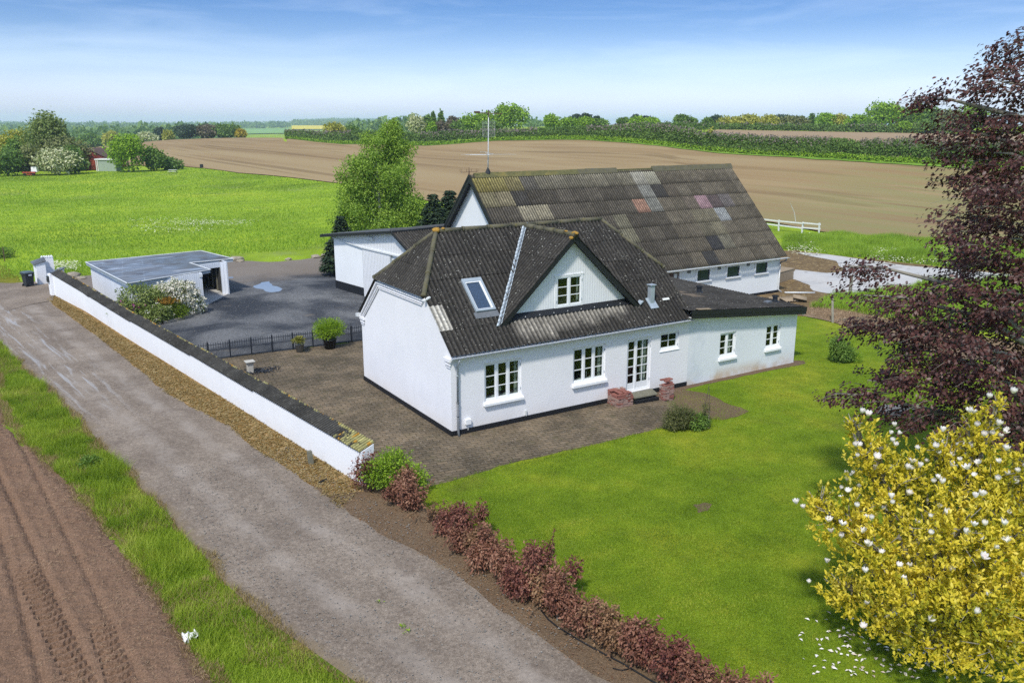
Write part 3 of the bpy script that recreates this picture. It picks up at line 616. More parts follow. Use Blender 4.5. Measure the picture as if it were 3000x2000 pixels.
sheet('mown_strip', g2((-160, 760), (0, 772), (30, 790), (66, 828), (60, 842), (0, 838), (-160, 845)), 0.004, M['mown_strip'], ragg=(.5, .12, 9))
YARD = [(-9.3, 35.2), (-9.9, 39.0), (-9.5, 41.6)]+g2((240, 808), (330, 797), (560, 775), (690, 764), (790, 767), (880, 761), (965, 750))+[(12, 40), (11, 28), (9, 20), (11, 12.5), (30, 12.5), (30, 9), (17, 8), (6, 9), (5, 13.8), (2.4, 13.9), (-6.2, 14.6)]
sheet('gravel_yard', YARD, 0.0, M['gravel_yard'], ragg=(.6, .25, 2))
PAVE = [(-6.35, 14.5), (-3.95, -2.1), (-3.0, -3.35), (-2.3, -3.28), (0, -3.12), (1.74, -3.15), (4, -3.2), (6.4, -3.15), (7.5, -3.5), (8.3, -3.2), (8.9, -2.0), (9.2, -.9), (9.2, -.2), (9.2, .6), (0.4, .6), (.4, 7), (5, 7.2), (5, 14.0), (2.4, 13.9)]
sheet('paved_yard', PAVE, 0.006, M['pavers'], ragg=(.35, .07, 6))
sheet('bare_earth', g2((1968, 1142), (2010, 1140), (2065, 1150), (2125, 1178), (2185, 1203), (2160, 1222), (2115, 1226), (2075, 1226), (2040, 1238), (1990, 1252)), 0.010, M['bare_earth'], ragg=(.3, .16, 8))
sheet('earth_strip', [(8.4, -.42), (11, -.34), (14, -.30), (17.6, -.42), (17.9, -.1), (17.4, .3), (8.4, .3)], 0.008, M['bare_earth'], ragg=(.3, .06, 3))
sheet('worn_patch', g2((2030, 1478), (2065, 1470), (2092, 1477), (2078, 1495), (2045, 1502)), 0.006, M['bare_earth'], ragg=(.2, .12, 5))
RB = g2((140, 879), (245, 956), (386, 1065), (491, 1156), (666, 1247), (755, 1322), (867, 1389), (1000, 1492), (1112, 1568), (1250, 1639), (1393, 1728), (1491, 1813), (1603, 1894), (1759, 1996))+[(-2.2, -17), (-1.6, -22)]
sheet('moss_strip', [(-9.2, 35.6)]+RB[:7]+g2((960, 1450), (1075, 1440))+[(-3.9, -2.0), (-5.2, 6.9), (-6.15, 14.3), (-7.1, 20.6), (-8.1, 28.6)], 0.012, M['moss_litter'], ragg=(.45, .13, 11))
sheet('planting_bed', RB[6:]+[(-1.0, -22), (-2.1, -14), (-2.85, -9.5), (-3.1, -5.5), (-3.15, -3.4), (-3.9, -2.2), (-4.3, -1.6)], 0.010, M['bed_soil'], ragg=(.4, .11, 12))
# the road: one strip with across / along coordinates
RL = VERGE[:9]+[(-3.6, -26)]
RR = [(-9.9, 45)]+[(-9.55, 39)]+RB+[(-.4, -28)]
def resample(P, ys):
    P = np.array(sorted(P, key=lambda p: p[1])); return np.interp(ys, P[:, 1], P[:, 0])
ys = np.arange(-24, 41.01, .4); xl = resample(RL, ys)-.12+.12*(smooth_noise(ys, ys*0, 1.1, 3)-.5); xr = resample(RR, ys)+.35+.25*(smooth_noise(ys, ys*0+5, .9, 8)-.5)
nu = 9; V = []; UV = []
for y, a, b in zip(ys, xl, xr):
    for t in np.linspace(0, 1, nu): V.append((a+(b-a)*t, y, .004+.03*math.sin(t*PI))); UV.append((t*2-1, y+15))
n = len(ys); i, j = np.meshgrid(np.arange(n-1), np.arange(nu-1), indexing='ij')
q = np.stack([i*nu+j, i*nu+j+1, (i+1)*nu+j+1, (i+1)*nu+j], -1).reshape(-1, 4)
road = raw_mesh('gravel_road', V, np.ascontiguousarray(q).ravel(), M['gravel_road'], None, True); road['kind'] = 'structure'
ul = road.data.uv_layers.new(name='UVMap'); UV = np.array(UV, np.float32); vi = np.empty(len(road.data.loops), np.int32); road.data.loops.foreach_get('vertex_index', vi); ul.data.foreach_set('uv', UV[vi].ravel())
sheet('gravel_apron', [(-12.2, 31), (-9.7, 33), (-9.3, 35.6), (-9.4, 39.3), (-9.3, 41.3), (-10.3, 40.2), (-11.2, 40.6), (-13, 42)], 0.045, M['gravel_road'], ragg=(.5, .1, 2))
# behind the houses
sheet('muddy_yard', g2((2240, 735), (2330, 733), (2480, 752), (2600, 765), (2760, 782), (3000, 800), (3100, 812), (2900, 830), (2700, 850), (2560, 870), (2420, 930), (2330, 925))+[(17.2, 2), (18, 11.4), (27, 11.4)], 0.012, M['straw_mud'], ragg=(.6, .2, 4))
sheet('concrete_apron', g2((2312, 812), (2330, 790), (2420, 800), (2475, 795), (2450, 765), (2360, 748), (2330, 740), (2420, 745), (2540, 762), (2650, 778), (2800, 790), (3000, 808), (2850, 822), (2700, 838), (2570, 862), (2480, 868), (2385, 852), (2372, 838)), 0.018, M['concrete_slab'], ragg=(.5, .12, 4))
sheet('stubble_strip', g2((2345, 922), (2385, 890), (2440, 905), (2500, 915), (2620, 940), (2800, 975), (3050, 1020), (3050, 1075), (2800, 1050), (2640, 1004), (2560, 975), (2440, 945)), 0.016, M['dry_stubble'], ragg=(.5, .2, 14))
sheet('puddle', g2((742, 838), (765, 827), (790, 824), (806, 836), (828, 846), (816, 856), (790, 857), (770, 848), (755, 845)), 0.006, M['puddle_water'], ragg=(.4, .2, 3))
sheet('small_puddle', g2((668, 812), (682, 811), (684, 814), (672, 815)), 0.006, M['puddle_water'])

# ploughed soil in the foreground: real clods and wheel marks
gx0, gx1, gy0, gy1, st = -17.5, -9.4, -15.0, 13.0, .05
X, Y = np.meshgrid(np.arange(gx0, gx1, st), np.arange(gy0, gy1, st))
def line_t(a, b):
    a = G(*a)[:2]; b = G(*b)[:2]; d = (b-a)/np.linalg.norm(b-a); return (X-a[0])*(-d[1])+(Y-a[1])*d[0], (X-a[0])*d[0]+(Y-a[1])*d[1]
edge = np.interp(Y, [p[1] for p in VERGE[9:15]], [p[0] for p in VERGE[9:15]])
Z = .030*(smooth_noise(X, Y, .33, 1)-.5)+.034*(smooth_noise(X, Y, .15, 2)-.5)+.028*(smooth_noise(X, Y, .075, 5)-.5)+.04*(smooth_noise(X, Y, 1.3, 4)-.5)
for a, b, w, dp in (((0, 1394), (275, 1996), .07, .06), ((0, 1557), (122, 1996), .08, .05), ((190, 1560), (345, 1870), .07, .04)):
    t, s_ = line_t(a, b); Z -= dp*np.exp(-(t/w)**2); Z += .35*dp*np.exp(-((np.abs(t)-.17)/.08)**2)
for a, b, w, s0 in (((85, 1690), (235, 1996), .26, 2.0), ((300, 1850), (352, 1996), .24, 1.0)):
    t, s_ = line_t(a, b); ins = np.clip((w-np.abs(t))/.05, 0, 1)*np.clip((s_+.8)/1.0, 0, 1)
    Z = Z*(1-.75*ins)+ins*(-.035+.085*np.clip(np.sin(s_*2*PI/.26+np.abs(t)*9)*2, -.5, .6))
Z = np.where(X > edge+.15, -.06, np.maximum(Z+.085, .018)); Z -= .10*np.clip((X-edge+.25)/.4, 0, 1)
ny, nx = X.shape; i, j = np.meshgrid(np.arange(ny-1), np.arange(nx-1), indexing='ij')
q = np.stack([i*nx+j, i*nx+j+1, (i+1)*nx+j+1, (i+1)*nx+j], -1).reshape(-1, 4)
q = q[(X[:-1, :-1] < edge[:-1, :-1]+.3).ravel()]
o = raw_mesh('ploughed_soil', np.column_stack([X.ravel(), Y.ravel(), Z.ravel()]), np.ascontiguousarray(q).ravel(), M['near_soil'], None, False); o['kind'] = 'structure'
sheet('soil_beyond', [(-17.4, -15), (-40, -15), (-40, 26), (-16, 26), (-13.2, 11), (-13.6, 12.9), (-17.4, 12.9)], 0.004, M['near_soil'])

# --- grass and litter nobody could count
def stuff(o, label=None):
    o['kind'] = 'stuff'
    if label: o['label'] = label
    return o
# verge
P = sample_poly(ragged(VERGE[1:-1], .5, .22, 4), 120000); keep = (P[:, 1] < 26)
P = P[keep]; le = np.interp(P[:, 1], [p[1] for p in VERGE[9:15]], [p[0] for p in VERGE[9:15]]); re_ = np.interp(P[:, 1], [p[1] for p in VERGE[1:9]][::-1], [p[0] for p in VERGE[1:9]][::-1])
t = (P[:, 0]-le)/(re_-le); nz = smooth_noise(P[:, 0], P[:, 1], .55, 3)*.6+smooth_noise(P[:, 0], P[:, 1], 1.7, 4)*.6
dry = ((np.minimum(t, (1-t)*1.4)+.35*(nz-.6)) < .15) & (P[:, 1] < 20)
bare = nz < .27
P1 = P[~dry & ~bare]; n1 = nz[~dry & ~bare]
stuff(blades('verge_grass', P1, (.03+.26*n1**1.6)*(.4+rng.random(len(P1))), .016, 1.1, M['grass_blade'], fval=np.clip(-.15+.8*smooth_noise(P1[:, 0], P1[:, 1], 1.2, 9)+.5*smooth_noise(P1[:, 0], P1[:, 1], .3, 19)+.35*rng.random(len(P1))-.1, 0, 1)), 'bright green rough grass on the verge beside the gravel road')
P2 = np.concatenate((P[dry][rng.random(dry.sum()) < .75], P1[(smooth_noise(P1[:, 0], P1[:, 1], .8, 29) > .56) & (rng.random(len(P1)) < .4)]))
stuff(blades('dry_grass', P2, .13*(.4+rng.random(len(P2))), .014, 1.3, M['dry_blade']), 'yellowed dry grass along the verge edges')
# straw on the soil
P = sample_poly([(-17, 12), (-13.1, 9.7), (-11.5, 2.2), (-10.6, -4), (-10.1, -9), (-9.7, -13), (-17, -13)], 9000)
le = np.interp(P[:, 1], [p[1] for p in VERGE[9:15]], [p[0] for p in VERGE[9:15]]); dd = le-P[:, 0]
pr_ = np.clip(np.exp(-dd/.7)+.55*(smooth_noise(P[:, 0], P[:, 1], .45, 6) > .68)*np.exp(-dd/3.5), .05, 1); P = P[rng.random(len(P)) < pr_]
P = np.repeat(P, 3, 0)+rng.normal(0, .05, (len(P)*3, 2)); n = len(P)
C = np.column_stack([P, .095+.03*rng.random(n)]); a = rng.random(n)*2*PI; D = np.column_stack([np.cos(a), np.sin(a), .25*rng.normal(size=n)])
stuff(leaves_obj('straw_litter', C, D, np.tile((0, 0, 1.), (n, 1))+.3*rand_dir(n), .05+.11*rng.random(n), np.full(n, .009), M['straw']), 'pale straw scraps on the brown ploughed soil')
# lawn
LV = np.array([(-3.2, -3.2), (-3.05, -7), (-2.4, -13.0), (-1.8, -17), (9, -15.5), (17, -10), (24, -4), (24, 2.5), (17.6, 3), (17.6, -.3), (9, -.35), (7.6, -3.2), (-2.4, -3.3)])
P = sample_poly(LV, 760000); P = P[rng.random(len(P)) < np.clip((19./np.hypot(P[:, 0]-CAM[0], P[:, 1]-CAM[1]))**2, .2, 1)]
stuff(blades('lawn_blades', P, .022*(.4+1.2*rng.random(len(P))+.8*smooth_noise(P[:, 0], P[:, 1], .25, 12)), .013, 1.2, M['lawn_blade'], fval=np.clip(.45*smooth_noise(P[:, 0], P[:, 1], 1.1, 2)+.3*smooth_noise(P[:, 0]*.3+P[:, 1], P[:, 1], .5, 8)+.3*smooth_noise(P[:, 0], P[:, 1], 3.7, 22)+.5*rng.random(len(P))-.3, 0, 1)), 'short mown lawn grass round the house')
# ragged tufts where lawn meets paving and bed
ed = ragged([(-2.5, -3.33), (0, -3.2), (2, -3.22), (4, -3.27), (6.4, -3.25), (7.5, -2.9), (9.2, -3.6)], .2, .08)[:-50]
P = np.repeat(ed, 40, 0); P = P+rng.normal(0, .07, P.shape); P = P[(P[:, 1] < -2.6)]
stuff(blades('edge_tufts', P, .06*(.4+rng.random(len(P))), .012, 1.0, M['lawn_blade']), 'grass tufts along the edge of the brick paving')
# meadow
a = azim(-250)+(azim(1420)-azim(-250))*rng.random(150000); d = np.exp(math.log(58)+(math.log(215)-math.log(58))*rng.random(150000)); x, y = P_ad(a, d); P = np.column_stack([x, y])
ok = (~in_poly(P, YARD)) & (~in_poly(P, VERGE)) & ~((P[:, 0] < -8.4) & (P[:, 1] < 43)) & (d < np.interp(a, FN_A, FN_D)-.5) & ~((P[:, 0] > 4) & (P[:, 1] < 46))
P = P[ok]; d = d[ok]; nz = smooth_noise(P[:, 0], P[:, 1], 6, 5)
stuff(blades('meadow_tufts', P, (.08+.18*nz)*(.6+.8*rng.random(len(P))), .02+.0006*d, .9, M['tall_grass_blade'], z=H(P[:, 0], P[:, 1])-.02, fval=np.clip(.30*nz+.8*smooth_noise(P[:, 0]*.6, P[:, 1], 17, 15)+.45*smooth_noise(P[:, 0], P[:, 1], 5, 16)+.25*rng.random(len(P))-.45, 0, 1)), 'tall fresh meadow grass beyond the farmyard')
FLW = [(360, 640, 640, 690), (500, 648, 760, 668), (120, 770, 240, 800), (2300, 690, 2420, 760)]
C = []
for x0, y0, x1, y1 in FLW:
    for _ in range(520): 
        p = G(x0+(x1-x0)*rng.beta(2, 2), y0+(y1-y0)*rng.beta(2, 2)); C.append((p[0], p[1], .22+.1*rng.random()))
for _ in range(900):
    p = G(2540+400*rng.random(), 735+48*rng.random()); C.append((p[0], p[1], .30+.12*rng.random()))
C = np.array(C); C = C[~in_poly(C[:, :2], YARD)]; n = len(C)
stuff(leaves_obj('meadow_flowers', C, rand_dir(n)*[1, 1, .3], np.tile((0, 0, 1.), (n, 1))+.4*rand_dir(n), .08+.08*rng.random(n), .07+.06*rng.random(n), M['meadow_flower']), 'pale wild flowers scattered in the tall grass')
def tall_grass(name, poly, n, h, label, hmin=0):
    P = sample_poly(ragged(poly, .8, .3, 5), n); nz = smooth_noise(P[:, 0], P[:, 1], 2.2, 3)
    return stuff(blades(name, P, h*(.35+.65*nz)*(.6+.6*rng.random(n)), .05, .7, M['tall_grass_blade'], fval=np.clip(.15+.7*smooth_noise(P[:, 0], P[:, 1], 3, 7)+.3*rng.random(n)-.1, 0, 1)), label)
tall_grass('tall_grass', g2((2290, 730), (2300, 705), (2390, 692), (2440, 690), (2560, 700), (2800, 712), (3100, 738), (3100, 800), (2900, 795), (2760, 778), (2600, 762), (2460, 748), (2370, 735)), 70000, .9, 'tall bright grass bank between the field and the concrete yard')
tall_grass('rank_grass', g2((2375, 902), (2440, 870), (2510, 868), (2600, 852), (2720, 840), (2900, 826), (3100, 820), (3100, 985), (2900, 975), (2700, 952), (2600, 930), (2500, 912)), 70000, .75, 'rank green grass behind the extension and the wooden post')
P = sample_poly(g2((2345, 918), (2385, 890), (2500, 915), (2800, 975), (3050, 1020), (3050, 1075), (2640, 1000), (2440, 943)), 9000)
stuff(blades('dry_stalks', P, .22*(.3+rng.random(len(P))), .02, 1.3, M['straw']), 'dry flattened stalks between lawn and tall grass')
# moss strip fibres, bed litter
P = sample_poly([(-9.5, 35)]+RB[:8]+[(-4.1, -2.2)], 16000); n = len(P)
C = np.column_stack([P, .015+.03*rng.random(n)]); a = rng.random(n)*2*PI
stuff(leaves_obj('leaf_litter', C, np.column_stack([np.cos(a), np.sin(a), .3*rng.normal(size=n)]), np.tile((0, 0, 1.), (n, 1))+.5*rand_dir(n), .06+.09*rng.random(n), .02+.03*rng.random(n), M['dry_blade']), 'dead brown leaf litter along the foot of the white garden wall')
P = sample_poly(RB[6:14]+[(-1.6, -14), (-2.3, -9.5), (-2.7, -5.5), (-2.9, -3.3), (-4.0, -2.4)], 2600); n = len(P)
C = np.column_stack([P, .018+.02*rng.random(n)]); a = rng.random(n)*2*PI
stuff(leaves_obj('bed_litter', C, np.column_stack([np.cos(a), np.sin(a), .2*rng.normal(size=n)]), np.tile((0, 0, 1.), (n, 1))+.5*rand_dir(n), .03+.045*rng.random(n), .012+.02*rng.random(n), M['hedge_leaf_brown']), 'wood chips and dead leaves under the copper hedge')
# loose stones on road and yard
P = np.concatenate((sample_poly([(-9, 2), (-5, 2), (-4.2, -4), (-3.3, -12), (-7.3, -12), (-8.8, -6)], 5000), sample_poly([(-5, 15), (4, 15), (7, 24), (0, 30), (-5, 24)], 4500)))
n = len(P); C = np.column_stack([P, np.full(n, .042)]); a = rng.random(n)*2*PI; sz = .012+.022*rng.random(n)**3
stuff(leaves_obj('loose_gravel', C, np.column_stack([np.cos(a), np.sin(a), .2*rng.normal(size=n)]), np.tile((0, 0, 1.), (n, 1))+.5*rand_dir(n), sz*1.6, sz*1.4, M['grey_stone'], fold=.4), 'loose pale stones scattered on the gravel')
# ---------------------------------------------------------------- buildings
def poly_span(poly, us):
    lo = np.full(len(us), np.inf); hi = np.full(len(us), -np.inf); n = len(poly)
    for i in range(n):
        (u0, v0), (u1, v1) = poly[i], poly[(i+1) % n]
        a, b = min(u0, u1)-1e-9, max(u0, u1)+1e-9; k = (us >= a) & (us <= b)
        v = np.full(len(us), v0) if abs(u1-u0) < 1e-9 else v0+(v1-v0)*(us-u0)/(u1-u0)
        lo = np.where(k, np.minimum(lo, v), lo); hi = np.where(k, np.maximum(hi, v), hi)
        if abs(u1-u0) < 1e-9: lo = np.where(k, np.minimum(lo, min(v0, v1)), lo); hi = np.where(k, np.maximum(hi, max(v0, v1)), hi)
    return lo, hi
def corrugated(name, O, U, Vv, poly, m, colfn, parent, pitch=.177, amp=.024, course=1.065, waves=6, seed=1):
    """overlapping corrugated sheets laid on a sloping plane, cut to an outline"""
    O = np.asarray(O, float); U = unit(np.asarray(U, float)); Vv = unit(np.asarray(Vv, float)); N = np.cross(U, Vv)
    r = np.random.default_rng(seed); poly = np.asarray(poly, float); umin, umax = poly[:, 0].min(), poly[:, 0].max(); vmax = poly[:, 1].max(); vmin = poly[:, 1].min()
    sw = pitch*waves; VS, FS, CS = [], [], []; nb = 0; ss = 8
    for ri in range(int(math.ceil((vmax-vmin)/course))):
        for ci in range(int(math.ceil((umax-umin)/sw))):
            u0 = umin+ci*sw; us = np.linspace(u0, min(u0+sw+pitch*.25, umax), int(waves*ss*min(1, (umax-u0)/sw))+2)
            lo, hi = poly_span(poly, us); a = vmin+ri*course; b = a+course+.09
            k = 5; va = np.maximum(lo, a-.02*r.random()); vb = np.minimum(hi, b); ok = vb > va+1e-4
            if ok.sum() < 2: continue
            us, va, vb = us[ok], va[ok], vb[ok]; lift = .003*r.normal(); tl = .016
            g = np.linspace(0, 1, k)[:, None]; vv = va[None]+(vb-va)[None]*g; uu = np.repeat(us[None], k, 0)
            h = amp*np.cos(uu*2*PI/pitch)+.020+lift+tl*(1-np.clip((vv-a)/course, 0, 1))+(ci % 2)*.004
            pts = O+uu[..., None]*U+vv[..., None]*Vv+h[..., None]*N; m_ = len(us)
            i, j = np.meshgrid(np.arange(k-1), np.arange(m_-1), indexing='ij')
            FS.append(nb+np.stack([i*m_+j, i*m_+j+1, (i+1)*m_+j+1, (i+1)*m_+j], -1).reshape(-1, 4))
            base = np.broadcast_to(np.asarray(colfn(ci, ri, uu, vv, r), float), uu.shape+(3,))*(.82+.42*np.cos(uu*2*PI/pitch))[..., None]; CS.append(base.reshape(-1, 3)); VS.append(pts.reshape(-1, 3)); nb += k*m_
    return raw_mesh(name, np.concatenate(VS), np.concatenate(FS).ravel(), m, parent, True, vcol=np.concatenate(CS))
def panel(mb, O, U, w, h, holes, depth, N, m=0, mr=None, top=None):
    """wall face with openings and their reveals. holes: (u0, z0, u1, z1)"""
    O = np.asarray(O, float); U = unit(np.asarray(U, float)); N = np.asarray(N, float); Z = np.array([0, 0, 1.])
    us = sorted({0, w, *[q for hh in holes for q in (hh[0], hh[2])]}); zs = sorted({0, h, *[q for hh in holes for q in (hh[1], hh[3])]})
    P = lambda u, z, d=0: O+U*u+Z*z-N*d
    for a, b in zip(us[:-1], us[1:]):
        for c, d in zip(zs[:-1], zs[1:]):
            if any(hh[0] <= a+1e-6 and b <= hh[2]+1e-6 and hh[1] <= c+1e-6 and d <= hh[3]+1e-6 for hh in holes): continue
            mb.add([P(a, c), P(b, c), P(b, d), P(a, d)], [(0, 1, 2, 3)], m)
    for u0, z0, u1, z1 in holes:
        mr_ = m if mr is None else mr
        mb.add([P(u0, z0), P(u1, z0), P(u1, z1), P(u0, z1), P(u0, z0, depth), P(u1, z0, depth), P(u1, z1, depth), P(u0, z1, depth)],
               [(0, 4, 5, 1), (1, 5, 6, 2), (2, 6, 7, 3), (3, 7, 4, 0)], mr_)
def window(parent, name, O, U, N, u0, z0, u1, z1, cols, rows, setback=.07, fw=.055, bar=.028, mul=.07, curtain=None, depth=1.6, sill=None, sillm='sill_white', door=False, solid_low=0, label=None):
    """framed casement with glazing bars, pane, dark room behind; cols: relative widths"""
    O = np.asarray(O, float); U = unit(np.asarray(U, float)); N = np.asarray(N, float); Z = np.array([0, 0, 1.])
    P = lambda u, z, d=0.: O+U*u+Z*z-N*d
    fr = MB(); s = setback; th = .035
    def bx(a, c, b, d, d0, d1): fr.obox(P((a+b)/2, (c+d)/2, (d0+d1)/2), U, N, Z, (b-a)/2, (d1-d0)/2, (d-c)/2)
    bx(u0, z0, u0+fw, z1, s-.02, s+.06); bx(u1-fw, z0, u1, z1, s-.02, s+.06); bx(u0+fw, z0, u1-fw, z0+fw, s-.02, s+.06); bx(u0+fw, z1-fw, u1-fw, z1, s-.02, s+.06)
    tot = sum(c for c, _ in cols); a = u0+fw; wid = (u1-u0-2*fw); zlo = z0+fw
    for ci, (c, sub) in enumerate(cols):
        b = a+wid*c/tot
        if ci < len(cols)-1: bx(b-mul/2, zlo, b+mul/2, z1-fw, s-.012, s+.045)
        ia, ib = a+(mul/2 if ci else 0), b-(mul/2 if ci < len(cols)-1 else 0); st = .038
        if door:
            bx(ia, zlo, ib, zlo+solid_low, s+.002, s+.04)
        zl = zlo+(solid_low if door else 0)
        bx(ia, zl, ia+st, z1-fw, s, s+.04); bx(ib-st, zl, ib, z1-fw, s, s+.04); bx(ia+st, zl, ib-st, zl+st, s, s+.04); bx(ia+st, z1-fw-st, ib-st, z1-fw, s, s+.04)
        for rI in range(1, rows):
            z = zl+st+(z1-fw-zl-2*st)*rI/rows; bx(ia+st, z-bar/2, ib-st, z+bar/2, s+.004, s+.034)
        for q in range(1, sub):
            x = ia+st+(ib-ia-2*st)*q/sub; bx(x-bar/2, zl+st, x+bar/2, z1-fw-st, s+.006, s+.032)
        a = b
    fo = fr.build(name, M['white_paint'], parent)
    if label: fo['label'] = label
    g = MB(); g.obox(P((u0+u1)/2, (z0+z1)/2, s+.02), U, N, Z, (u1-u0)/2-fw, .003, (z1-z0)/2-fw); g.build('pane', M['window_glass'], fo)
    if door:
        hmb = MB(); hmb.obox(P(u0+wid*cols[0][0]/tot+fw+.02, z0+.95, s-.02), U, N, Z, .012, .018, .09); hmb.build('handle', M['brass_grey'], fo)
    for uu in (u0+.015, u1-.015):
        for zz in (z0+.18*(z1-z0), z0+.82*(z1-z0)): hmb = MB(); hmb.obox(P(uu, zz, s-.026), U, N, Z, .012, .008, .045); hmb.build('hinge', M['blue_grey_paint'], fo)
    rm = MB(); d0, d1 = s+.07, s+depth; e = .35; ua, ub, za, zb = u0-e, u1+e, max(z0-.7, .06) if z0 < 3 else z0-.25, min(z1+.2, 2.6) if z0 < 3 else z1+.35
    v = [P(ua, za, d0), P(ub, za, d0), P(ub, zb, d0), P(ua, zb, d0), P(ua, za, d1), P(ub, za, d1), P(ub, zb, d1), P(ua, zb, d1)]
    rm.add(v, [(4, 5, 6, 7), (0, 4, 7, 3), (1, 2, 6, 5), (3, 7, 6, 2), (0, 1, 5, 4)])
    for A_, B_, C_, D_ in ((ua, za, u0, zb), (u1, za, ub, zb), (u0, za, u1, z0), (u0, z1, u1, zb)): rm.add([P(A_, B_, d0), P(C_, B_, d0), P(C_, D_, d0), P(A_, D_, d0)], [(0, 1, 2, 3)])
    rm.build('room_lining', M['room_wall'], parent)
    if curtain:
        for ca, cb in curtain:
            c_ = MB(); n = 14; aa = u0+fw+(u1-u0-2*fw)*ca; bb = u0+fw+(u1-u0-2*fw)*cb
            q = [P(aa+(bb-aa)*i/n, zz, s+.17+.02*math.sin(i*2.1)) for zz in (z0+.02, z1-.02) for i in range(n+1)]
            c_.add(q, [(i, i+1, n+2+i, n+1+i) for i in range(n)]); c_.build('curtain', M['curtain'], fo)
    if sill:
        sb = MB(); w2, zt, zb_, pj = sill
        v = [P(u0-w2, zt, .0), P(u1+w2, zt, .0), P(u1+w2, zt-.045, -pj), P(u0-w2, zt-.045, -pj), P(u0-w2, zb_, .0), P(u1+w2, zb_, .0), P(u1+w2, zb_, -pj), P(u0-w2, zb_, -pj)]
        sb.add(v, [(0, 3, 2, 1), (4, 5, 6, 7), (0, 4, 7, 3), (1, 2, 6, 5), (3, 7, 6, 2)])
        sb.obox(P((u0+u1)/2, zt-.004, s/2), U, N, Z, (u1-u0)/2, s/2, .004)
        sb.build('sill', M[sillm], fo, bevel=.012)
    return fo
grey = lambda r, v=.045: np.array([v, v*.93, v*.84])*(.8+.4*r.random())

# ---- the farmhouse
house = empty('farmhouse', (0, 0, 0), 'white farmhouse with half hipped dark corrugated roof, pointed dormer and low flat extension', 'house')
RS = .9055; EZ = 2.84; EY = -.15; RY = 3.865; RZ = EZ+(RY-EY)*RS; SL = math.hypot(1, RS)
roof_z = lambda y: EZ+(y-EY)*RS
X1, XE, DP = 10.8, 17.28, 7.73
W1 = (1.30, 1.00, 2.81, 2.37); W2 = (5.07, 1.03, 6.57, 2.37); DR = (7.63, .24, 8.83, 2.34); W3 = (9.29, 1.69, 10.26, 2.39); W4 = (12.58, .92, 13.51, 1.94); W5 = (15.36, .92, 16.25, 1.94)
mb = MB(); panel(mb, (0, 0, .18), (1, 0, 0), X1, 2.66, [(a, b-.18, c, d-.18) for a, b, c, d in (W1, W2, DR, W3)], .14, (0, -1, 0))
gp = [(0, 0, .18), (0, 0, 2.90), (0, 1.80, 4.50), (0, 5.93, 4.50), (0, DP, 2.90), (0, DP, .18)]
mb.add(gp, [(0, 1, 2, 3, 4, 5)]); mb.add([(X1, y, z) for _, y, z in gp], [(5, 4, 3, 2, 1, 0)]); mb.add([(X1, DP, .18), (0, DP, .18), (0, DP, 2.9), (X1, DP, 2.9)], [(0, 1, 2, 3)])
mb.build('wall', M['house_whitewash'], house)
mb = MB()                                                            # mouldings of the gable
for a, b in (((-.03, 1.86, 4.42), (-.03, 5.86, 4.42)), ((-.03, 7.71, 2.78), (-.03, 5.93, 4.42))):
    mb.bar(a, b, .10, .07); a2, b2 = np.array(a), np.array(b); cz = np.array([.0, 3.865, 2.2]); o = lambda p, k: p+(cz-p)*np.array([0, 1, 1])*k/np.linalg.norm(cz-p)
    mb.bar(o(a2, .17), o(b2, .17), .06, .05); mb.bar(o(a2, .27), o(b2, .27), .045, .035)
mb.build('cornice', M['house_whitewash'], house, bevel=.01)
for y0, y1, sg in ((-.06, .38, 1), (7.35, 7.79, -1)):
    mb = MB()
    for i, (zz, hh, pj) in enumerate(((2.62, .13, .085), (2.49, .09, .06), (2.40, .05, .035))): mb.box(-pj, y0+(i*.03 if sg > 0 else i*.05), zz, .0-.002, y1-(i*.05 if sg > 0 else i*.03), zz+hh)
    mb.build('kneeler', M['house_whitewash'], house, bevel=.01)
mb = MB(); mb.box(-.025, -.025, -.05, X1, .02, .185); mb.box(-.025, .02, -.05, .02, DP+.02, .185); mb.box(.02, DP-.02, -.05, X1, DP+.02, .185); mb.build('plinth', M['black_plinth'], house)
mb = MB(); n = 26
# front roof and the others
def house_col(ci, ri, uu, vv, r):
    b = np.broadcast_to(grey(r, .036), uu.shape+(3,)).copy()
    e = .24*(smooth_noise(uu*1.0, vv*1.0, .35, 3)-.5)+.18*(smooth_noise(uu, vv, .11, 4)-.5)
    st = np.clip((uu-2.75)/.3, 0, 1)*np.clip((8.15-uu)/.35, 0, 1)*np.clip((vv-(.48+.05*np.sin(uu*1.3)+e-.42*np.clip((uu-6.2)/2, -1, 1)*-.6))/.18, 0, 1)*np.clip((1.34-vv)/.02, 0, 1)
    pale = np.array([.215, .20, .175])*(.75+.5*smooth_noise(uu, vv, .2, 9))[..., None]
    b = b*(1-.85*st[..., None])+pale*.85*st[..., None]
    k = ((uu < .50) & (ri == 1))[..., None]; return np.where(k, np.array([.36, .345, .31]), b)
VH = (4.56-EZ)/RS*SL; VR = (RY-EY)*SL
V_ = np.array([0, 1, RS])/SL
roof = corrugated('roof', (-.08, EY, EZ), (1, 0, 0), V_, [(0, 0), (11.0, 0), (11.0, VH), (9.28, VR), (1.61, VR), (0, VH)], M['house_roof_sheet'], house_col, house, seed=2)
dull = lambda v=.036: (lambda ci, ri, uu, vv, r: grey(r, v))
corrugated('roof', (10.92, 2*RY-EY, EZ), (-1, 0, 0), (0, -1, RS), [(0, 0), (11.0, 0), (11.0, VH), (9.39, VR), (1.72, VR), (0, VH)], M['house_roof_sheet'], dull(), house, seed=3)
hz = 4.53; hx = 1.65; hv = math.hypot(hx, RZ-hz)
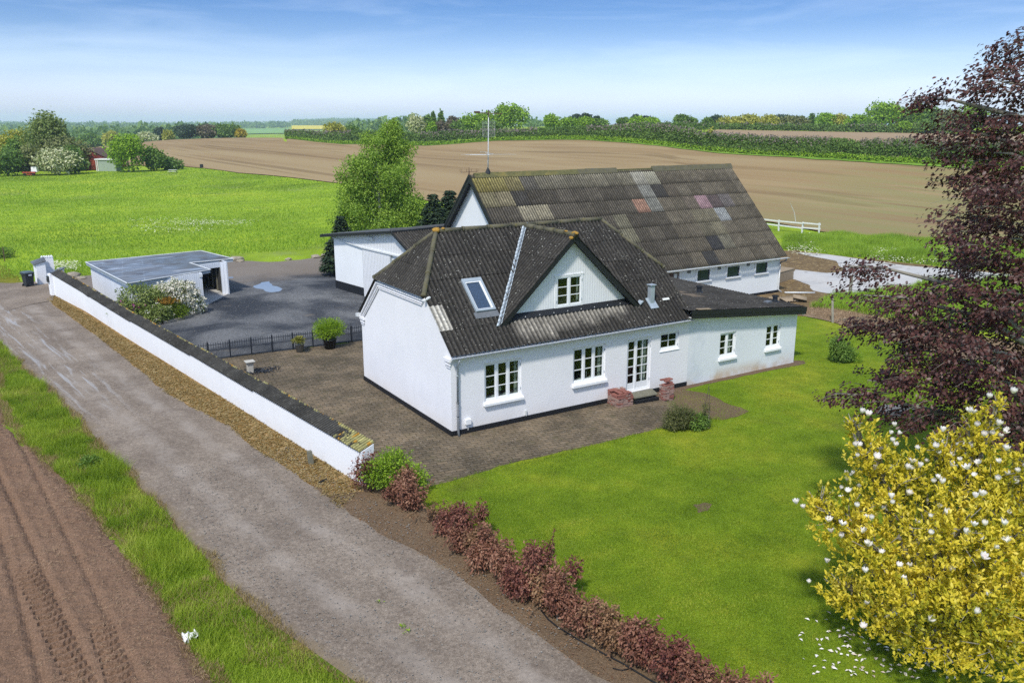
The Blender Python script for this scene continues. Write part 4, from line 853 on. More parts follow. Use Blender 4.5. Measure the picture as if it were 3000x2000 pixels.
corrugated('hip_roof', (-.13, 5.99, hz), (0, -1, 0), (hx, 0, RZ-hz), [(0, 0), (4.25, 0), (2.125, hv)], M['house_roof_sheet'], dull(.038), house, seed=4)
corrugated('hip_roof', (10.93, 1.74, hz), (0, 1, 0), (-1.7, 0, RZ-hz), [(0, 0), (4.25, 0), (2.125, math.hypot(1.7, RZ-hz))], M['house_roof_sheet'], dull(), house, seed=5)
def caps(name, a, b, r_=.09, L=1.1, m='ridge_cap', parent=None, lift=.03):
    a, b = np.array(a, float), np.array(b, float); k = max(1, round(np.linalg.norm(b-a)/L)); mb = MB()
    for i in range(k):
        p = a+(b-a)*i/k; q = a+(b-a)*((i+1)/k+.03/np.linalg.norm(b-a))
        p = p+np.array([0, 0, lift]); q = q+np.array([0, 0, lift-.012]); mb.tube([p, q], [r_*1.06, r_*.96], 10)
        mb.tube([p, p+(q-p)*.06], [r_*1.18, r_*1.18], 10)
    return mb.build(name, M[m], parent, True)
caps('ridge_cap', (1.53, RY, RZ), (9.2, RY, RZ), parent=house)
caps('hip_cap', (-.10, 1.72, 4.55), (1.53, RY, RZ), parent=house); caps('hip_cap', (-.10, 6.01, 4.55), (1.53, RY, RZ), .09, parent=house); caps('hip_cap', (10.92, 1.74, 4.58), (9.2, RY, RZ), .075, m='ridge_cap', parent=house)
def blob(mb, c, r, n=40, seed=1, flat=.6):
    bm = bmesh.new(); bmesh.ops.create_icosphere(bm, subdivisions=2, radius=1); rr = np.random.default_rng(seed); off = len(mb.v)
    vs = []
    for v in bm.verts:
        q = np.array(v.co); k = .75+.45*smooth_noise([q[0]*2+seed], [q[1]*2+q[2]], .8, seed)[0]; vs.append(np.array(c)+q*k*np.array(r))
    fs = [[v.index for v in f.verts] for f in bm.faces]; bm.free(); mb.add(vs, fs)
mb = MB(); blob(mb, (1.52, RY-.03, RZ+.05), (.17, .15, .11), seed=2); blob(mb, (1.80, RY-.05, RZ+.10), (.08, .07, .05), seed=5); mb.build('lichen_crust', M['orange_lichen'], house, True)
mb = MB(); mb.obox((-.02, 1.66, 4.50), (.77, .1, .3), (-.3, 1, 0), (0, 0, 1), .15, .07, .025); mb.build('gutter_end', M['gutter_white'], house); mb = MB(); mb.obox((-.1, 7.83, 2.78), (1, 0, 0), (0, 1, 0), (0, 0, 1), .08, .09, .06); mb.build('gutter_end', M['gutter_white'], house)
# eaves: soffit, gutter, downpipe
mb = MB(); mb.box(-.02, -.15, 2.70, X1+.05, -.004, 2.80); mb.build('soffit', M['white_paint'], house)
def gutter(a, b, r_, mat_, parent, drop=.02):
    a, b = np.array(a, float), np.array(b, float); d = unit(b-a); x = unit(np.cross(d, (0, 0, 1))); V = []; k = 7
    for rr in (r_, r_-.008):
        for p in (a, b): V += [p+x*math.cos(t)*rr-np.array([0, 0, 1])*math.sin(t)*rr for t in np.linspace(0, PI, k)]
    f = [(i, i+1, k+i+1, k+i) for i in range(k-1)]+[(2*k+i, 3*k+i, 3*k+i+1, 2*k+i+1) for i in range(k-1)]+[(0, k, 3*k, 2*k), (k-1, 3*k-1, 4*k-1, 2*k-1)]
    mb = MB(); mb.add(V, f)
    L = np.linalg.norm(b-a)
    for s in np.arange(.5, L, 1.1): mb.obox(a+d*s-np.array([0, 0, .0]), d, x, (0, 0, 1), .012, r_+.004, .006)
    return mb.build('gutter', M[mat_], parent)
gutter((-.08, -.235, 2.80), (X1+.10, -.235, 2.80), .055, 'gutter_grey', house)
mb = MB(); mb.tube([(.20, -.235, 2.75), (.20, -.235, 2.66), (.20, -.09, 2.48), (.20, -.08, 1.2)], .036, 8); mb.tube([(.20, -.08, 2.13), (.20, -.08, 2.17)], .05, 8); mb.build('downpipe', M['gutter_grey'], house, True)
mb = MB(); mb.tube([(.20, -.08, 1.22), (.205, -.08, .16), (.21, -.13, -.02)], [.042, .045, .05], 8)
for z in (1.20, .72): mb.tube([(.20, -.08, z-.02), (.20, -.08, z+.02)], .052, 8)
mb.build('downpipe', M['lead_grey'], house, True)
# windows of the front
N_ = (0, -1, 0); three = [(1, 1), (1, 1), (1, 1)]; two = [(1, 1), (1, 1)]
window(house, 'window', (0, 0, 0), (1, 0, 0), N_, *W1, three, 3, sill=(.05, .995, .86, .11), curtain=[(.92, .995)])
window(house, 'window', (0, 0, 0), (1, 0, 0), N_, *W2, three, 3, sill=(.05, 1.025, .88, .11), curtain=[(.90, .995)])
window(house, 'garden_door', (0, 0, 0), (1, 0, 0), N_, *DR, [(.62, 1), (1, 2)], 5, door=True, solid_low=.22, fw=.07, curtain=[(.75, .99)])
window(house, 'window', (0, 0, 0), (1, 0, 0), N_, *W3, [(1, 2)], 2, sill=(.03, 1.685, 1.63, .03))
mb = MB(); mb.box(.50, -.10, .34, .71, -.002, .53); mb.tube([(.60, -.05, .34), (.61, -.03, .12)], .012, 6); mb.build('meter_box', M['white_paint'], house, bevel=.012)
mb = MB(); mb.box(2.95, -.05, .22, 3.02, -.002, .41); mb.tube([(2.98, -.07, .38), (2.98, -.07, .2)], .012, 6); mb.build('tap', M['gutter_white'], house)
# arched lintels read as a slight relief over the big openings
for (a, b, c, d) in (W1, W2, DR):
    mb = MB(); n = 8; q = [(a-.04+(c-a+.08)*i/n, d+.015+.035*math.sin(PI*i/n)) for i in range(n+1)]
    for (xa, za), (xb, zb) in zip(q[:-1], q[1:]): mb.obox(((xa+xb)/2, -.008, (za+zb)/2+.025), unit(np.array([xb-xa, 0, zb-za])), (0, 1, 0), unit(np.array([-(zb-za), 0, xb-xa])), (xb-xa)/2, .0075, .022)
    mb.build('lintel', M['house_whitewash'], house)

# ---- dormer (part of the house)
dx, dz, dhw, dy0, dyw = 5.43, 6.44, 3.22, .50, .80; dS = (dz-3.43)/dhw; dL = math.hypot(1, dS)*dhw
yb = (dz-EZ)/RS+EY
corrugated('dormer_roof', (dx-dhw, yb+.1, 3.43), (0, -1, 0), (1, 0, dS), [(yb+.1-dy0, 0), (yb+.1-dy0, dL), (0.0, dL), (yb+.1-dy0-.35, 0)], M['house_roof_sheet'], dull(.035), house, seed=8)
corrugated('dormer_roof', (dx+dhw, dy0, 3.43), (0, 1, 0), (-1, 0, dS), [(0, 0), (.35, 0), (yb+.1-dy0, dL), (0, dL)], M['house_roof_sheet'], dull(.035), house, seed=9)
caps('ridge_cap', (dx, dy0-.05, dz), (dx, yb, dz), .10, .7, parent=house)
mb = MB(); blob(mb, (dx, dy0+.02, dz+.08), (.10, .22, .07), seed=4); blob(mb, (dx-.16, dy0+.03, dz-.08), (.08, .09, .07), seed=6); blob(mb, (dx-.05, dy0+.5, dz+.1), (.05, .10, .035), seed=7); mb.build('lichen_crust', M['orange_lichen'], house, True)
mb = MB()
for sg in (-1, 1):
    a = np.array([dx, dy0+.03, dz-.10]); b = np.array([dx+sg*(dhw+.02), dy0+.03, 3.43-.10]); mb.bar(a, b, .05, .17, up=(0, 1, 0)) if False else mb.extr([(dx, dy0+.005, dz-.0), (dx+sg*dhw, dy0+.005, 3.43), (dx+sg*dhw, dy0+.005, 3.43-.22), (dx, dy0+.005, dz-.23)], (0, .045, 0))
    mb.extr([(dx, dy0+.055, dz-.14), (dx+sg*dhw, dy0+.055, 3.43-.14), (dx+sg*dhw, dy0+.055, 3.43-.17), (dx, dy0+.055, dz-.17)], (0, dyw-dy0-.06, 0))
mb.build('bargeboard', M['black_paint'], house)
zb = roof_z(dyw)+.05; hw = (dz-.20-zb)/dS
DW = (4.81, 3.80, 5.99, 4.94)
mb = MB(); u0 = dx-hw
def tri(xa, xb, za, zb2): pass
zt = lambda x: dz-.17-abs(x-dx)*dS
xs = sorted({dx-hw, DW[0], dx, DW[2], dx+hw, *np.linspace(dx-hw, dx+hw, 9)})
for a, b in zip(xs[:-1], xs[1:]):
    inside = a >= DW[0]-1e-6 and b <= DW[2]+1e-6
    for lo, hi_a, hi_b in ([(zb, None, None)] if not inside else [(zb, DW[1], DW[1]), (DW[3], None, None)]):
        ha = max(lo, zt(a)) if hi_a is None else hi_a; hb = max(lo, zt(b)) if hi_b is None else hi_b
        if ha-lo < 1e-4 and hb-lo < 1e-4: continue
        mb.add([(a, dyw, lo), (b, dyw, lo), (b, dyw, hb), (a, dyw, ha)], [(0, 1, 2, 3)])
mb.box(DW[0]-.07, dyw-.03, DW[3], DW[2]+.07, dyw+.02, DW[3]+.05)
for x in (DW[0]-.05, DW[2]+.0): mb.box(x, dyw-.02, DW[1], x+.05, dyw+.06, DW[3]-.002)
mb.box(DW[0]-.06, dyw-.022, zb-.02, DW[2]+.06, dyw-.002, DW[1]); mb.box(dx-hw, dyw-.012, zb-.03, DW[0]-.07, dyw-.001, zb+.02); mb.box(DW[2]+.07, dyw-.012, zb-.03, dx+hw, dyw-.001, zb+.02)
mb.build('dormer_wall', M['white_cladding'], house)
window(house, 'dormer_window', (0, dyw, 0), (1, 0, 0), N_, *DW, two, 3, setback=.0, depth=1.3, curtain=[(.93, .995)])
mb = MB(); mb.obox((dx, dyw-.10, roof_z(dyw-.10)+.075), (1, 0, 0), unit(np.array([0, 1, RS])), unit(np.array([0, -RS, 1])), hw+.18, .13, .012)
mb.build('flashing', M['black_paint'], house)
for x in np.arange(dx-hw, dx+hw, .62): mb = MB(); blob(mb, (x, dyw-.16, roof_z(dyw-.16)+.1), (.018, .018, .018), seed=3); mb.build('roof_screw', M['gutter_white'], house)
# zinc valley on the left of the dormer
mb = MB(); pr = None; n = 26; rr = np.random.default_rng(3); quads = []
for i in range(n+1):
    t = i/n; x = dx-dhw+.02+(dhw-.02)*t; zz = dz-(dx-x)*dS; y = (zz-EZ)/RS+EY; w = .065+.008*math.sin(i*2.1)+.004*rr.normal()
    quads.append(((x-w-.07, y-.02, roof_z(y-.02)+.065), (x+.02, y+.0, zz+.05), (x+.06+w*.4, y-.03, dz-(dx-x-.06-w*.4)*dS+.068)))
for a, b in zip(quads[:-1], quads[1:]): mb.add([a[0], a[1], b[1], b[0]], [(0, 1, 2, 3)]); mb.add([a[1], a[2], b[2], b[1]], [(0, 1, 2, 3)])
zv = mb.build('valley_flashing', M['zinc'], house, True); sd = zv.modifiers.new('thick', 'SOLIDIFY'); sd.thickness = .01; sd.offset = 1
mb = MB(); mb.obox((dx+dhw+.02, dy0+.1, 3.60), (.8, 0, .6), (0, 1, 0), (-.6, 0, .8), .10, .13, .02); mb.build('valley_flashing', M['zinc'], house)
# roof window
sk = MB(); Nn = np.array([0, -RS, 1])/SL
def RP(x, v, h=0.): return np.array([x, EY, EZ])+V_*v+Nn*h
sx0, sx1, sv0, sv1 = 1.56, 2.36, 1.60, 3.06
def sbox(mb, x0, v0, x1, v1, h0, h1): mb.obox(RP((x0+x1)/2, (v0+v1)/2, (h0+h1)/2), (1, 0, 0), V_, Nn, (x1-x0)/2, (v1-v0)/2, (h1-h0)/2)
for q in ((sx0, sv0, sx0+.09, sv1), (sx1-.09, sv0, sx1, sv1), (sx0+.09, sv0, sx1-.09, sv0+.09), (sx0+.09, sv1-.16, sx1-.09, sv1)): sbox(sk, *q, .0, .13)
skw = sk.build('roof_window', M['blue_grey_paint'], house, bevel=.01)
sk = MB(); sbox(sk, sx0-.1, sv0-.26, sx1+.06, sv0-.004, .035, .06); sk.build('apron_flashing', M['lead_grey'], skw)
sk = MB()
for q in ((sx0+.09, sv0+.09, sx0+.105, sv1-.16), (sx1-.15, sv0+.09, sx1-.09, sv1-.16), (sx0+.105, sv1-.195, sx1-.15, sv1-.16), (sx0+.105, sv0+.09, sx1-.15, sv0+.105)): sbox(sk, *q, .071, .115)
sk.build('inner_frame', M['white_paint'], skw)
sk = MB(); sbox(sk, sx0+.10, sv0+.10, sx1-.145, sv1-.19, .088, .094); sk.build('pane', M['window_glass'], skw)
sk = MB(); sbox(sk, sx0+.092, sv0+.092, sx1-.092, sv1-.162, .058, .070); sk.build('blind', M['blue_blind'], skw)  # added blue panel, its colour imitates sky reflected in the glass
# zinc vent
vb = RP(9.24, .62*SL+.2, .03); mb = MB(); mb.obox(vb+np.array([0, 0, .30]), (1, 0, 0), (0, 1, 0), (0, 0, 1), .10, .10, .36); mb.obox(vb+np.array([0, 0, .68]), (1, 0, 0), (0, 1, 0), (0, 0, 1), .14, .14, .02)
ve = mb.build('roof_vent', M['zinc'], house, bevel=.008)
mb = MB(); mb.obox(vb-V_*.08+Nn*.02, (1, 0, 0), V_, Nn, .19, .26, .02); mb.build('vent_flashing', M['zinc'], ve)
mb = MB(); mb.obox(RP(10.02, 1.05, .055), (1, 0, 0), V_, Nn, .17, .05, .012); mb.build('bird_lime', M['worn_white'], house)

# ---- extension (part of the farmhouse)
EO = np.array([17.43, -.30, 2.56]); eS = (3.19-2.56)/6.93; ez = lambda x: 2.56+(17.43-x)*eS
mb = MB(); panel(mb, (X1, 0, 0), (1, 0, 0), XE-X1, 2.2, [(W4[0]-X1, W4[1], W4[2]-X1, W4[3]), (W5[0]-X1, W5[1], W5[2]-X1, W5[3])], .14, (0, -1, 0))
mb.add([(X1, 0, 2.2), (XE, 0, 2.2), (XE, 0, ez(XE)-.1), (X1, 0, ez(X1)-.1)], [(0, 1, 2, 3)])
mb.add([(XE, 0, 0), (XE, 8.4, 0), (XE, 8.4, ez(XE)-.1), (XE, 0, ez(XE)-.1)], [(0, 1, 2, 3)]); mb.add([(XE, 8.4, 0), (X1, 8.4, 0), (X1, 8.4, ez(X1)-.1), (XE, 8.4, ez(XE)-.1)], [(0, 1, 2, 3)])
mb.build('extension_wall', M['extension_whitewash'], house)
def ext_col(ci, ri, uu, vv, r):
    b = np.broadcast_to(grey(r, .040), uu.shape+(3,)).copy(); k = np.clip((1.1-np.abs(uu-3.3-.15*vv))/.2, 0, 1)*np.clip((vv-3.1)/.5, 0, 1)*np.clip((5.4-vv)/.8, 0, 1)*(smooth_noise(uu, vv*.25, .18, 3) > .42)
    return b*(1-k[..., None])+np.array([.13, .105, .08])*k[..., None]
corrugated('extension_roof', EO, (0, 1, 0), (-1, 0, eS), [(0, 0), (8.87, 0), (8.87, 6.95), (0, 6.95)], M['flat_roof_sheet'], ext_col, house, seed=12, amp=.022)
mb = MB(); mb.extr([(10.60, -.33, ez(10.60)+.03), (17.47, -.33, ez(17.47)+.03), (17.47, -.33, ez(17.47)-.145), (10.60, -.33, ez(10.6)-.145)], (0, .03, 0)); mb.extr([(10.60, -.315, ez(10.60)-.148), (17.46, -.315, ez(17.46)-.148), (17.46, -.315, ez(17.46)-.30), (10.60, -.315, ez(10.6)-.30)], (0, .03, 0))
mb.box(17.40, -.28, 2.27, 17.44, 8.55, 2.54); mb.build('fascia', M['black_paint'], house)
mb = MB(); mb.extr([(10.62, -.28, ez(10.62)-.29), (17.40, -.28, ez(17.40)-.29), (17.40, -.28, ez(17.4)-.27), (10.62, -.28, ez(10.62)-.27)], (0, .28, 0)); mb.box(XE+.002, -.28, 2.24, 17.40, 8.5, 2.265); mb.build('soffit', M['white_paint'], house)
mb = MB(); mb.obox((11.3, -.24, ez(11.3)+.07), (1, 0, -eS), (0, 1, 0), (eS, 0, 1), .34, .10, .012); mb.build('patch_sheet', M['dry_twig'], house)
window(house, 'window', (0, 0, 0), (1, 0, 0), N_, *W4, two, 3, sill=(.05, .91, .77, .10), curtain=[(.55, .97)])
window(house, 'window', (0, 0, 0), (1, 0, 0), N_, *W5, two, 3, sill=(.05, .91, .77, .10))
def ext_at(x, y):
    r = ray(x, y); n = np.array([eS, 0, 1]); return CAM+r*((n@EO-n@CAM)/(n@r))
for px in ((2048, 858), (2270, 886)):
    p = ext_at(*px); mb = MB(); mb.lathe((p[0], p[1], p[2]), [(.12, 0), (.11, .26), (.15, .27), (.15, .32)], 12); mb.lathe((p[0], p[1], p[2]+.03), [(.2, 0), (.18, .02), (.11, .04)], 12); mb.build('roof_vent', M['iron'], house)
p = ext_at(2249, 889); mb = MB(); mb.obox(p+[0, 0, .06], (1, .2, 0), (-.2, 1, 0), (0, 0, 1), .16, .12, .05); mb.build('loose_tile', M['lead_grey'], house)

# ---- the barn
barn = empty('barn', (10.3, 11.46, 0), 'long white barn with a steep patchwork roof of corrugated sheets behind the farmhouse', 'barn')
BS, BE, BY0, BRY = 1.015, 2.31, 11.15, 16.40; BRZ = BE+(BRY-BY0)*BS; bx0, bx1 = 9.95, 29.75; bSL = math.hypot(1, BS)
SPEC = {(10, 4): (.29, .175, .13), (15, 4): (.30, .20, .22), (16, 3): (.27, .285, .29), (11, 5): (.21, .21, .19), (11, 4): (.19, .19, .17), (11, 6): (.27, .26, .22), (12, 6): (.25, .24, .19),
        (8, 3): (.155, .145, .105), (8, 2): (.165, .155, .11), (14, 3): (.155, .14, .10), (15, 3): (.16, .145, .105), (14, 2): (.09, .082, .06), (15, 2): (.17, .155, .11), (15, 1): (.16, .15, .115), (13, 5): (.105, .09, .07), (14, 4): (.10, .085, .068), (14, 5): (.10, .088, .068),
        (14, 1): (.034, .034, .036), (13, 0): (.038, .037, .036), (12, 5): (.042, .040, .038), (0, 6): (.19, .165, .06), (1, 6): (.20, .175, .07), (2, 6): (.16, .14, .07), (0, 5): (.20, .18, .11), (1, 5): (.21, .185, .12), (2, 4): (.27, .245, .18), (3, 4): (.26, .235, .17),
        (16, 4): (.075, .06, .06), (17, 4): (.10, .09, .088), (3, 6): (.075, .07, .06), (2, 5): (.045, .042, .038)}
def barn_col(ci, ri, uu, vv, r):
    b = SPEC.get((ci, ri))
    v = r.random()
    if b is None: b = np.array([.064, .057, .046])*(.75+.5*v) if ri < 6 else np.array([.10, .092, .07])*(.85+.3*v)
    if ci > 11 and (ci, ri) not in SPEC: b = np.array([.088, .077, .059])*(.8+.4*v)
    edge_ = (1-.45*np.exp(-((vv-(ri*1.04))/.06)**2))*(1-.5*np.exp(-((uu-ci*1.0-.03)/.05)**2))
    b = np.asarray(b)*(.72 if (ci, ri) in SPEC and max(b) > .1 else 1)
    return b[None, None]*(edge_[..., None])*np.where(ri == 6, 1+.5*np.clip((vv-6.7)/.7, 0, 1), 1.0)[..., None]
bl = (BRY-BY0)*bSL
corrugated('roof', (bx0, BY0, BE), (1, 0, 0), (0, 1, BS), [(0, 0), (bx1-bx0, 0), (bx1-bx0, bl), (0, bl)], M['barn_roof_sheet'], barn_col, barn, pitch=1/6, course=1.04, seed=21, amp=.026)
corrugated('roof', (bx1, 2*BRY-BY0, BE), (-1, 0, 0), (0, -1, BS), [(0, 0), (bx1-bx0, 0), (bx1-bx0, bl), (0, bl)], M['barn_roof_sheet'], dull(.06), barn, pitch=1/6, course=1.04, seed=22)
# ridge: mossy boards in three lengths, one of them missing its cap
for a, b, m_, h_ in ((bx0+.3, 17.2, 'mossy_ridge', .13), (17.2, 20.1, 'ridge_cap', .15), (22.9, bx1+.05, 'ridge_cap', .17)):
    mb = MB(); n = max(2, int((b-a)/.5)); rr = np.random.default_rng(int(a*10))
    for i in range(n):
        xa, xb = a+(b-a)*i/n, a+(b-a)*(i+1)/n+.02; e = .02*rr.random()
        mb.add([(xa, BRY-.20, BRZ-.13), (xb, BRY-.20, BRZ-.13), (xb, BRY, BRZ+h_+e), (xa, BRY, BRZ+h_+e), (xa, BRY+.2, BRZ-.13), (xb, BRY+.2, BRZ-.13)], [(0, 1, 2, 3), (3, 2, 5, 4), (0, 3, 4), (1, 5, 2)])
    mb.build('ridge_cap', M[m_], barn)
mb = MB(); mb.box(20.1, BRY-.08, BRZ-.1, 22.9, BRY+.08, BRZ+.06); mb.build('ridge_cap', M['mossy_ridge'], barn)
bW = [(22.38, 1.42, 23.44, 2.06), (24.83, 1.42, 25.92, 2.06), (27.30, 1.42, 28.37, 2.06)]; bD = (19.7, .1, 20.98, 2.08); BX0, BX1 = 10.35, 29.50; BY1 = 2*BRY-11.46
mb = MB(); panel(mb, (BX0, 11.46, 0), (1, 0, 0), BX1-BX0, 2.55, [(a-BX0, b, c-BX0, d) for a, b, c, d in bW+[bD]], .12, (0, -1, 0))
for x, fl in ((BX0, 0), (BX1, 1)):
    q = [(x, 11.46, 0), (x, 11.46, 2.55), (x, BRY, BRZ-.05), (x, BY1, 2.55), (x, BY1, 0)]; mb.add(q, [tuple(range(5)) if not fl else tuple(range(4, -1, -1))])
mb.add([(BX0, BY1, 0), (BX1, BY1, 0), (BX1, BY1, 2.55), (BX0, BY1, 2.55)], [(3, 2, 1, 0)]); mb.build('wall', M['barn_whitewash'], barn)
mb = MB(); mb.box(20.9, 11.435, -.05, BX1+.025, 11.47, .17); mb.box(BX1-.01, 11.47, -.05, BX1+.025, BY1, .17); mb.build('plinth', M['black_plinth'], barn)
for (a, b, c, d) in bW:
    fr = MB()
    for q in ((a-.07, b-.02, a+.03, d+.05), (c-.03, b-.02, c+.07, d+.05), (a+.03, d-.02, c-.03, d+.05)): fr.box(q[0], 11.42, q[1], q[2], 11.50, q[3])
    fr.box(a-.10, 11.36, b-.09, c+.10, 11.50, b-.0); fo = fr.build('window', M['white_paint'], barn)
    g = MB(); g.box(a+.02, 11.50, b, c-.02, 11.515, d); g.build('pane', M['dark_pane'], fo)
    fr = MB(); fr.box(a+.02, 11.47, b+.001, a+.05, 11.50, d-.02); fr.box(c-.06, 11.47, b+.001, c-.03, 11.50, d-.02); fr.box(a+.05, 11.47, d-.05, c-.06, 11.50, d-.02); fr.build('inner_frame', M['iron'], fo)
for x in (21.75, 24.2, 26.66): mb = MB(); mb.box(x-.14, 11.445, 1.94, x+.14, 11.47, 2.15); mb.build('air_vent', M['lead_grey'], barn)
mb = MB(); mb.box(bD[0], 11.52, bD[1], bD[2], 11.56, bD[3]); mb.box(20.62, 11.50, 1.5, 20.88, 11.525, 2.0, 1); mb.build('door', [M['rusty_metal'], M['curtain']], barn)
mb = MB(); mb.box(bD[2], 11.42, .1, bD[2]+.09, 11.47, 2.1); mb.build('door_frame', M['white_paint'], barn)
gutter((19.3, 11.06, 2.28), (bx1+.12, 11.06, 2.26), .07, 'gutter_white', barn)
mb = MB(); mb.tube([(29.62, 11.06, 2.22), (29.62, 11.10, 2.05), (29.50, 11.36, 1.98), (29.46, 11.38, 1.85)], .045, 8); mb.build('downpipe_elbow', M['lead_grey'], barn, True)
mb = MB(); mb.tube([(29.46, 11.39, 1.86), (29.46, 11.39, .22), (29.6, 11.25, .06)], .04, 8); mb.build('downpipe', M['gutter_white'], barn, True)
# deep black bargeboards on the left gable
mb = MB()
for sg in (-1, 1):
    a = (bx0, BRY, BRZ+.06); b = (bx0, BRY+sg*5.3, BE+.0)
    mb.extr([a, b, (b[0], b[1], b[2]-.34), (a[0], a[1], a[2]-.40)], (.04, 0, 0)); mb.extr([(bx0-.02, a[1], a[2]+.02), (bx0-.02, b[1], b[2]+.02), (bx0-.02, b[1], b[2]-.12), (bx0-.02, a[1], a[2]-.14)], (.018, 0, 0))
    mb.extr([(bx0+.05, a[1], a[2]-.16), (bx0+.05, b[1], b[2]-.12), (bx0+.05, b[1], b[2]-.16), (bx0+.05, a[1], a[2]-.21)], (BX0-bx0-.06, 0, 0))
mb.build('bargeboard', M['black_paint'], barn)

# ---- lean-to garage
la = np.array([6.33, 27.8, 0]); lu = unit(np.array([.139, -.990, 0])); ln = np.array([-.990, -.139, 0]); Zv = np.array([0, 0, 1.])
LP = lambda s, z, d=0.: la+lu*s+Zv*z-ln*d
gar = empty('garage', tuple(la), 'white lean-to garage with tall profiled sliding door beside the barn', 'garage')
ltop = lambda s: 3.38+(s+1.04)*(4.40-3.38)/8.56 if s <= 7.52 else 4.40-(s-7.52)*.53
mb = MB(); mb.add([LP(0, 0), LP(3.62, 0), LP(3.62, 3.06), LP(0, 3.30)], [(0, 1, 2, 3)]); mb.add([LP(0, 0), LP(0, 3.3), LP(0, 3.3, 4.2), LP(0, 0, 4.2)], [(0, 1, 2, 3)]); mb.build('wall', M['barn_whitewash'], gar); mb = MB(); mb.add([LP(6.95, 0), LP(11.2, 0), LP(11.2, ltop(11.2)-.05), LP(6.95, 3.02)], [(0, 1, 2, 3)])
mb.add([LP(11.2, 0), LP(11.2, 0, 4), LP(11.2, ltop(11.2)-.05, 4), LP(11.2, ltop(11.2)-.05)], [(0, 1, 2, 3)])
mb.build('wall', M['barn_whitewash'], gar)
mb = MB(); mb.obox(LP(1.81, .22, -.012), lu, ln, Zv, 1.83, .02, .30); mb.build('plinth', M['black_plinth'], gar)
mb = MB(); q = [(-.02, 3.31), (3.62, 3.07), (7.6, 3.0), (9.6, 2.98), (9.6, ltop(9.6)-.06), (7.52, 4.30), (-.02, ltop(0)-.09)]
mb.extr([LP(s, z, -.03) for s, z in q], -ln*.06); mb.build('cladding', M['profiled_sheet'], gar)
mb = MB(); mb.bar(LP(-.05, 3.29, -.06), LP(3.62, 3.05, -.06), .10, .07); mb.bar(LP(3.62, 3.05, -.08), LP(9.6, 2.98, -.08), .12, .08); mb.build('rail', M['gutter_white'], gar)
mb = MB(); mb.obox(LP(5.29, 1.53, -.05), lu, ln, Zv, 1.60, .03, 1.50); mb.build('sliding_door', M['profiled_sheet'], gar)
mb = MB(); mb.obox(LP(6.92, 1.53, -.06), lu, ln, Zv, .035, .05, 1.50); mb.build('door_edge', M['gutter_grey'], gar)
pl = LP(4.66, 3.72, -.10); mb = MB(); mb.obox(LP(4.66, 3.70, -.13), lu, ln, Zv, .45, .05, .06); mb.obox(LP(4.66, 3.78, -.09), lu, ln, Zv, .45, .09, .02); mb.build('wall_lamp', M['aerial_metal'], gar)
mb = MB(); A_, B_ = LP(-1.04, ltop(-1.04), -.38), LP(7.52, ltop(7.52), -.38); mb.extr([A_, B_, B_-ln*4.6, A_-ln*4.6], (0, 0, .05)); mb.build('roof', M['felt_dark'], gar)
mb = MB(); mb.extr([LP(-1.08, ltop(-1.04)+.03, -.41), LP(7.5, ltop(7.52)+.035, -.41), LP(7.5, ltop(7.52)-.11, -.41), LP(-1.08, ltop(-1.04)-.15, -.41)], -ln*.03); mb.extr([LP(7.52, ltop(7.52)+.04, -.41), LP(11.4, ltop(11.4)+.03, -.41), LP(11.4, ltop(11.4)-.10, -.41), LP(7.52, ltop(7.52)-.10, -.41)], -ln*.03); mb.build('fascia', M['black_paint'], gar)
mb = MB(); mb.extr([LP(7.50, ltop(7.52)-.09, -.36), LP(9.6, ltop(9.6)-.09, -.36), LP(9.6, ltop(9.6)-.12, -.36), LP(7.5, ltop(7.52)-.12, -.36)], -ln*.33); mb.build('soffit', M['white_paint'], gar)
sl_ = math.hypot(3.9, 3.9*.53)
corrugated('roof', LP(11.42, ltop(11.42)+.01, 4.4), ln, LP(7.52, ltop(7.52))-LP(11.42, ltop(11.42)), [(0, 0), (4.78, 0), (4.78, sl_), (0, sl_)], M['flat_roof_sheet'], dull(.042), gar, seed=31)
mb = MB(); mb.tube([LP(7.52, ltop(7.52)+.05, -.38), LP(7.52, ltop(7.52)+.05, 4.4)], .12, 8); mb.build('ridge_cap', M['felt_dark'], gar)

# ---- carport shed
shed = empty('carport_shed', (-6.4, 25.2, 0), 'low white boarded shed with shiny grey felt roof and an open carport bay', 'shed')
q0, q1, q2 = G(374, 830, 1.88), G(615, 790, 2.06), G(252, 768, 1.66); nS = np.cross(q1-q0, q2-q0); nS /= nS[2]
def sh(x, y, dz_=0.):
    r = ray(x, y); n = nS; return CAM+r*((n@q0-n@CAM)/(n@r))+np.array([0, 0, dz_])
sz = lambda x, y: q0[2]-nS[0]*(x-q0[0])-nS[1]*(y-q0[1])
RPOL = [sh(374, 830), sh(615, 790), sh(554, 770), sh(682, 758), sh(588, 735), sh(252, 768)]
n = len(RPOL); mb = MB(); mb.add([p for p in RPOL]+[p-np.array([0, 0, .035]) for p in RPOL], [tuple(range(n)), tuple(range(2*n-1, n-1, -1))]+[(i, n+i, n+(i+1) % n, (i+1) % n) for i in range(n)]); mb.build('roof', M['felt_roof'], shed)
c0 = sum(RPOL)/n; mb = MB(); me_ = MB()
for i in range(n):
    a, b = RPOL[i], RPOL[(i+1) % n]; d = unit(b-a); o = np.cross(d, (0, 0, 1)); mb.extr([a+o*.012-Zv*.036, b+o*.012-Zv*.036, b+o*.012-Zv*.19, a+o*.012-Zv*.19], -o*.03)
    me_.bar(a+o*.03+Zv*.012, b+o*.03+Zv*.012, .07, .035)
mb.build('fascia', M['blue_grey_paint'], shed); me_.build('edge_trim', M['gutter_white'], shed)
ins = lambda P_, k: P_+(c0-P_)*k
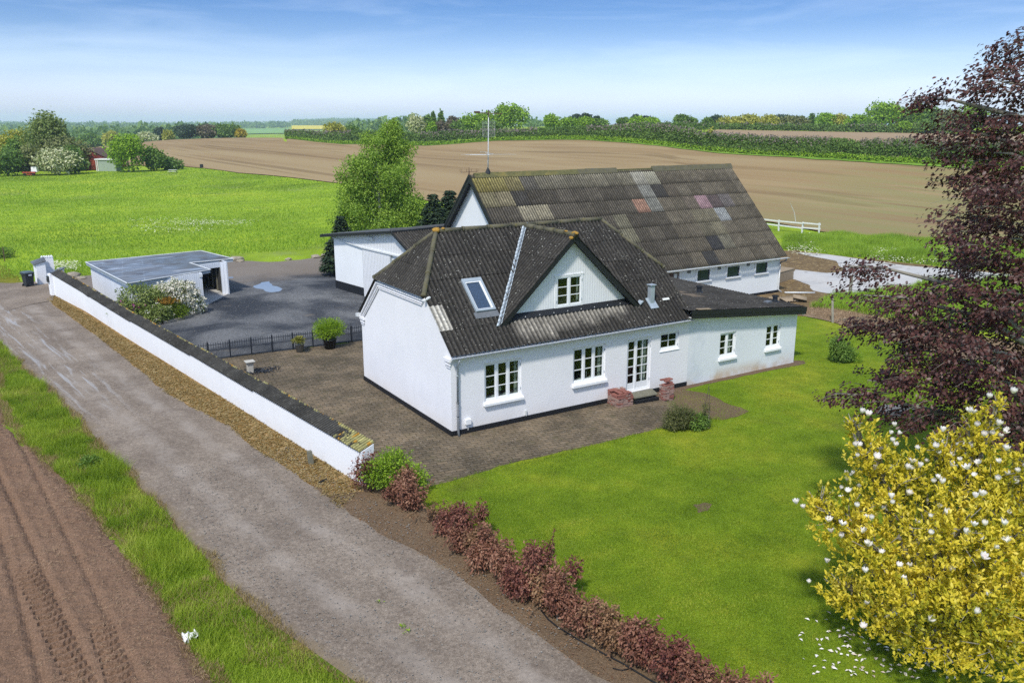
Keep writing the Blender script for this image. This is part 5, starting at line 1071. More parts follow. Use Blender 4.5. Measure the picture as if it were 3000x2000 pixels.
f1 = unit((RPOL[1]-RPOL[0])*[1, 1, 0]); f2 = unit((RPOL[5]-RPOL[0])*[1, 1, 0])
flc = RPOL[0]+f1*.18+f2*.22; frc = np.array([*G(600, 897)[:2], 0]); blc = RPOL[5]+f1*.18-f2*.3; prr = np.array([*G(673, 861)[:2], 0]); prl = np.array([*G(652, 862)[:2], 0]); brc = RPOL[4]-f1*.35-f2*.3; mid = frc+f2*2.9+f1*.0
def wallp(mb, a, b, lo=0, drop=.04, off=None):
    za, zb2 = sz(a[0], a[1])-drop, sz(b[0], b[1])-drop; n_ = unit(np.cross(unit((b-a)*[1, 1, 0]), Zv)); mb.extr([(a[0], a[1], lo), (b[0], b[1], lo), (b[0], b[1], zb2), (a[0], a[1], za)], -n_*.08)
mb = MB(); wallp(mb, flc, frc); wallp(mb, blc, flc); wallp(mb, brc, blc); wallp(mb, prr, brc); wallp(mb, prl, prr); wallp(mb, frc, mid); wallp(mb, mid-f2*.2, prl, lo=1.72)
mb.build('wall', M['shed_boards'], shed)
mb = MB(); mm = mid-f1*.5
for t in np.linspace(.12, .9, 6): p = prr-f1*.24+(brc-prr)*t*.95; mb = MB(); mb.box(p[0]-.04, p[1]-.04, 0, p[0]+.04, p[1]+.04, sz(p[0], p[1])-.05); mb.build('inner_post', M['grey_wood'], shed)
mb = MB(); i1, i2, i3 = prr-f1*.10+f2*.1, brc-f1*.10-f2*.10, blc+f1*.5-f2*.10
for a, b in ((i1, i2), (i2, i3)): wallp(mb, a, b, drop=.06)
mb.build('lining', M['dark_lining'], shed)  # dark sheets added over the white boards to paint the bay's shade
mb = MB(); mb.prism([(frc[0]+.1, frc[1]+.1), (prr[0]-.1, prr[1]), (brc[0], brc[1]), (mm[0], mm[1]+3.5)], .004, .018); mb.build('carport_floor', M['concrete_slab'], shed)
wa, wb = G(506, 816, 1.78), G(531, 812, 1.80)
ra, rb_ = flc, frc; t0 = ((wa-ra)@f1)/np.linalg.norm((rb_-ra)*[1, 1, 0]); ff = unit((rb_-ra)*[1, 1, 0]); fo_ = unit(np.cross(ff, Zv)); w0 = ra*[1, 1, 0]+ff*2.55; w1 = w0+ff*.62
mb = MB(); mb.extr([w0+fo_*.012+Zv*1.08, w1+fo_*.012+Zv*1.08, w1+fo_*.012+Zv*1.66, w0+fo_*.012+Zv*1.66], -fo_*.01); mb.build('window', M['dark_pane'], shed)
mb = MB(); mb.box(frc[0]-.16, frc[1]-.06, 1.75, frc[0]+.02, frc[1]+.02, 1.92); mb.build('gutter_end', M['gutter_white'], shed)

# ---- the white garden wall with its corrugated coping
WB = [(-4.16, -2.23), (-5.38, 6.87), (-6.41, 14.33), (-7.30, 20.6), (-8.34, 28.6), (-9.50, 35.0)]
gw = empty('garden_wall', (-4.16, -2.23, 0), 'long whitewashed garden wall with dark corrugated coping along the road', 'wall')
def w_at(s):
    acc = 0
    for (a, b) in zip(WB[:-1], WB[1:]):
        L = math.dist(a, b)
        if s <= acc+L or b == WB[-1]:
            t = (s-acc)/L; d = np.array([b[0]-a[0], b[1]-a[1], 0])/L; return np.array([a[0]+(b[0]-a[0])*t, a[1]+(b[1]-a[1])*t, 0]), d
        acc += L
SEC = [(0, 7.68, 1.08, 1.09), (7.68, 14.05, 1.035, 1.075), (14.05, 22.1, 1.025, 1.075), (22.1, 29.85, 1.025, 1.095), (29.85, 37.4, 1.05, 1.38)]
mb = MB(); cp_V, cp_F, cp_C = [], [], []; nbv = 0
for s0, s1, z0, z1 in SEC:
    k = 8
    for i in range(k):
        a, b = s0+(s1-s0)*i/k, s0+(s1-s0)*(i+1)/k; za, zb2 = z0+(z1-z0)*i/k, z0+(z1-z0)*(i+1)/k; pa, da = w_at(a); pb, db_ = w_at(b)
        na = np.array([da[1], -da[0], 0]); v = [pa, pb, pb+na*.42, pa+na*.42]; T = [za, zb2, zb2+.15, za+.15]
        mb.add([(p[0], p[1], -.05) for p in v]+[(p[0], p[1], t) for p, t in zip(v, T)], [(3, 2, 1, 0), (4, 5, 6, 7), (0, 1, 5, 4), (1, 2, 6, 5), (2, 3, 7, 6), (3, 0, 4, 7)])
    pt_ = .135; us = np.arange(s0+.02, s1+.06, pt_/8)
    for i, s in enumerate(us):
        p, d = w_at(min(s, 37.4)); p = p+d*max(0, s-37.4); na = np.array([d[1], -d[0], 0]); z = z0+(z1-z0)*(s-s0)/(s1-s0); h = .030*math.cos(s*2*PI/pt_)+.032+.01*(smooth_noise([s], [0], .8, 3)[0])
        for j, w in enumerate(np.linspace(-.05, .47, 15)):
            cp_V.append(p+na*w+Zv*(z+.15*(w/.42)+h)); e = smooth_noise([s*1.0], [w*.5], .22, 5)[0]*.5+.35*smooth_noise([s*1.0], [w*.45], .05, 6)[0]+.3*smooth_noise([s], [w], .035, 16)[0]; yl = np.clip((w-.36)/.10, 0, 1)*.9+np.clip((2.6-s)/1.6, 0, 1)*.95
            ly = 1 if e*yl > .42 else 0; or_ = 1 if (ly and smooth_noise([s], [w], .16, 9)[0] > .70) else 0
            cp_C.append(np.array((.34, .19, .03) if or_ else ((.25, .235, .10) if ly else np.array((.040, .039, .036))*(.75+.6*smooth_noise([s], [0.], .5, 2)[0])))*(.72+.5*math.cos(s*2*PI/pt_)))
    m_ = len(us)
    for i in range(m_-1):
        for j in range(14): cp_F.append((nbv+i*15+j, nbv+i*15+j+1, nbv+(i+1)*15+j+1, nbv+(i+1)*15+j))
    nbv = len(cp_V)
mb.build('wall', M['garden_whitewash'], gw)
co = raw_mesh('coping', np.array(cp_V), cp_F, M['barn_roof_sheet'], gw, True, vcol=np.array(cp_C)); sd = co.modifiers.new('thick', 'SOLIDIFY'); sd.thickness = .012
pe, de = w_at(37.4); ne = np.array([de[1], -de[0], 0])
mb = MB(); mb.obox(pe+de*.0+ne*.06+Zv*.66, de, ne, Zv, .24, .24, .72); mb.extr([pe+ne*.32-de*.1+Zv*0, pe+ne*1.15-de*.1+de*1.7, pe+ne*1.15-de*.1+de*1.7+Zv*1.36, pe+ne*.32-de*.1+Zv*1.30], de*.25); mb.build('gate_pillar', M['garden_whitewash'], gw, bevel=.02)
mb = MB(); mb.extr([pe+ne*-.12-de*.2+Zv*1.41, pe+ne*.35-de*.2+Zv*1.46, pe+ne*1.25+de*1.5+Zv*1.42, pe+ne*1.0+de*1.9+Zv*1.36], (0, 0, .05)); mb.build('coping', M['lead_grey'], gw)
# ---------------------------------------------------------------- things about the yard
def one(mb, name, m, label, cat, loc, group=None, smooth=False, bevel=0):
    o = mb.build(name, m, None, smooth, bevel, loc=loc); return tag(o, label, cat, group)
# gate pier on the far side of the gate, back wall beside it
pb = np.array([-10.05, 39.2, 0]); pier = empty('gate_pier', tuple(pb), 'short white gate pier with a dark tile cap beside the wheelie bin', 'pier')
mb = MB(); mb.extr([pb, pb+[.56, .06, 0], pb+[.56, .06, 1.52], pb+[0, 0, 1.36]], (-.1, 1.5, 0)); mb.build('pillar', M['garden_whitewash'], pier, bevel=.015)
mb = MB(); mb.extr([pb+[-.14, -.06, 1.33], pb+[.62, -.02, 1.56], pb+[.62, -.02, 1.62], pb+[-.14, -.06, 1.39]], (-.1, 1.6, 0))
for i in range(6): mb.bar(pb+[-.15, .1+.27*i, 1.39], pb+[.60, .14+.27*i, 1.63], .09, .05)
mb.build('cap', M['lead_grey'], pier)
wb = np.array([-9.5, 41.0, 0]); mb = MB(); mb.box(-9.62, 40.9, 0, -8.9, 41.25, 1.60)
for i in range(5): mb.tube([(-9.55+.145*i, 40.88, 1.60), (-9.55+.145*i, 41.27, 1.60)], .06, 8)
one(mb, 'end_wall', M['garden_whitewash'], 'small white wall with scalloped top behind the gate pier', 'wall', (-9.3, 41, 0))
# wheelie bin
bc = np.array([-10.62, 38.95, 0]); bn = empty('wheelie_bin', tuple(bc), 'dark grey wheelie bin with pale lid beside the white gate pier', 'bin')
ux, uy = unit(np.array([.93, .35, 0.])), unit(np.array([-.35, .93, 0.]))
mb = MB(); lo = [bc+ux*a*.22+uy*b*.24+Zv*.06 for a, b in ((-1, -1), (1, -1), (1, 1), (-1, 1))]; hi = [bc+ux*a*.28+uy*b*.33+Zv*.92 for a, b in ((-1, -1), (1, -1), (1, 1), (-1, 1))]
mb.add(lo+hi, [(3, 2, 1, 0), (4, 5, 6, 7), (0, 1, 5, 4), (1, 2, 6, 5), (2, 3, 7, 6), (3, 0, 4, 7)])
mb.obox(bc+Zv*.905, ux, uy, Zv, .30, .35, .025); mb.build('body', M['bin_plastic'], bn, bevel=.015)
mb = MB(); mb.add([bc+ux*a*.32+uy*b*.38+Zv*.935 for a, b in ((-1, -1), (1, -1), (1, 1), (-1, 1))]+[bc+ux*a*.26+uy*b*.28+Zv*1.02 for a, b in ((-1, -1), (1, -1), (1, 1), (-1, 1))], [(3, 2, 1, 0), (4, 5, 6, 7), (0, 1, 5, 4), (1, 2, 6, 5), (2, 3, 7, 6), (3, 0, 4, 7)]); mb.build('lid', M['bin_lid'], bn, bevel=.02)
mb = MB(); mb.tube([bc-ux*.38-uy*.22+Zv*.90, bc-ux*.38+uy*.22+Zv*.90], .02, 6); mb.bar(bc-ux*.28-uy*.2+Zv*.9, bc-ux*.38-uy*.2+Zv*.9, .03, .03); mb.bar(bc-ux*.28+uy*.2+Zv*.9, bc-ux*.38+uy*.2+Zv*.9, .03, .03); mb.build('handle', M['bin_plastic'], bn)
for s in (-1, 1): p = bc-ux*.2+uy*s*.27+Zv*.10; mb = MB(); mb.tube([p-uy*.025, p+uy*.025], .105, 14); mb.build('wheel', M['rubber'], bn)
mb = MB(); mb.obox(bc-uy*.322+ux*.03+Zv*.80, ux, uy+Zv*.10, Zv, .10, .004, .05); mb.build('sticker', M['paper_white'], bn)
# letter box on the wall end
lb = pe-ne*.185+Zv*1.06; bxo = empty('letter_box', tuple(lb), 'black letter box fixed to the far end pillar of the garden wall', 'letter box')
mb = MB(); mb.obox(lb-ne*.05, de, ne, Zv, .13, .06, .19); mb.build('body', M['mailbox_black'], bxo, bevel=.02); mb = MB(); mb.obox(lb-ne*.117+Zv*.09, de, ne, Zv, .10, .006, .02); mb.build('flap', M['blue_grey_paint'], bxo)
# posts
def post(name, x, y, h, w, m, label, cat='post', lean=(0, 0), group=None, z=0.):
    mb = MB(); a = w/2; b = a*.92; mb.add([(x-a, y-a, z-.1), (x+a, y-a, z-.1), (x+a, y+a, z-.1), (x-a, y+a, z-.1), (x-b+lean[0], y-b+lean[1], z+h), (x+b+lean[0], y-b+lean[1], z+h), (x+b+lean[0], y+b+lean[1], z+h), (x-b+lean[0], y+b+lean[1], z+h)], [(3, 2, 1, 0), (4, 5, 6, 7), (0, 1, 5, 4), (1, 2, 6, 5), (2, 3, 7, 6), (3, 0, 4, 7)])
    mb.add([(x-b+lean[0], y-b+lean[1], z+h), (x+b+lean[0], y-b+lean[1], z+h), (x+b+lean[0], y+b+lean[1], z+h), (x-b+lean[0], y+b+lean[1], z+h), (x+lean[0], y+lean[1], z+h+.02)], [(0, 1, 4), (1, 2, 4), (2, 3, 4), (3, 0, 4)])
    return one(mb, name, M[m], label, cat, (x, y, z), group, bevel=.008)
post('stone_post', -4.88, .22, .44, .15, 'grey_wood', 'short grey kerb post standing by the roadside face of the garden wall', lean=(-.03, .02))
post('wooden_post', 32.48, 8.35, 1.30, .16, 'pale_post', 'thick weathered post standing upright at the concrete apron edge')
post('leaning_stake', 25.38, 4.13, 1.35, .09, 'pale_post', 'thin leaning stake between the lawn and the dry stubble', 'stake', lean=(.35, .45))
for k_, (px, py, h, lb_) in enumerate(((1360, 1520, .5, 'thin dark stake behind the first dark purple hedge bush'), (1632, 1818, .30, 'short pale stake at the foot of the tall purple hedge bush'), (1866, 1945, .33, 'pale stake below the last dark red hedge bushes'))):
    p = G(px, py); post('plant_stake', p[0], p[1], h, .03, 'pale_post', lb_, 'stake', lean=(.02, .01), group='stakes in the copper hedge')
# stone pedestal in the yard
pc = (-3.72, 11.39, .006); ped = empty('pedestal', pc, 'pale concrete pedestal with a flared square top on the brick paving', 'pedestal')
mb = MB(); r0, r1 = .11, .17; prof = [(0, .13), (.06, .12), (.34, .12), (.42, .15), (.47, .20), (.50, .20)]
v = []; f = []
for z, r_ in prof: v += [(pc[0]+r_*a, pc[1]+r_*b, pc[2]+z) for a, b in ((-1, -1), (1, -1), (1, 1), (-1, 1))]
for i in range(len(prof)-1):
    for j in range(4): f.append((i*4+j, i*4+(j+1) % 4, i*4+4+(j+1) % 4, i*4+4+j))
f += [(3, 2, 1, 0), tuple(range(len(v)-4, len(v)))]; mb.add(v, f); mb.build('column', M['pale_concrete'], ped, bevel=.008)
P = np.array([pc[0]+.35, pc[1]-.1])+rng.normal(0, .32, (420, 2))*[1.2, .7]; n = len(P)
stuff(leaves_obj('dark_clinker', np.column_stack([P, .012+.03*rng.random(n)]), rand_dir(n)*[1, 1, .3], np.tile((0, 0, 1.), (n, 1))+.5*rand_dir(n), .05+.06*rng.random(n), .04+.04*rng.random(n), M['iron'], fold=.4), 'dark clinker lumps strewn round the concrete pedestal')
# potted plants
def potted(name, c, r_, h, m, label, cat):
    e = empty(name, c, label, cat); mb = MB(); mb.lathe(c, [(r_*.78, 0), (r_, h*.86), (r_*1.1, h*.87), (r_*1.1, h), (r_*.98, h), (r_*.94, h*.9), (.001, h*.9)], 20); mb.build('pot', M[m], e, True); return e
e = potted('potted_palm', (-.84, 13.50, .006), .20, .42, 'grey_pot', 'small yellow green leafy plant in a tall grey pot by the iron fence', 'potted plant')
C, D, N, L = [], [], [], []
for i in range(34):
    a = rng.random()*2*PI; el_ = .35+rng.random()*.9; d = np.array([math.cos(a)*math.cos(el_), math.sin(a)*math.cos(el_), math.sin(el_)]); o = np.array([-.84, 13.5, .46])
    for t in np.linspace(.15, 1, 14):
        p = o+d*t*.48-Zv*.22*t*t
        for s in (-1, 1): C.append(p); D.append(d*.5+s*np.cross(d, Zv)-Zv*.2); N.append(Zv+.3*rand_dir(1)[0]); L.append(.12)
leaves_obj('foliage', np.array(C), np.array(D), np.array(N), np.array(L), np.full(len(L), .03), M['palm_leaf'], e)
e = potted('potted_bush', (.58, 13.35, .006), .30, .48, 'black_pot', 'wide feathery green bush in a black pot against the iron fence', 'potted plant')
n = 5200; Pp, O = crown_points([(.55, 13.35, .98, .75, .62, .48), (.35, 13.3, .85, .45, .4, .35), (.85, 13.4, .9, .45, .4, .36)], n, .2)
n = len(Pp); leaves_obj('foliage', Pp, O+.8*rand_dir(n)+Zv*.3, rand_dir(n), .09+.07*rng.random(n), np.full(n, .022), M['bush_leaf'], e)
mb = MB()
for i in range(9): a = rng.random()*2*PI; mb.tube([(.58+.06*math.cos(a), 13.35+.06*math.sin(a), .42), (.58+.25*math.cos(a), 13.35+.22*math.sin(a), .75), (.58+.42*math.cos(a), 13.35+.36*math.sin(a), 1.05)], [.012, .009, .005], 5)
mb.build('stem', M['twig'], e)
# iron fence between yard and courtyard
fa_, fb_ = np.array([-5.75, 14.33, 0]), np.array([2.85, 13.88, 0]); fd = unit(fb_-fa_); FL = np.linalg.norm(fb_-fa_); fn = empty('iron_fence', tuple(fa_), 'low black iron fence of spiked bars between the brick paving and gravel yard', 'fence')
npst = 10
for i in range(npst):
    p = fa_+fd*FL*i/(npst-1); mb = MB(); mb.box(p[0]-.03, p[1]-.03, 0, p[0]+.03, p[1]+.03, .80); mb.lathe((p[0], p[1], .80), [(.04, 0), (.035, .03), (.012, .06), (.004, .11)], 8); mb.build('post', M['iron'], fn)
for nm, z in (('top_rail', .70), ('middle_rail', .44), ('bottom_rail', .06)): mb = MB(); mb.bar(fa_+Zv*z, fb_+Zv*z, .03, .022); mb.build(nm, M['iron'], fn)
npk = 81
pk = MB(); pk.box(-.008, -.008, .02, .008, .008, .76); pk.add([(-.014, -.014, .76), (.014, -.014, .76), (.014, .014, .76), (-.014, .014, .76), (0, 0, .82)], [(0, 1, 4), (1, 2, 4), (2, 3, 4), (3, 0, 4), (3, 2, 1, 0)])
p0_ = pk.build('picket', M['iron'], fn, loc=(0, 0, 0)); sp_ = MB(); sp_.box(-.007, -.007, .02, .007, .007, .50); sp_.add([(-.011, -.011, .5), (.011, -.011, .5), (.011, .011, .5), (-.011, .011, .5), (0, 0, .54)], [(0, 1, 4), (1, 2, 4), (2, 3, 4), (3, 0, 4), (3, 2, 1, 0)])
s0_ = sp_.build('short_picket', M['iron'], fn, loc=(0, 0, 0))
for i in range(npk):
    for src, off in ((p0_, 0.0), (s0_, .5)):
        c = src if i == 0 else src.copy()
        if i: COL.objects.link(c); c.parent = fn
        c.location = fd*FL*(i+.5+off)/(npk+1)
# white paddock fence
WF = [(2150, 664), (2215, 669), (2281, 677), (2349, 684), (2399, 687)]
WP = [ground_at(*q) for q in WF]; wf = empty('paddock_fence', tuple(WP[-1]), 'white flaking two rail paddock fence at the edge of the ploughed field', 'fence')
for i, p in enumerate(WP): h = 1.12; l_ = .12*(i % 2); mb = MB(); mb.bar(p-Zv*.1, p+np.array([l_, .05, h]), .12, .12, up=(0, 1, 0)); mb.build('post', M['worn_white'], wf)
for a, b in zip(WP[:-1], WP[1:]):
    for z0 in (.55, 1.0): mb = MB(); mb.bar(a+Zv*(z0+.05*rng.random())+[-.05, -.09, 0], b+Zv*(z0-.04*rng.random())+[.05, -.09, 0], .05, .13); mb.build('rail', M['worn_white'], wf)
pcn = ground_at(2330, 660); mb = MB(); mb.tube([pcn+Zv*.4, pcn+[-.3, 0, 1.3], pcn+[-.9, .1, 2.3]], [.035, .03, .02], 6); one(mb, 'dead_branch', M['worn_white'], 'bare pale branch sticking up behind the white paddock fence', 'branch', tuple(pcn))
# aerial mast and finial on the barn ridge
am = np.array([11.15, 16.4, 7.72]); ae = empty('aerial_mast', tuple(am), 'tall thin television aerial mast on the barn ridge', 'aerial')
mb = MB(); mb.tube([am+Zv*-.05, am+[.03, 0, 1.2], am+[.07, 0, 3.3]], [.035, .03, .022], 8); mb.build('mast', M['aerial_metal'], ae, True)
mb = MB(); mb.add([am+[-.22, 0, -.02], am+[.22, 0, -.02], am+[.0, -.12, -.02], am+[0, .12, -.02], am+[.0, 0, .38]], [(0, 2, 4), (2, 1, 4), (1, 3, 4), (3, 0, 4), (0, 3, 1, 2)]); mb.build('foot', M['black_paint'], ae)
mb = MB(); ca, sa = math.cos(.5), math.sin(.5)
mb.tube([am+[-.35, -.45, 1.04], am+[.3, .5, .98]], .02, 6)
for t, l0, l1 in ((-.42, 1.2, .1), (-.2, 1.0, .15), (-.05, .9, .2), (.35, 1.5, 1.6)):
    c = am+np.array([.55*t, .85*t, 1.0]); mb.tube([c-np.array([.83, -.5, 0])*l0, c+np.array([.83, -.5, 0])*l1], .007, 4)
mb.tube([am+[.5, .2, 1.0], am+[.1, .5, 1.12], am+[-.35, .2, 1.14]], .012, 5); mb.build('lower_antenna', M['aerial_metal'], ae)
mb = MB(); mb.bar(am+[-.62, .3, 3.20], am+[.75, -.3, 3.14], .04, .04); mb.bar(am+[-.66, .3, 3.24], am+[-.36, .2, 3.24], .10, .08)
for t in np.linspace(-.4, .7, 9): c = am+np.array([t, -t*.42, 3.19]); mb.tube([c-[.06, .14, 0], c+[.06, .14, 0]], .006, 4)
mb.tube([am+[.07, 0, 2.95], am+[.07, 0, 3.35]], .03, 6); mb.build('upper_antenna', M['rusty_metal'], ae)
mb = MB()
for z in np.linspace(1.95, 2.75, 12): mb.tube([am+[-.33, -.05, z], am+[.43, -.05, z]], .004, 4)
for x in (-.33, .43): mb.tube([am+[x, -.05, 1.95], am+[x, -.05, 2.75]], .005, 4)
mb.build('grid_reflector', M['aerial_metal'], ae)
fi = np.array([9.97, 16.4, 7.66]); mb = MB(); mb.tube([fi, fi+Zv*.42], [.035, .012], 8); mb.tube([fi+[-.40, .18, .15], fi+[.40, -.18, .19]], .012, 5)
for t in (-1, 1): c = fi+np.array([.40*t, -.18*t, .17]); mb.tube([c+[-.05, 0, .16], c+[-.05, 0, 0], c+[.05, 0, 0], c+[.05, 0, .16]], .009, 5)
for t in (-.12, .12): c = fi+np.array([t, -.4*t, .17]); mb.tube([c, c+Zv*.16], .009, 5)
one(mb, 'roof_finial', M['rusty_metal'], 'rusty wrought finial on the gable point of the barn', 'finial', tuple(fi))
# step, trough and the two stacks of old bricks by the garden door
st_ = empty('door_step', (8.2, -.3, 0), 'low mossy slab step in front of the white garden door', 'step')
mb = MB(); mb.prism([(7.55, -.62), (8.66, -.68), (8.90, -.04), (7.62, -.04)], .17, .23); mb.build('slab', M['grey_wood'], st_, bevel=.012); mb = MB(); mb.prism([(7.60, -.56), (8.60, -.62), (8.84, -.04), (7.65, -.04)], 0, .168); mb.build('base', M['black_plinth'], st_)
mb = MB(); a, b = np.array([7.50, -.68, .07]), np.array([8.60, -.78, .07]); mb.bar(a, b, .10, .13); one(mb, 'edging_beam', M['black_plinth'], 'black tarred beam lying in front of the door step between brick stacks', 'beam', (8, -.7, 0))
bricks = []
for key in ('old_brick', 'dirty_brick'):
    mb = MB(); mb.box(-.115, -.054, 0, .115, .054, .054); o = mb.build('brick', M[key], None, bevel=.006, loc=(0, 0, 0)); bricks.append(o)
def brick(i, x, y, z, rz, lab, grp, first=[True, True]):
    src = bricks[i]; o = src if first[i] else src.copy()
    if not first[i]: COL.objects.link(o)
    first[i] = False; o.location = (x, y, z); o.rotation_euler = (rng.normal(0, .015), rng.normal(0, .015), rz); tag(o, lab, 'brick', grp)
def stack(cx, cy, nx, ny, layers, lab, grp, seed, ang, top=2):
    r = np.random.default_rng(seed); ca, sa = math.cos(ang), math.sin(ang)
    for l in range(layers):
        z = .006+l*.0555; flip = l % 2
        W_, D_ = nx*.235, ny*.115
        for i in range(nx if not flip else int(round(W_/.115))):
            for j in range(ny if not flip else int(round(D_/.235))):
                sx_, sy_ = (.235, .115) if not flip else (.115, .235); x = -W_/2+(i+.5)*sx_; y = -D_/2+(j+.5)*sy_
                edge_ = (x < -W_/2+.13) or (y < -D_/2+.13) or (x > W_/2-.13)
                if not edge_ and l < layers-3: continue
                if y > 0.05 and x > -.1 and l < layers-3: continue
                if l >= layers-top and r.random() < .42: continue
                x += r.normal(0, .010); y += r.normal(0, .010); brick(0 if l >= layers-4 and r.random() < .8 else (1 if r.random() < .75 else 0), cx+x*ca-y*sa, cy+x*sa+y*ca, z, ang+(PI/2 if flip else 0)+r.normal(0, .05), lab, grp)
stack(7.03, -.40, 3, 6, 10, 'old red brick in the low wide stack beside the garden door', 'bricks in the low wide stack', 5, -.05, 2)
stack(8.88, -.93, 2, 3, 15, 'old red brick in the tall narrow stack beside the bare earth', 'bricks in the tall narrow stack', 6, -.03, 3)
# wire obelisk with a climber
tr0 = np.array([7.98, -3.98, 0]); te = empty('plant_obelisk', tuple(tr0), 'thin wire plant obelisk with a bare climber at the edge of the lawn', 'plant support')
mb = MB(); tip = tr0+[.06, .05, 1.50]
for a in np.linspace(0, 2*PI, 5)[:-1]: mb.tube([tr0+[.17*math.cos(a), .17*math.sin(a), 0], tr0+[.10*math.cos(a), .10*math.sin(a), .9], tip], .007, 5)
for z, r_ in ((.3, .155), (.6, .13), (.9, .105), (1.2, .06)): mb.tube([tr0+[r_*math.cos(a), r_*math.sin(a), z] for a in np.linspace(0, 2*PI, 13)], .005, 4, cap=False)
mb.build('frame', M['wire'], te); mb = MB(); mb.tube([tr0+[.02, -.08, 0], tr0+[.03, -.05, .75]], .014, 6); mb.build('cane', M['pale_post'], te)
n = 420; C = tr0+np.column_stack([rng.normal(-.08, .07, n), rng.normal(0, .07, n), .15+.75*rng.random(n)]); leaves_obj('climber', C, rand_dir(n), rand_dir(n), np.full(n, .06), np.full(n, .03), M['bamboo_leaf'], te)
# hose along the bed
HP = [G(*q) for q in ((1585, 1790), (1605, 1816), (1632, 1838), (1680, 1868), (1750, 1908), (1820, 1944), (1905, 1995), (1990, 2040))]
mb = MB(); mb.tube([p+Zv*.035 for p in HP], .017, 7); mb.tube([G(1795, 1960)+Zv*.03, G(1822, 1966)+Zv*.03, G(1842, 1962)+Zv*.035], .012, 6); one(mb, 'hose', M['rubber'], 'thin black hose lying along the foot of the copper hedge', 'hose', tuple(HP[3]), smooth=True)
# crumpled litter in the verge
lc = G(558, 1872); bm = bmesh.new(); bmesh.ops.create_grid(bm, x_segments=9, y_segments=9, size=.15); rr = np.random.default_rng(8)
for v_ in bm.verts: v_.co = (v_.co.x*(.8+.3*rr.random()), v_.co.y*(.7+.3*rr.random()), .10+.05*rr.normal()*.9-.2*abs(v_.co.x))
me = bpy.data.meshes.new('litter'); bm.to_mesh(me); bm.free(); me.materials.append(M['paper_white']); o = bpy.data.objects.new('litter', me); COL.objects.link(o); o.location = lc; sd = o.modifiers.new('thick', 'SOLIDIFY'); sd.thickness = .004; tag(o, 'crumpled white scrap of litter in the grass verge', 'litter')
# stones
def stone(px, py, r_, label, m='stone', sd=1, group=None):
    p = ground_at(px, py); mb = MB(); blob(mb, (p[0], p[1], p[2]+r_*.3), (r_*1.3, r_, r_*.6), seed=sd); one(mb, 'stone', M[m], label, 'stone', tuple(p), group)
for i, (x, y, r_, lb_) in enumerate(((692, 764, .42, 'sandy boulder at the meadow edge behind the carport shed'), (704, 768, .25, 'smaller stone right of the sandy boulder'), (214, 812, .40, 'pale rock beside the gate behind the garden wall'), (238, 818, .28, 'low rock right of the pale gate rock'),
        (925, 755, .30, 'sandy stone at the meadow edge left of the garage'), (966, 748, .27, 'pale stone nearest the garage corner'), (950, 750, .22, 'flat stone between the two garage stones'), (845, 762, .22, 'low stone in the grass edge above the puddle'))): stone(x, y, r_, lb_, 'stone', i+3)
for i, (x, y, r_, lb_) in enumerate(((972, 1418, .10, 'pale flat stone in the litter left of the wall end'), (985, 1415, .13, 'round pale stone nearest the end of the white wall'), (1000, 1425, .08, 'small stone at the foot of the wall corner'), (1228, 1604, .07, 'pale pebble in front of the copper hedge'))): stone(x, y, r_, lb_, 'stone', i+23)
for i, (x, y, r_, lb_) in enumerate(((2600, 1212, .38, 'pale grey boulder of the rockery under the copper beech'), (2622, 1222, .34, 'brownish boulder in the middle of the rockery'), (2640, 1204, .30, 'upper right boulder of the rockery'), (2690, 1205, .28, 'pinkish rock right of the rockery'))): stone(x, y, r_, lb_, 'grey_stone', i+41)
p = G(945, 1412); mb = MB(); mb.tube([p+[-.12, -.05, .04], p+[.14, .06, .04]], .035, 7); one(mb, 'charred_log', M['rubber'], 'small black charred log in the litter by the wall', 'log', tuple(p))
# things behind the extension
p0, p1 = np.array([29.7, 13.4, 0]), np.array([34.2, 14.6, 0]); dd = unit(p1-p0); oo = np.array([-dd[1], dd[0], 0]); mb = MB(); mb.obox((p0+p1)/2+Zv*.35, dd, oo, Zv, 2.2, .45, .36); mb.obox((p0+p1)/2+Zv*.73, dd, oo, Zv, 2.25, .48, .03); one(mb, 'block_wall', M['dry_twig'], 'low yellowed block wall stub beside the barn corner', 'wall', tuple(p0), bevel=.03)
mb = MB(); mb.tube([(29.45, 10.85, .10), (31.2, 9.95, .05)], .05, 8); one(mb, 'drain_pipe', M['gutter_white'], 'pale drain pipe lying on the mud by the barn corner', 'pipe', (30, 10.4, 0), smooth=True)
for i, (x, y, a, lb_) in enumerate(((27.3, 9.8, .3, 'broken corrugated sheet lying nearest the barn wall'), (27.9, 9.2, -.2, 'upper broken corrugated sheet on the rubble heap'), (28.5, 8.9, .7, 'broken corrugated sheet at the right of the rubble heap'))):
    ca, sa = math.cos(a), math.sin(a); V = []; nu_, nv_ = 33, 2; z = .10+.06*i
    for j in range(nv_):
        for i2 in range(nu_): u, v = (i2/(nu_-1)-.5)*1.1, (j-.5)*.8; V.append((x+u*ca-v*sa, y+u*sa+v*ca, z+.025*math.cos(i2*PI/2.7)+.15*v))
    o = raw_mesh('roof_sheet', V, [(i2, i2+1, nu_+i2+1, nu_+i2) for i2 in range(nu_-1)], M['dry_twig'], None, True, loc=(x, y, 0)); sd = o.modifiers.new('thick', 'SOLIDIFY'); sd.thickness = .012; tag(o, lb_, 'roof sheet', 'broken roof sheets behind the extension')
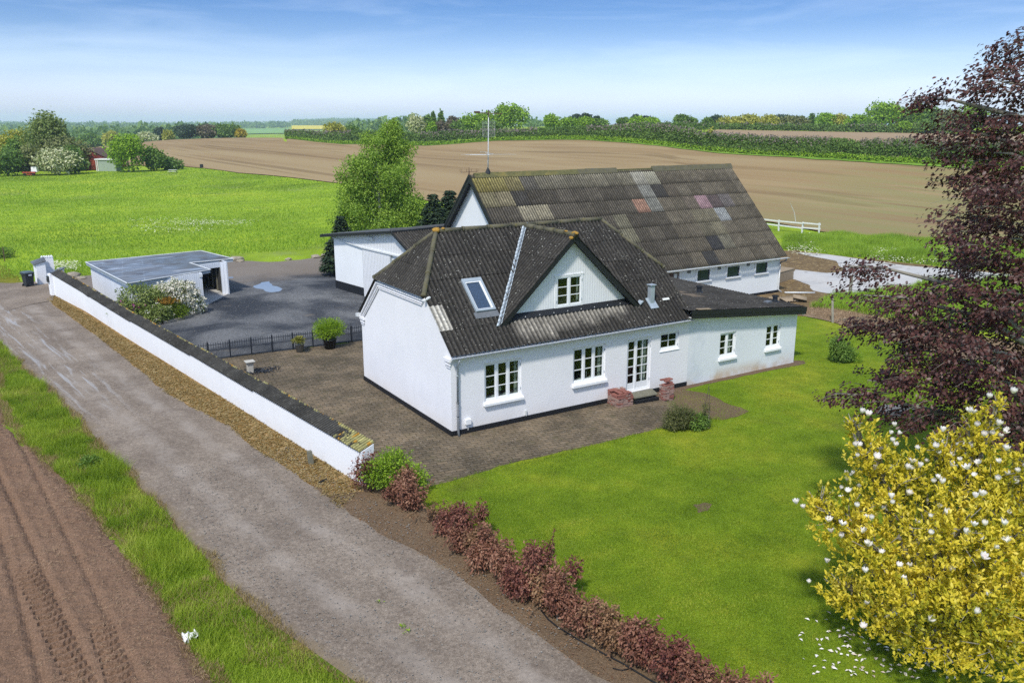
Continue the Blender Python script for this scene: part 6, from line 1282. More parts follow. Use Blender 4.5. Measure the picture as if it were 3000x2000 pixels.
# objects seen in the windows
lp = np.array([2.06, .26, 1.04]); le_ = empty('table_lamp', tuple(lp), 'small lamp with white shade inside the left front window', 'lamp'); mb = MB(); mb.lathe(lp, [(.055, 0), (.05, .012), (.008, .02), (.008, .21)], 12); mb.build('stand', M['brass_grey'], le_, True); mb = MB(); mb.lathe(lp+[0, 0, .2], [(.055, 0), (.04, .13), (.0405, .131)], 14); mb.build('shade', M['wax'], le_, True)
for x, lb_ in ((5.77, 'left white candle inside the middle front window'), (5.87, 'right white candle inside the middle front window')):
    mb = MB(); mb.lathe((x, .25, 1.05), [(.016, 0), (.016, .02), (.011, .03), (.010, .27), (.003, .275), (.002, .29)], 10); one(mb, 'candle', M['wax'], lb_, 'candle', (x, .25, 1.05), 'candles in the middle window', True)
mb = MB(); mb.box(1.25, .17, .98, 2.9, .45, 1.035); mb.build('window_board', M['white_paint'], house); mb = MB(); mb.box(5.0, .17, .99, 6.7, .45, 1.045); mb.build('window_board', M['white_paint'], house)
# rhododendron bed with its kerb
RBED = [(-6.9, 23.6), (-5.1, 22.9), (-4.3, 23.4), (-2.75, 24.75), (-2.5, 25.9), (-6.3, 25.0)]
sheet('flower_bed', RBED, .012, M['bed_soil'], ragg=(.4, .08, 5))
mb = MB(); K = [(-5.15, 22.95), (-4.3, 23.42), (-3.5, 24.1), (-2.75, 24.75)]
for a, b in zip(K[:-1], K[1:]): mb.bar((*a, .07), (*b, .07), .13, .16)
one(mb, 'bed_kerb', M['stone'], 'sandy stone kerb along the front of the rhododendron bed', 'kerb', (-4, 24, 0), bevel=.02)
mb = MB(); blob(mb, (-2.62, 24.95, .12), (.22, .2, .2), seed=9); one(mb, 'kerb_stone', M['stone'], 'upright end stone of the kerb by the white rhododendron', 'stone', (-2.62, 24.95, 0))
# ---------------------------------------------------------------- plants near the house
def stems(e, base, h, r_, n, m='twig', name='stem', rad=.012, seed=1):
    r = np.random.default_rng(seed); mb = MB()
    for i in range(n):
        a = r.random()*2*PI; k = r.random(); b = np.array(base)+[.08*math.cos(a), .08*math.sin(a), -.03]; t = np.array(base)+[r_*k*math.cos(a), r_*k*math.sin(a), h*(.6+.4*r.random())]; m_ = (b+t)/2+[.12*r_*r.normal(), .12*r_*r.normal(), .1*h]
        mb.tube([b, m_, t], [rad, rad*.7, rad*.35], 5)
    return mb.build(name, M[m], e)
def shrub(name, base, lobes, n, L, W_, mat, label, cat, group=None, droop=0., stem=(10, 'twig', .012), shell=.3, seed=1, sprigs=0, sprig_len=1.0, name2='foliage'):
    """lobes relative to base: x, y, z, rx, ry, rz"""
    r = np.random.default_rng(seed); b = np.array(base, float); e = empty(name, tuple(b), label, cat, group)
    P, O = crown_points([(b[0]+l[0], b[1]+l[1], b[2]+l[2], *l[3:]) for l in lobes], n, shell, r); ok = P[:, 2] > b[2]+.03; P, O = P[ok], O[ok]; k = len(P)
    D = O+.9*rand_dir(k, r)+np.array([0, 0, -droop]); N = O*.5+np.array([0, 0, .6])+.6*rand_dir(k, r)
    Lf = L*(.6+.7*r.random(k)); Wf = W_*(.7+.6*r.random(k)); A_ = [P, D, N, Lf, Wf]
    if sprigs:
        Cs, Ds, Ns, Ls = [], [], [], []; mbs = MB()
        for q in range(sprigs):
            i0 = r.integers(0, k); p0 = P[i0]; d_ = unit(O[i0]*.7+np.array([0, 0, 1.0])+.5*r.normal(size=3)); Lg = (.14+.26*r.random())*sprig_len; kk = int(6+Lg*34); tt = np.linspace(0, 1, kk)[:, None]; q_ = p0+d_*Lg*tt+np.array([0, 0, -.25])*Lg*tt**2
            Cs.append(q_); Ds.append(d_*.3+rand_dir(kk, r)+[0, 0, -droop*.8]); Ns.append(rand_dir(kk, r)+[0, 0, .6]); Ls.append(L*(.6+.5*r.random(kk))); mbs.tube([p0-d_*.15, q_[kk//2], q_[-1]], [.006, .004, .002], 4)
        Cs, Ds, Ns, Ls = map(np.concatenate, (Cs, Ds, Ns, Ls)); A_ = [np.concatenate(q) for q in zip(A_, (Cs, Ds, Ns, Ls, Ls*(W_/L)))]; mbs.build('twigs', M['twig'], e)
    leaves_obj(name2, *A_, M[mat], e)
    hh = max(l[2]+l[5] for l in lobes); rr = max(abs(l[0])+l[3] for l in lobes)
    if stem: stems(e, b, hh*.9, rr*.8, stem[0], stem[1], rad=stem[2], seed=seed)
    return e, P, O
# copper beech hedge: young bushes one by one
HB = [(-4.16, -2.62, .36, .95, 'hedge_leaf_purple', 'thin purple leaved bush against the end of the white wall'),
      (-3.62, -3.85, .42, .80, 'hedge_leaf', 'reddish copper bush in front of the green bush'), (-3.55, -4.45, .36, .62, 'hedge_leaf', 'second reddish copper bush, low beside the lawn corner'),
      (-3.42, -5.35, .30, .40, 'hedge_leaf_brown', 'sparse low brown bush beyond the gap'), (-3.45, -6.15, .36, .55, 'hedge_leaf_purple', 'dark low bush left of the tall purple bush'),
      (-3.30, -6.85, .44, .88, 'hedge_leaf_purple', 'dense dark purple bush, first tall one from the wall'), (-3.42, -7.75, .42, .72, 'hedge_leaf_brown', 'bright rust brown bush in the middle of the hedge'),
      (-3.36, -8.40, .40, .86, 'hedge_leaf', 'copper bush right of the rust brown one'), (-3.42, -8.98, .36, .66, 'hedge_leaf', 'copper bush before the purple roadside clump'), (-3.62, -9.55, .34, .60, 'hedge_leaf_purple', 'dark purple clump leaning toward the road'),
      (-3.12, -9.85, .46, 1.02, 'hedge_leaf_purple', 'tallest purple bush with a pale stake at its foot'), (-3.10, -10.6, .42, .84, 'hedge_leaf', 'copper bush right of the tallest purple one'), (-3.02, -11.15, .34, .62, 'hedge_leaf', 'low dull red bush above the bend of the hose'),
      (-3.18, -11.65, .36, .62, 'hedge_leaf', 'low copper bush tucked behind the middle of the hose'), (-3.62, -7.25, .34, .56, 'hedge_leaf', 'small reddish bush before the rust brown one'), (-3.2, -10.2, .36, .7, 'hedge_leaf_brown', 'brownish bush squeezed between tall purple and copper ones'), (-2.80, -12.6, .36, .62, 'hedge_leaf_brown', 'small brownish bush between dry brown and dense red ones'),
      (-2.90, -12.15, .38, .70, 'hedge_leaf_brown', 'dry brown bush standing alone above the hose'), (-2.78, -13.0, .44, .84, 'hedge_leaf', 'dense red copper bush near the lower edge'), (-2.62, -13.75, .44, .80, 'hedge_leaf_purple', 'deep wine red bush near the lower edge'),
      (-2.50, -14.4, .40, .66, 'hedge_leaf', 'dull copper bush just beyond the deep wine red one'), (-2.3, -15.0, .40, .6, 'hedge_leaf', 'lowest and nearest copper bush, at the end of the hedge')]
for i, (x, y, r_, h, m_, lb_) in enumerate(HB):
    r = np.random.default_rng(100+i); r_ *= 1.16; h *= 1.22; lobes = [(0, 0, h*.52, r_*.75, r_*.75, h*.45), (.55*r_*r.normal(), .55*r_*r.normal(), h*.62, r_*.38, r_*.38, h*.42), (.5*r_*r.normal(), .5*r_*r.normal(), h*.8, r_*.22, r_*.22, h*.30), (.5*r_*r.normal(), .5*r_*r.normal(), h*.38, r_*.7, r_*.7, h*.34), (.35*r_*r.normal(), .35*r_*r.normal(), h*.75, r_*.45, r_*.45, h*.28), (.7*r_*r.normal(), .6*r_*r.normal(), h*.55, r_*.4, r_*.4, h*.25)]
    thin = .45 if i in (0, 3) else 1
    shrub('copper_bush', (x, y, 0), lobes, int(1150*thin*(r_/.4)**2*(h/.75)), .085, .044, m_, lb_, 'bush', 'young copper beech hedge', droop=.75, stem=(14, 'twig', .010), shell=.0, seed=100+i, sprigs=16)
shrub('green_bush', (-3.55, -2.95, 0), [(0, 0, .62, .72, .66, .52), (.35, -.2, .45, .55, .5, .4), (-.4, .15, .60, .5, .45, .42), (.15, .25, .85, .42, .4, .36), (.55, -.45, .38, .4, .4, .32)], 6500, .07, .04, 'bush_leaf', 'bright yellow green bush at the end of the white wall', 'bush', droop=.1, shell=.25, seed=5, sprigs=40, sprig_len=1.1)
# potted and lawn bushes
shrub('bamboo_bush', (7.05, -3.55, 0), [(0, 0, .42, .55, .42, .38), (.3, -.1, .36, .42, .35, .32), (-.25, .05, .30, .32, .3, .28)], 3600, .13, .022, 'bamboo_leaf', 'olive brown bamboo bush at the edge of the brick paving', 'bush', droop=.5, seed=6, sprigs=30)
shrub('leafy_bush', (7.62, -3.92, 0), [(0, 0, .28, .40, .34, .27), (.2, .1, .25, .28, .25, .24)], 2200, .10, .035, 'mid_leaf', 'fresh green low bush beside the wire obelisk', 'bush', droop=.4, seed=7)
shrub('lawn_bush', (19.15, -1.05, 0), [(0, 0, .45, .52, .5, .42), (-.3, .1, .75, .3, .3, .35), (.2, -.1, .35, .5, .45, .33), (.1, .2, .85, .28, .25, .28)], 3600, .10, .045, 'mid_leaf', 'solitary dark green bush on the lawn beyond the extension', 'bush', droop=.1, seed=8, sprigs=30)
p = G(2510, 1060); shrub('iris_clump', (p[0], p[1], 0), [(0, 0, .15, .22, .2, .16)], 260, .22, .025, 'bush_leaf', 'small spiky clump right of the solitary lawn bush', 'plant', stem=None, seed=9)
p = G(265, 1365); shrub('weed_tussock', (p[0], p[1], 0), [(0, 0, .12, .30, .3, .13)], 700, .16, .03, 'mid_leaf', 'dark green tussock of weeds in the middle of the verge', 'plant', stem=None, seed=10)
for px, py, lb_ in ((1114, 1772, 'tiny green weed growing in the gravel road, uppermost of four'), (1178, 1842, 'tiny green weed in the gravel road, second lowest'), (1195, 1856, 'tiny green weed in the gravel road, lowest of four')):
    p = G(px, py); shrub('road_weed', (p[0], p[1], .03), [(0, 0, .02, .10, .10, .03)], 60, .06, .03, 'bush_leaf', lb_, 'plant', 'weeds in the gravel road', stem=None, seed=int(px))
# rhododendrons by the shed
e, P, O = shrub('rhododendron', (-6.05, 24.3, 0), [(0, 0, 1.05, 1.15, .9, 1.0), (.7, .0, .8, .9, .8, .85), (-.8, -.2, .6, .8, .75, .65), (.1, -.6, .55, 1.1, .6, .55)], 9500, .15, .06, 'rhodo_leaf', 'large dark green rhododendron with a few pink flowers by the garden wall', 'shrub', droop=.35, shell=.6, seed=11, stem=(10, 'bark', .03))
def blooms(e, P, O, n, mat, size, per, name, sel, seed):
    r = np.random.default_rng(seed); idx = np.where(sel(P))[0]; idx = r.choice(idx, min(n, len(idx)), replace=False)
    C = np.repeat(P[idx]+O[idx]*.05, per, 0)+r.normal(0, size*.45, (len(idx)*per, 3)); Oo = np.repeat(O[idx], per, 0); k = len(C)
    o = leaves_obj(name, C, Oo+1.0*rand_dir(k, r), Oo+.5*rand_dir(k, r), np.full(k, size)*(.7+.5*r.random(k)), np.full(k, size*.9), M[mat], e); o['kind'] = 'stuff'; return o
blooms(e, P, O, 16, 'pink_bloom', .11, 9, 'blossom', lambda P: (P[:, 1] < 24.2) & (P[:, 2] < 1.2), 3)
e, P, O = shrub('white_rhododendron', (-4.0, 24.8, 0), [(0, 0, 1.0, .95, .8, .95), (.55, .05, .7, .75, .7, .75), (-.6, .1, 1.1, .7, .6, .75), (.9, .0, .4, .5, .5, .45)], 6000, .14, .055, 'rhodo_leaf', 'rounded rhododendron covered in white flowers at the shed corner', 'shrub', droop=.3, shell=.65, seed=12, stem=(10, 'bark', .03))
blooms(e, P, O, 1300, 'white_bloom', .10, 9, 'blossom', lambda P: (P[:, 1] < 25.4), 4)
e, P, O = shrub('azalea', (-4.7, 23.85, 0), [(0, 0, .55, .75, .55, .55), (.45, -.1, .42, .6, .5, .42), (-.25, .1, .8, .45, .4, .42)], 5200, .075, .035, 'fresh_leaf', 'low fresh green azalea with an orange top between the rhododendrons', 'shrub', shell=.5, seed=13)
blooms(e, P, O, 260, 'rust_leaf', .08, 7, 'blossom', lambda P: P[:, 2] > .95, 5)
e, P, O = shrub('low_rhododendron', (-5.45, 23.3, 0), [(0, 0, .48, .75, .5, .48), (.4, .1, .45, .5, .4, .42)], 3400, .12, .05, 'rhodo_leaf', 'low rhododendron with sparse white clusters nearest the wall coping', 'shrub', droop=.3, shell=.55, seed=14)
blooms(e, P, O, 34, 'white_bloom', .085, 8, 'blossom', lambda P: P[:, 1] < 23.6, 6)

# ---- magnolia in front
DM = 17.6
def mag(px, py, d=0): return at(px, py, DM+d)
mb_ = at(2790, 1500, DM); mbase = np.array([mb_[0], mb_[1], 0]); mg = empty('magnolia', tuple(mbase), 'yellow leaved magnolia with white goblet flowers standing on the near lawn', 'tree')
ML = [(2545, 1310, 75, 80, -.3), (2475, 1500, 115, 85, -.6), (2600, 1420, 125, 105, -.2), (2570, 1605, 150, 95, -1.0), (2490, 1725, 95, 70, -.9), (2710, 1395, 120, 95, .3), (2865, 1265, 70, 85, .4), (2905, 1385, 135, 95, .3),
      (2800, 1540, 165, 110, -1.0), (2680, 1740, 150, 95, -1.6), (2860, 1735, 180, 110, -1.4), (2970, 1560, 150, 150, -.6), (2760, 1885, 140, 65, -1.9), (2940, 1880, 160, 80, -1.7), (3080, 1440, 130, 150, .4), (3080, 1760, 140, 150, -1.0), (2600, 1810, 110, 60, -1.4),
      (2400, 1470, 45, 60, -.6), (2500, 1230, 32, 30, -.3), (2925, 1185, 24, 36, .4), (2770, 1300, 70, 45, .5), (2700, 1560, 120, 80, 1.2), (2800, 1680, 220, 160, 1.0)]
lob = []
for x, y, rx, ry, d in ML:
    c = mag(x, y, d); s = (DM+d)/2456*1.04; lob.append((c[0], c[1], max(c[2], .45), rx*s, rx*s*.95, ry*s))
P, O = crown_points(lob, 6600, .25); ok = P[:, 2] > .22; P, O = P[ok], O[ok]; tipd = unit(O*.6+np.array([0, 0, .85])+.35*rand_dir(len(P)))
C, D, N, L, FV = [], [], [], [], []; cv = np.clip(.15+.75*smooth_noise(P[:, 0]+P[:, 2]*.7, P[:, 1]+P[:, 2], .42, 8)+.12*rng.normal(size=len(P)), 0, 1)
for p, t, o, fv_ in zip(P, tipd, O, cv):
    k = rng.integers(5, 9); x = unit(np.cross(t, rand_dir(1)[0])); y = np.cross(t, x)
    for j in range(k):
        a = 2*PI*j/k+rng.random()*.5; el_ = .55+.75*rng.random(); d = t*math.sin(el_)+(x*math.cos(a)+y*math.sin(a))*math.cos(el_)
        C.append(p-t*(.24*rng.random())); D.append(d); N.append(t-.45*d+.25*rng.normal(size=3)); L.append(.065+.06*rng.random()); FV.append(np.clip(fv_+.16*rng.normal(), 0, 1))
C, D, N, L = map(np.array, (C, D, N, L)); oval_leaves('foliage', C, D, N, L, L*.43, M['magnolia_leaf'], mg, fval=np.array(FV))
r = np.random.default_rng(44); mb = MB(); fork = mbase+[0, 0, .55]
mb.tube([mbase+[0, 0, -.1], mbase+[.02, .02, .3], fork], [.17, .13, .12], 9)
for i, l in enumerate(lob):
    c = np.array(l[:3]); mid_ = fork+(c-fork)*.5+np.array([0, 0, -.12])+.15*r.normal(size=3); mb.tube([fork, fork+(mid_-fork)*.5, mid_, c], [.075, .055, .04, .018], 7)
    for k in range(9):
        t = c+rand_dir(1, r)[0]*np.array(l[3:6])*.85; t[2] = max(t[2], .3); mb.tube([mid_+(c-mid_)*r.random(), (c+t)/2+[0, 0, -.06], t], [.018, .012, .006], 5)
mb.build('branches', M['grey_bark'], mg, True)
def flower_mesh(seed, openness):
    r = np.random.default_rng(seed); V, Fc = [], []; n = 7
    for j in range(n):
        a = 2*PI*j/n+r.normal()*.12; op = openness*(.6+.7*r.random()); rows = 5
        for i in range(rows):
            t = i/(rows-1); rad = .012+.036*math.sin(t*PI*.75)+op*t*t*.05; z = .105*t*(1-.25*op*t); w = .030*math.sin(PI*(.12+.80*t))+.003
            for s in (-1, 0, 1): q = a+s*w/(rad+.012); rr_ = rad+(.0 if s else .006); V.append((rr_*math.cos(q), rr_*math.sin(q), z))
        b = j*rows*3
        for i in range(rows-1):
            for s in (0, 1): Fc.append((b+i*3+s, b+i*3+s+1, b+i*3+3+s+1, b+i*3+3+s))
    return np.array(V), Fc
FM = []
for i, op in enumerate((.05, .2, .4, .8)):
    V, Fc = flower_mesh(i, op); o = raw_mesh('flower', V*1.0, Fc, M['magnolia_petal'], mg, True, fval=np.random.default_rng(i).random(len(Fc)), loc=(0, 0, 0)); FM.append((o, V*1.0, Fc))
vis = (P-CAM)@c_f; toward = (O@(-c_f)); cand = np.where((toward > -.35) & (O[:, 2] > -.25))[0]; upw = P[cand, 2]; pr = np.exp((upw-2.5)*.35); pr /= pr.sum(); pick = r.choice(cand, 185, replace=False, p=pr)
stuffV, stuffF, nb = [], [], 0
for q, i in enumerate(pick):
    t = unit(tipd[i]*.6+np.array([0, 0, .8])+.25*r.normal(size=3)); loc = P[i]+tipd[i]*.10+O[i]*.10; rot = Vector(t).to_track_quat('Z', 'Y'); k = q % 4; sc = .72+.42*r.random()
    if q < 100:
        src = FM[k][0]; o = src if q < 4 else src.copy()
        if q >= 4: COL.objects.link(o); o.parent = mg
        o.location = Vector(loc)-mg.location; o.rotation_euler = rot.to_euler(); o.scale = (sc, sc, sc)
    else:
        Rm = np.array(rot.to_matrix()); V = FM[k][1]@Rm.T*sc+loc; stuffV.append(V); stuffF += [[a+nb for a in f] for f in FM[k][2]]; nb += len(V)
o = raw_mesh('blossoms', np.concatenate(stuffV), stuffF, M['magnolia_petal'], mg, True, fval=r.random(len(stuffF))); o['kind'] = 'stuff'
# fallen petals
PP = []
for _ in range(330):
    x, y = 2330+rng.beta(1.6, 1.3)*640, 1750+240*rng.beta(1.7, 1.3)
    if y > 1700+(x-2300)*.16: PP.append(G(x, y))
C = np.array(PP); C[:, 2] = .022+.012*rng.random(len(C)); n = len(C)
stuff(leaves_obj('fallen_petals', C, rand_dir(n)*[1, 1, .12], np.tile((0, 0, 1.), (n, 1))+.35*rand_dir(n), .07+.06*rng.random(n), .045+.03*rng.random(n), M['fallen_petal_white'], fold=.15), 'white fallen magnolia petals on the lawn')

# ---- copper beech on the right
DB = 24.0; bt = at(3085, 900, DB); bbase = np.array([bt[0], bt[1], 0]); be_ = empty('copper_beech', tuple(bbase), 'tall dark purple copper beech standing behind the flowering magnolia', 'tree')
BL = [(3070, 150, 90, 45, 0), (2985, 245, 125, 42, -.5), (3020, 345, 140, 50, 0), (2785, 292, 62, 24, -.5), (2850, 385, 95, 32, -.3), (2960, 450, 130, 50, -.6), (2920, 540, 95, 36, .2), (3010, 560, 140, 60, -1), (2890, 650, 85, 30, -.5), (2985, 700, 140, 65, -1.2), (2900, 760, 80, 42, .3),
      (2590, 785, 58, 32, -1.2), (2640, 870, 100, 38, -1.4), (2600, 955, 68, 26, -1.2), (2710, 955, 110, 42, -1.0), (2800, 880, 110, 45, -.8), (2950, 850, 150, 70, -1.5), (2740, 1030, 110, 50, -.8), (2860, 1010, 150, 80, -1.3), (2545, 1158, 62, 34, -1.6), (2640, 1120, 85, 45, -1.3), (2760, 1120, 120, 60, -1.4), (2900, 1130, 140, 70, -1.6), (2700, 1215, 80, 45, -1.2), (2860, 1220, 120, 50, -1.4), (2990, 1230, 110, 60, -1.5),
      (3090, 400, 150, 200, 1.5), (3090, 720, 180, 200, 1.5), (3080, 1000, 200, 160, 1.0), (3200, 600, 230, 330, 1.5), (3200, 1000, 230, 230, 1.0), (2980, 980, 160, 90, 1.0)]
C, D, N, L = [], [], [], []; r = np.random.default_rng(77); mb = MB(); top = bbase+[0, 0, 12.2]
mb.tube([bbase+[0, 0, -.2], bbase+[0, 0, 1.5], bbase+[.1, .05, 6], top], [.42, .34, .24, .05], 12)
for x, y, rx, ry, d in BL:
    c = at(x, y, DB+d); s = (DB+d)/2456; R3 = np.array([rx*s, rx*s, ry*s]); hz_ = max(1.2, c[2]-.9-.25*np.linalg.norm((c-bbase)[:2])*.5); att = bbase+np.array([0, 0, min(hz_, 11)])
    mid_ = att+(c-att)*.5+[0, 0, .25]; mb.tube([att, mid_, c, c+(c-att)*[.25, .25, .02]], [.10, .065, .034, .010], 7)
    dense = 1.0 if d < 1 else .3
    ns = int(max(12, 68*(R3[0]*R3[1]+2*R3[0]*R3[2])/3*dense*(.52 if x < 2880 else .68))); u = rand_dir(ns, r)*(.25+.75*r.random((ns, 1))**.5); A_ = c+u*R3
    hor = unit((A_-bbase)*[1, 1, 0]+.5*r.normal(size=(ns, 3))*[1, 1, 0]+(A_-c)*[.6, .6, 0])
    for a, h in zip(A_, hor):
        Ls = .5+.6*r.random(); side = np.array([-h[1], h[0], 0]); nl = int(36+20*r.random()); t = r.random(nl)**.8; sg = r.choice((-1, 1), nl); w = r.random(nl)*.32*(1.05-t*.75)
        tilt = .22*r.normal(); p = a+(h+Zv*tilt)*(t*Ls)[:, None]+side*(sg*w)[:, None]+Zv*((-.18*t*t*Ls)-w*.25+.08*r.normal(size=nl)+.10*t)[:, None]
        C.append(p); D.append(h*.7+side*(sg*.7)[:, None]-Zv*.55+.35*r.normal(size=(nl, 3))); N.append(np.tile(Zv, (nl, 1))-(h*-.5)+.5*r.normal(size=(nl, 3))); L.append(.07+.05*r.random(nl))
        if r.random() < .6: mb.tube([a-h*.15, a+h*Ls*.5+Zv*.03, a+h*Ls-Zv*.1*Ls], [.008, .006, .003], 4)
mb.build('branches', M['grey_bark'], be_, True)
C, D, N, L = map(np.concatenate, (C, D, N, L)); oval_leaves('foliage', C, D, N, L, L*.6, M['beech_leaf'], be_, fold=.05); N_BEECH = len(C)

# ---- birches and spruces behind the garage
def px_lobes(Ls, d0, k=1.0):
    out = []
    for x, y, rx, ry, d in Ls: c = at(x, y, d0+d); s = (d0+d)/2456; out.append((c[0], c[1], c[2], rx*s*k, rx*s*k*.9, ry*s*k))
    return out
def tree_leaves(e, lobes, n, L, asp, mat, droop=.3, shell=.35, seed=1, name='crown', zmin=.3):
    r = np.random.default_rng(seed); P, O = crown_points(lobes, n, shell, r); ok = P[:, 2] > zmin; P, O = P[ok], O[ok]; k = len(P)
    return leaves_obj(name, P, O*.5+rand_dir(k, r)+[0, 0, -droop], O*.7+[0, 0, .35]+.7*rand_dir(k, r), L*(.6+.8*r.random(k)), L*asp*(.7+.6*r.random(k)), M[mat], e)
def sublobes(lobes, k, f, seed):
    """break a crown into many smaller clumps"""
    r = np.random.default_rng(seed); out = []
    for l in lobes:
        for _ in range(k):
            u = rand_dir(1, r)[0]*(.35+.6*r.random()); q = f*(.7+.6*r.random()); out.append((l[0]+u[0]*l[3], l[1]+u[1]*l[4], l[2]+u[2]*l[5], l[3]*q, l[4]*q, l[5]*q))
    return out
for nm, d0, bx_, Ls, lb_, sd_ in (('birch', 78, 1140, [(1145, 385, 45, 42, 0), (1115, 440, 75, 60, 0), (1165, 455, 55, 65, 0), (1140, 520, 85, 70, 0), (1120, 600, 100, 90, 0), (1155, 358, 18, 16, 0)], 'taller darker birch standing behind the bushy front birch', 3),
                             ('birch', 73, 1105, [(1050, 500, 70, 65, 0), (1025, 580, 62, 80, 0), (1110, 570, 95, 85, 0), (1150, 520, 60, 60, -.5), (1185, 600, 70, 70, 0), (1090, 640, 115, 60, -.5), (1010, 640, 48, 60, 0), (1225, 645, 42, 50, 0), (1085, 470, 35, 40, 0)], 'bushy bright front birch rising behind the white garage', 4)):
    b = at(bx_, 500, d0); b = np.array([b[0], b[1], 0]); e = empty(nm, tuple(b), lb_, 'tree', 'birches behind the garage'); lo_ = px_lobes(Ls, d0)
    tree_leaves(e, sublobes(lo_, 11, .36, sd_)+[(l[0], l[1], l[2], l[3]*.8, l[4]*.8, l[5]*.8) for l in lo_], 26000, .20, .55, 'birch_leaf', droop=.7, shell=.25, seed=sd_)
    mb = MB(); tp = max(l[2] for l in lo_); mb.tube([b, b+[.1, 0, tp*.5], b+[0, .1, tp]], [.22, .15, .04], 8)
    for l in lo_: c = np.array(l[:3]); mb.tube([b+[0, 0, max(1., c[2]*.55)], (b+[0, 0, c[2]]+c)/2+[0, 0, -.2], c], [.08, .05, .02], 6)
    mb.build('trunk', M['birch_bark'], e, True)
def spruce(col, d, toprow, wpx, label, seed, baserow=None):
    r = np.random.default_rng(seed); b = at(col, 600, d); b = np.array([b[0], b[1], 0.]); h = at(col, toprow, d)[2]; R_ = wpx*d/2456/2; e = empty('spruce', tuple(b), label, 'tree', 'dark spruces behind the garage')
    mb = MB(); mb.tube([b, b+[0, 0, h*.97]], [.14, .02], 7); mb.build('trunk', M['bark'], e); C, D, N, L = [], [], [], []
    z = .4
    while z < h*.98:
        rad = R_*(1-z/h)**.85+.06; nb_ = int(6+rad*7)
        for a in r.random(nb_)*2*PI:
            dr = np.array([math.cos(a), math.sin(a), -.12]); k = int(5+rad*11); t = np.linspace(.15, 1, k)
            for tt in t:
                for s in (-1, 1): C.append(b+[0, 0, z]+dr*rad*tt*(.8+.3*r.random())+[0, 0, .15*tt*tt*rad]+r.normal(size=3)*.04); D.append(dr*.6+s*np.array([-dr[1], dr[0], 0])*.6+[0, 0, -.3]); N.append([0, 0, 1]+.4*r.normal(size=3)); L.append(.24+.16*r.random())
        z += .17+.08*r.random()
    L = np.array(L); leaves_obj('crown', np.array(C), np.array(D), np.array(N), L, L*.42, M['spruce_leaf'], e)
for a in ((1268, 66, 562, 150, 'dark spruce just right of the birches', 1), (1318, 69, 550, 150, 'tallest dark spruce, nearest the barn gable', 2), (1362, 74, 576, 130, 'dark spruce half hidden by the barn gable', 3), (995, 64, 630, 100, 'dark spruce at the left foot of the birches', 4), (968, 60, 690, 80, 'low spruce showing left of the garage roof', 5)): spruce(*a)
# ---------------------------------------------------------------- the far land: hedges, trees, buildings
def hedge(name, cols, dists, hpx, n, label, wid, mat, bloom=None, dens_top=.0, seed=1, leaf=.0020):
    r = np.random.default_rng(seed); az = [azim(c) for c in cols]; a = az[0]+(az[-1]-az[0])*r.random(n); d0 = np.interp(a, az, dists); hh = np.interp(a, az, np.array(hpx)*np.array(dists)/2456)
    hh = hh*(.80+.28*smooth_noise(a*d0/60, a*0, 3.0, seed)+.16*smooth_noise(a*d0/60, a*0, 1.0, seed+3)); ph = r.random(n)*PI; rad = .55+.47*r.random(n)
    x, y = P_ad(a, d0+1.2-np.cos(ph)*rad*wid); z = H(x, y)+np.clip(np.sin(ph)**.55*rad*hh, .05, None); bump_ = (smooth_noise(a*d0/60, z, 1.4, seed+9)-.5)*.9; x2, y2 = P_ad(a, d0+1.2-np.cos(ph)*rad*wid-bump_)
    P = np.column_stack([x2, y2, z]); u = unit(np.column_stack([x2-CAM[0], y2-CAM[1], np.zeros(n)])); O = unit(-u*np.cos(ph)[:, None]+Zv*np.sin(ph)[:, None]); L = leaf*d0*(.6+.8*r.random(n))
    p0_ = P[0]; e = empty(name, (float(x[0]), float(y[0]), float(H(x[0], y[0]))), label, 'hedge'); leaves_obj('foliage', P, O*.6+rand_dir(n, r), O+.7*rand_dir(n, r), L, L*.7, M[mat], e)
    if bloom:
        k = int(n*bloom[1]); idx = r.choice(n, k); keep = (z[idx]-H(x[idx], y[idx])) > hh[idx]*bloom[2]*(.75+.5*r.random(k)); keep &= smooth_noise(a[idx]*d0[idx]/60, a[idx]*0, 4, seed+7) > .30; idx = idx[keep]; k = len(idx)
        Q = P[idx]+O[idx]*.25+[0, 0, .12]; o = leaves_obj('blossom', Q, [0, 0, .5]+rand_dir(k, r), O[idx]+.7*rand_dir(k, r), L[idx]*1.0, L[idx]*.7, M[bloom[0]], e); o['kind'] = 'stuff'
    return e
hedge('lilac_hedge', [835, 1000, 1250, 1450, 1700, 1900, 2100, 2400, 2750, 3150], [352, 290, 270, 265, 228, 195, 180, 160, 150, 144], [23, 33, 33, 27, 38, 47, 47, 56, 52, 52], 95000, 'long lilac topped hedge running across the far side of the ploughed field', 2.0, 'hedgerow_leaf', ('lilac_bloom', .36, .74), seed=3)
hedge('low_hedge', [835, 1000, 1250, 1450, 1700, 1900, 2100, 2400, 2750, 3150], [350, 287.5, 267.5, 262.5, 225.7, 192.7, 177.8, 157.8, 147.8, 141.8], [6, 8, 9, 8, 10, 13, 13, 16, 17, 17], 16000, 'low bright green undergrowth along the foot of the lilac hedge', .9, 'bright_leaf', seed=5)
hedge('second_hedge', [1880, 2000, 2100, 2300, 2500, 2700, 2850], [285, 300, 308, 314, 320, 326, 330], [16, 17, 16, 17, 19, 20, 20], 13000, 'second dark hedge beyond the narrow brown field', 2.0, 'hedgerow_leaf', ('lilac_bloom', .28, .8), seed=7)
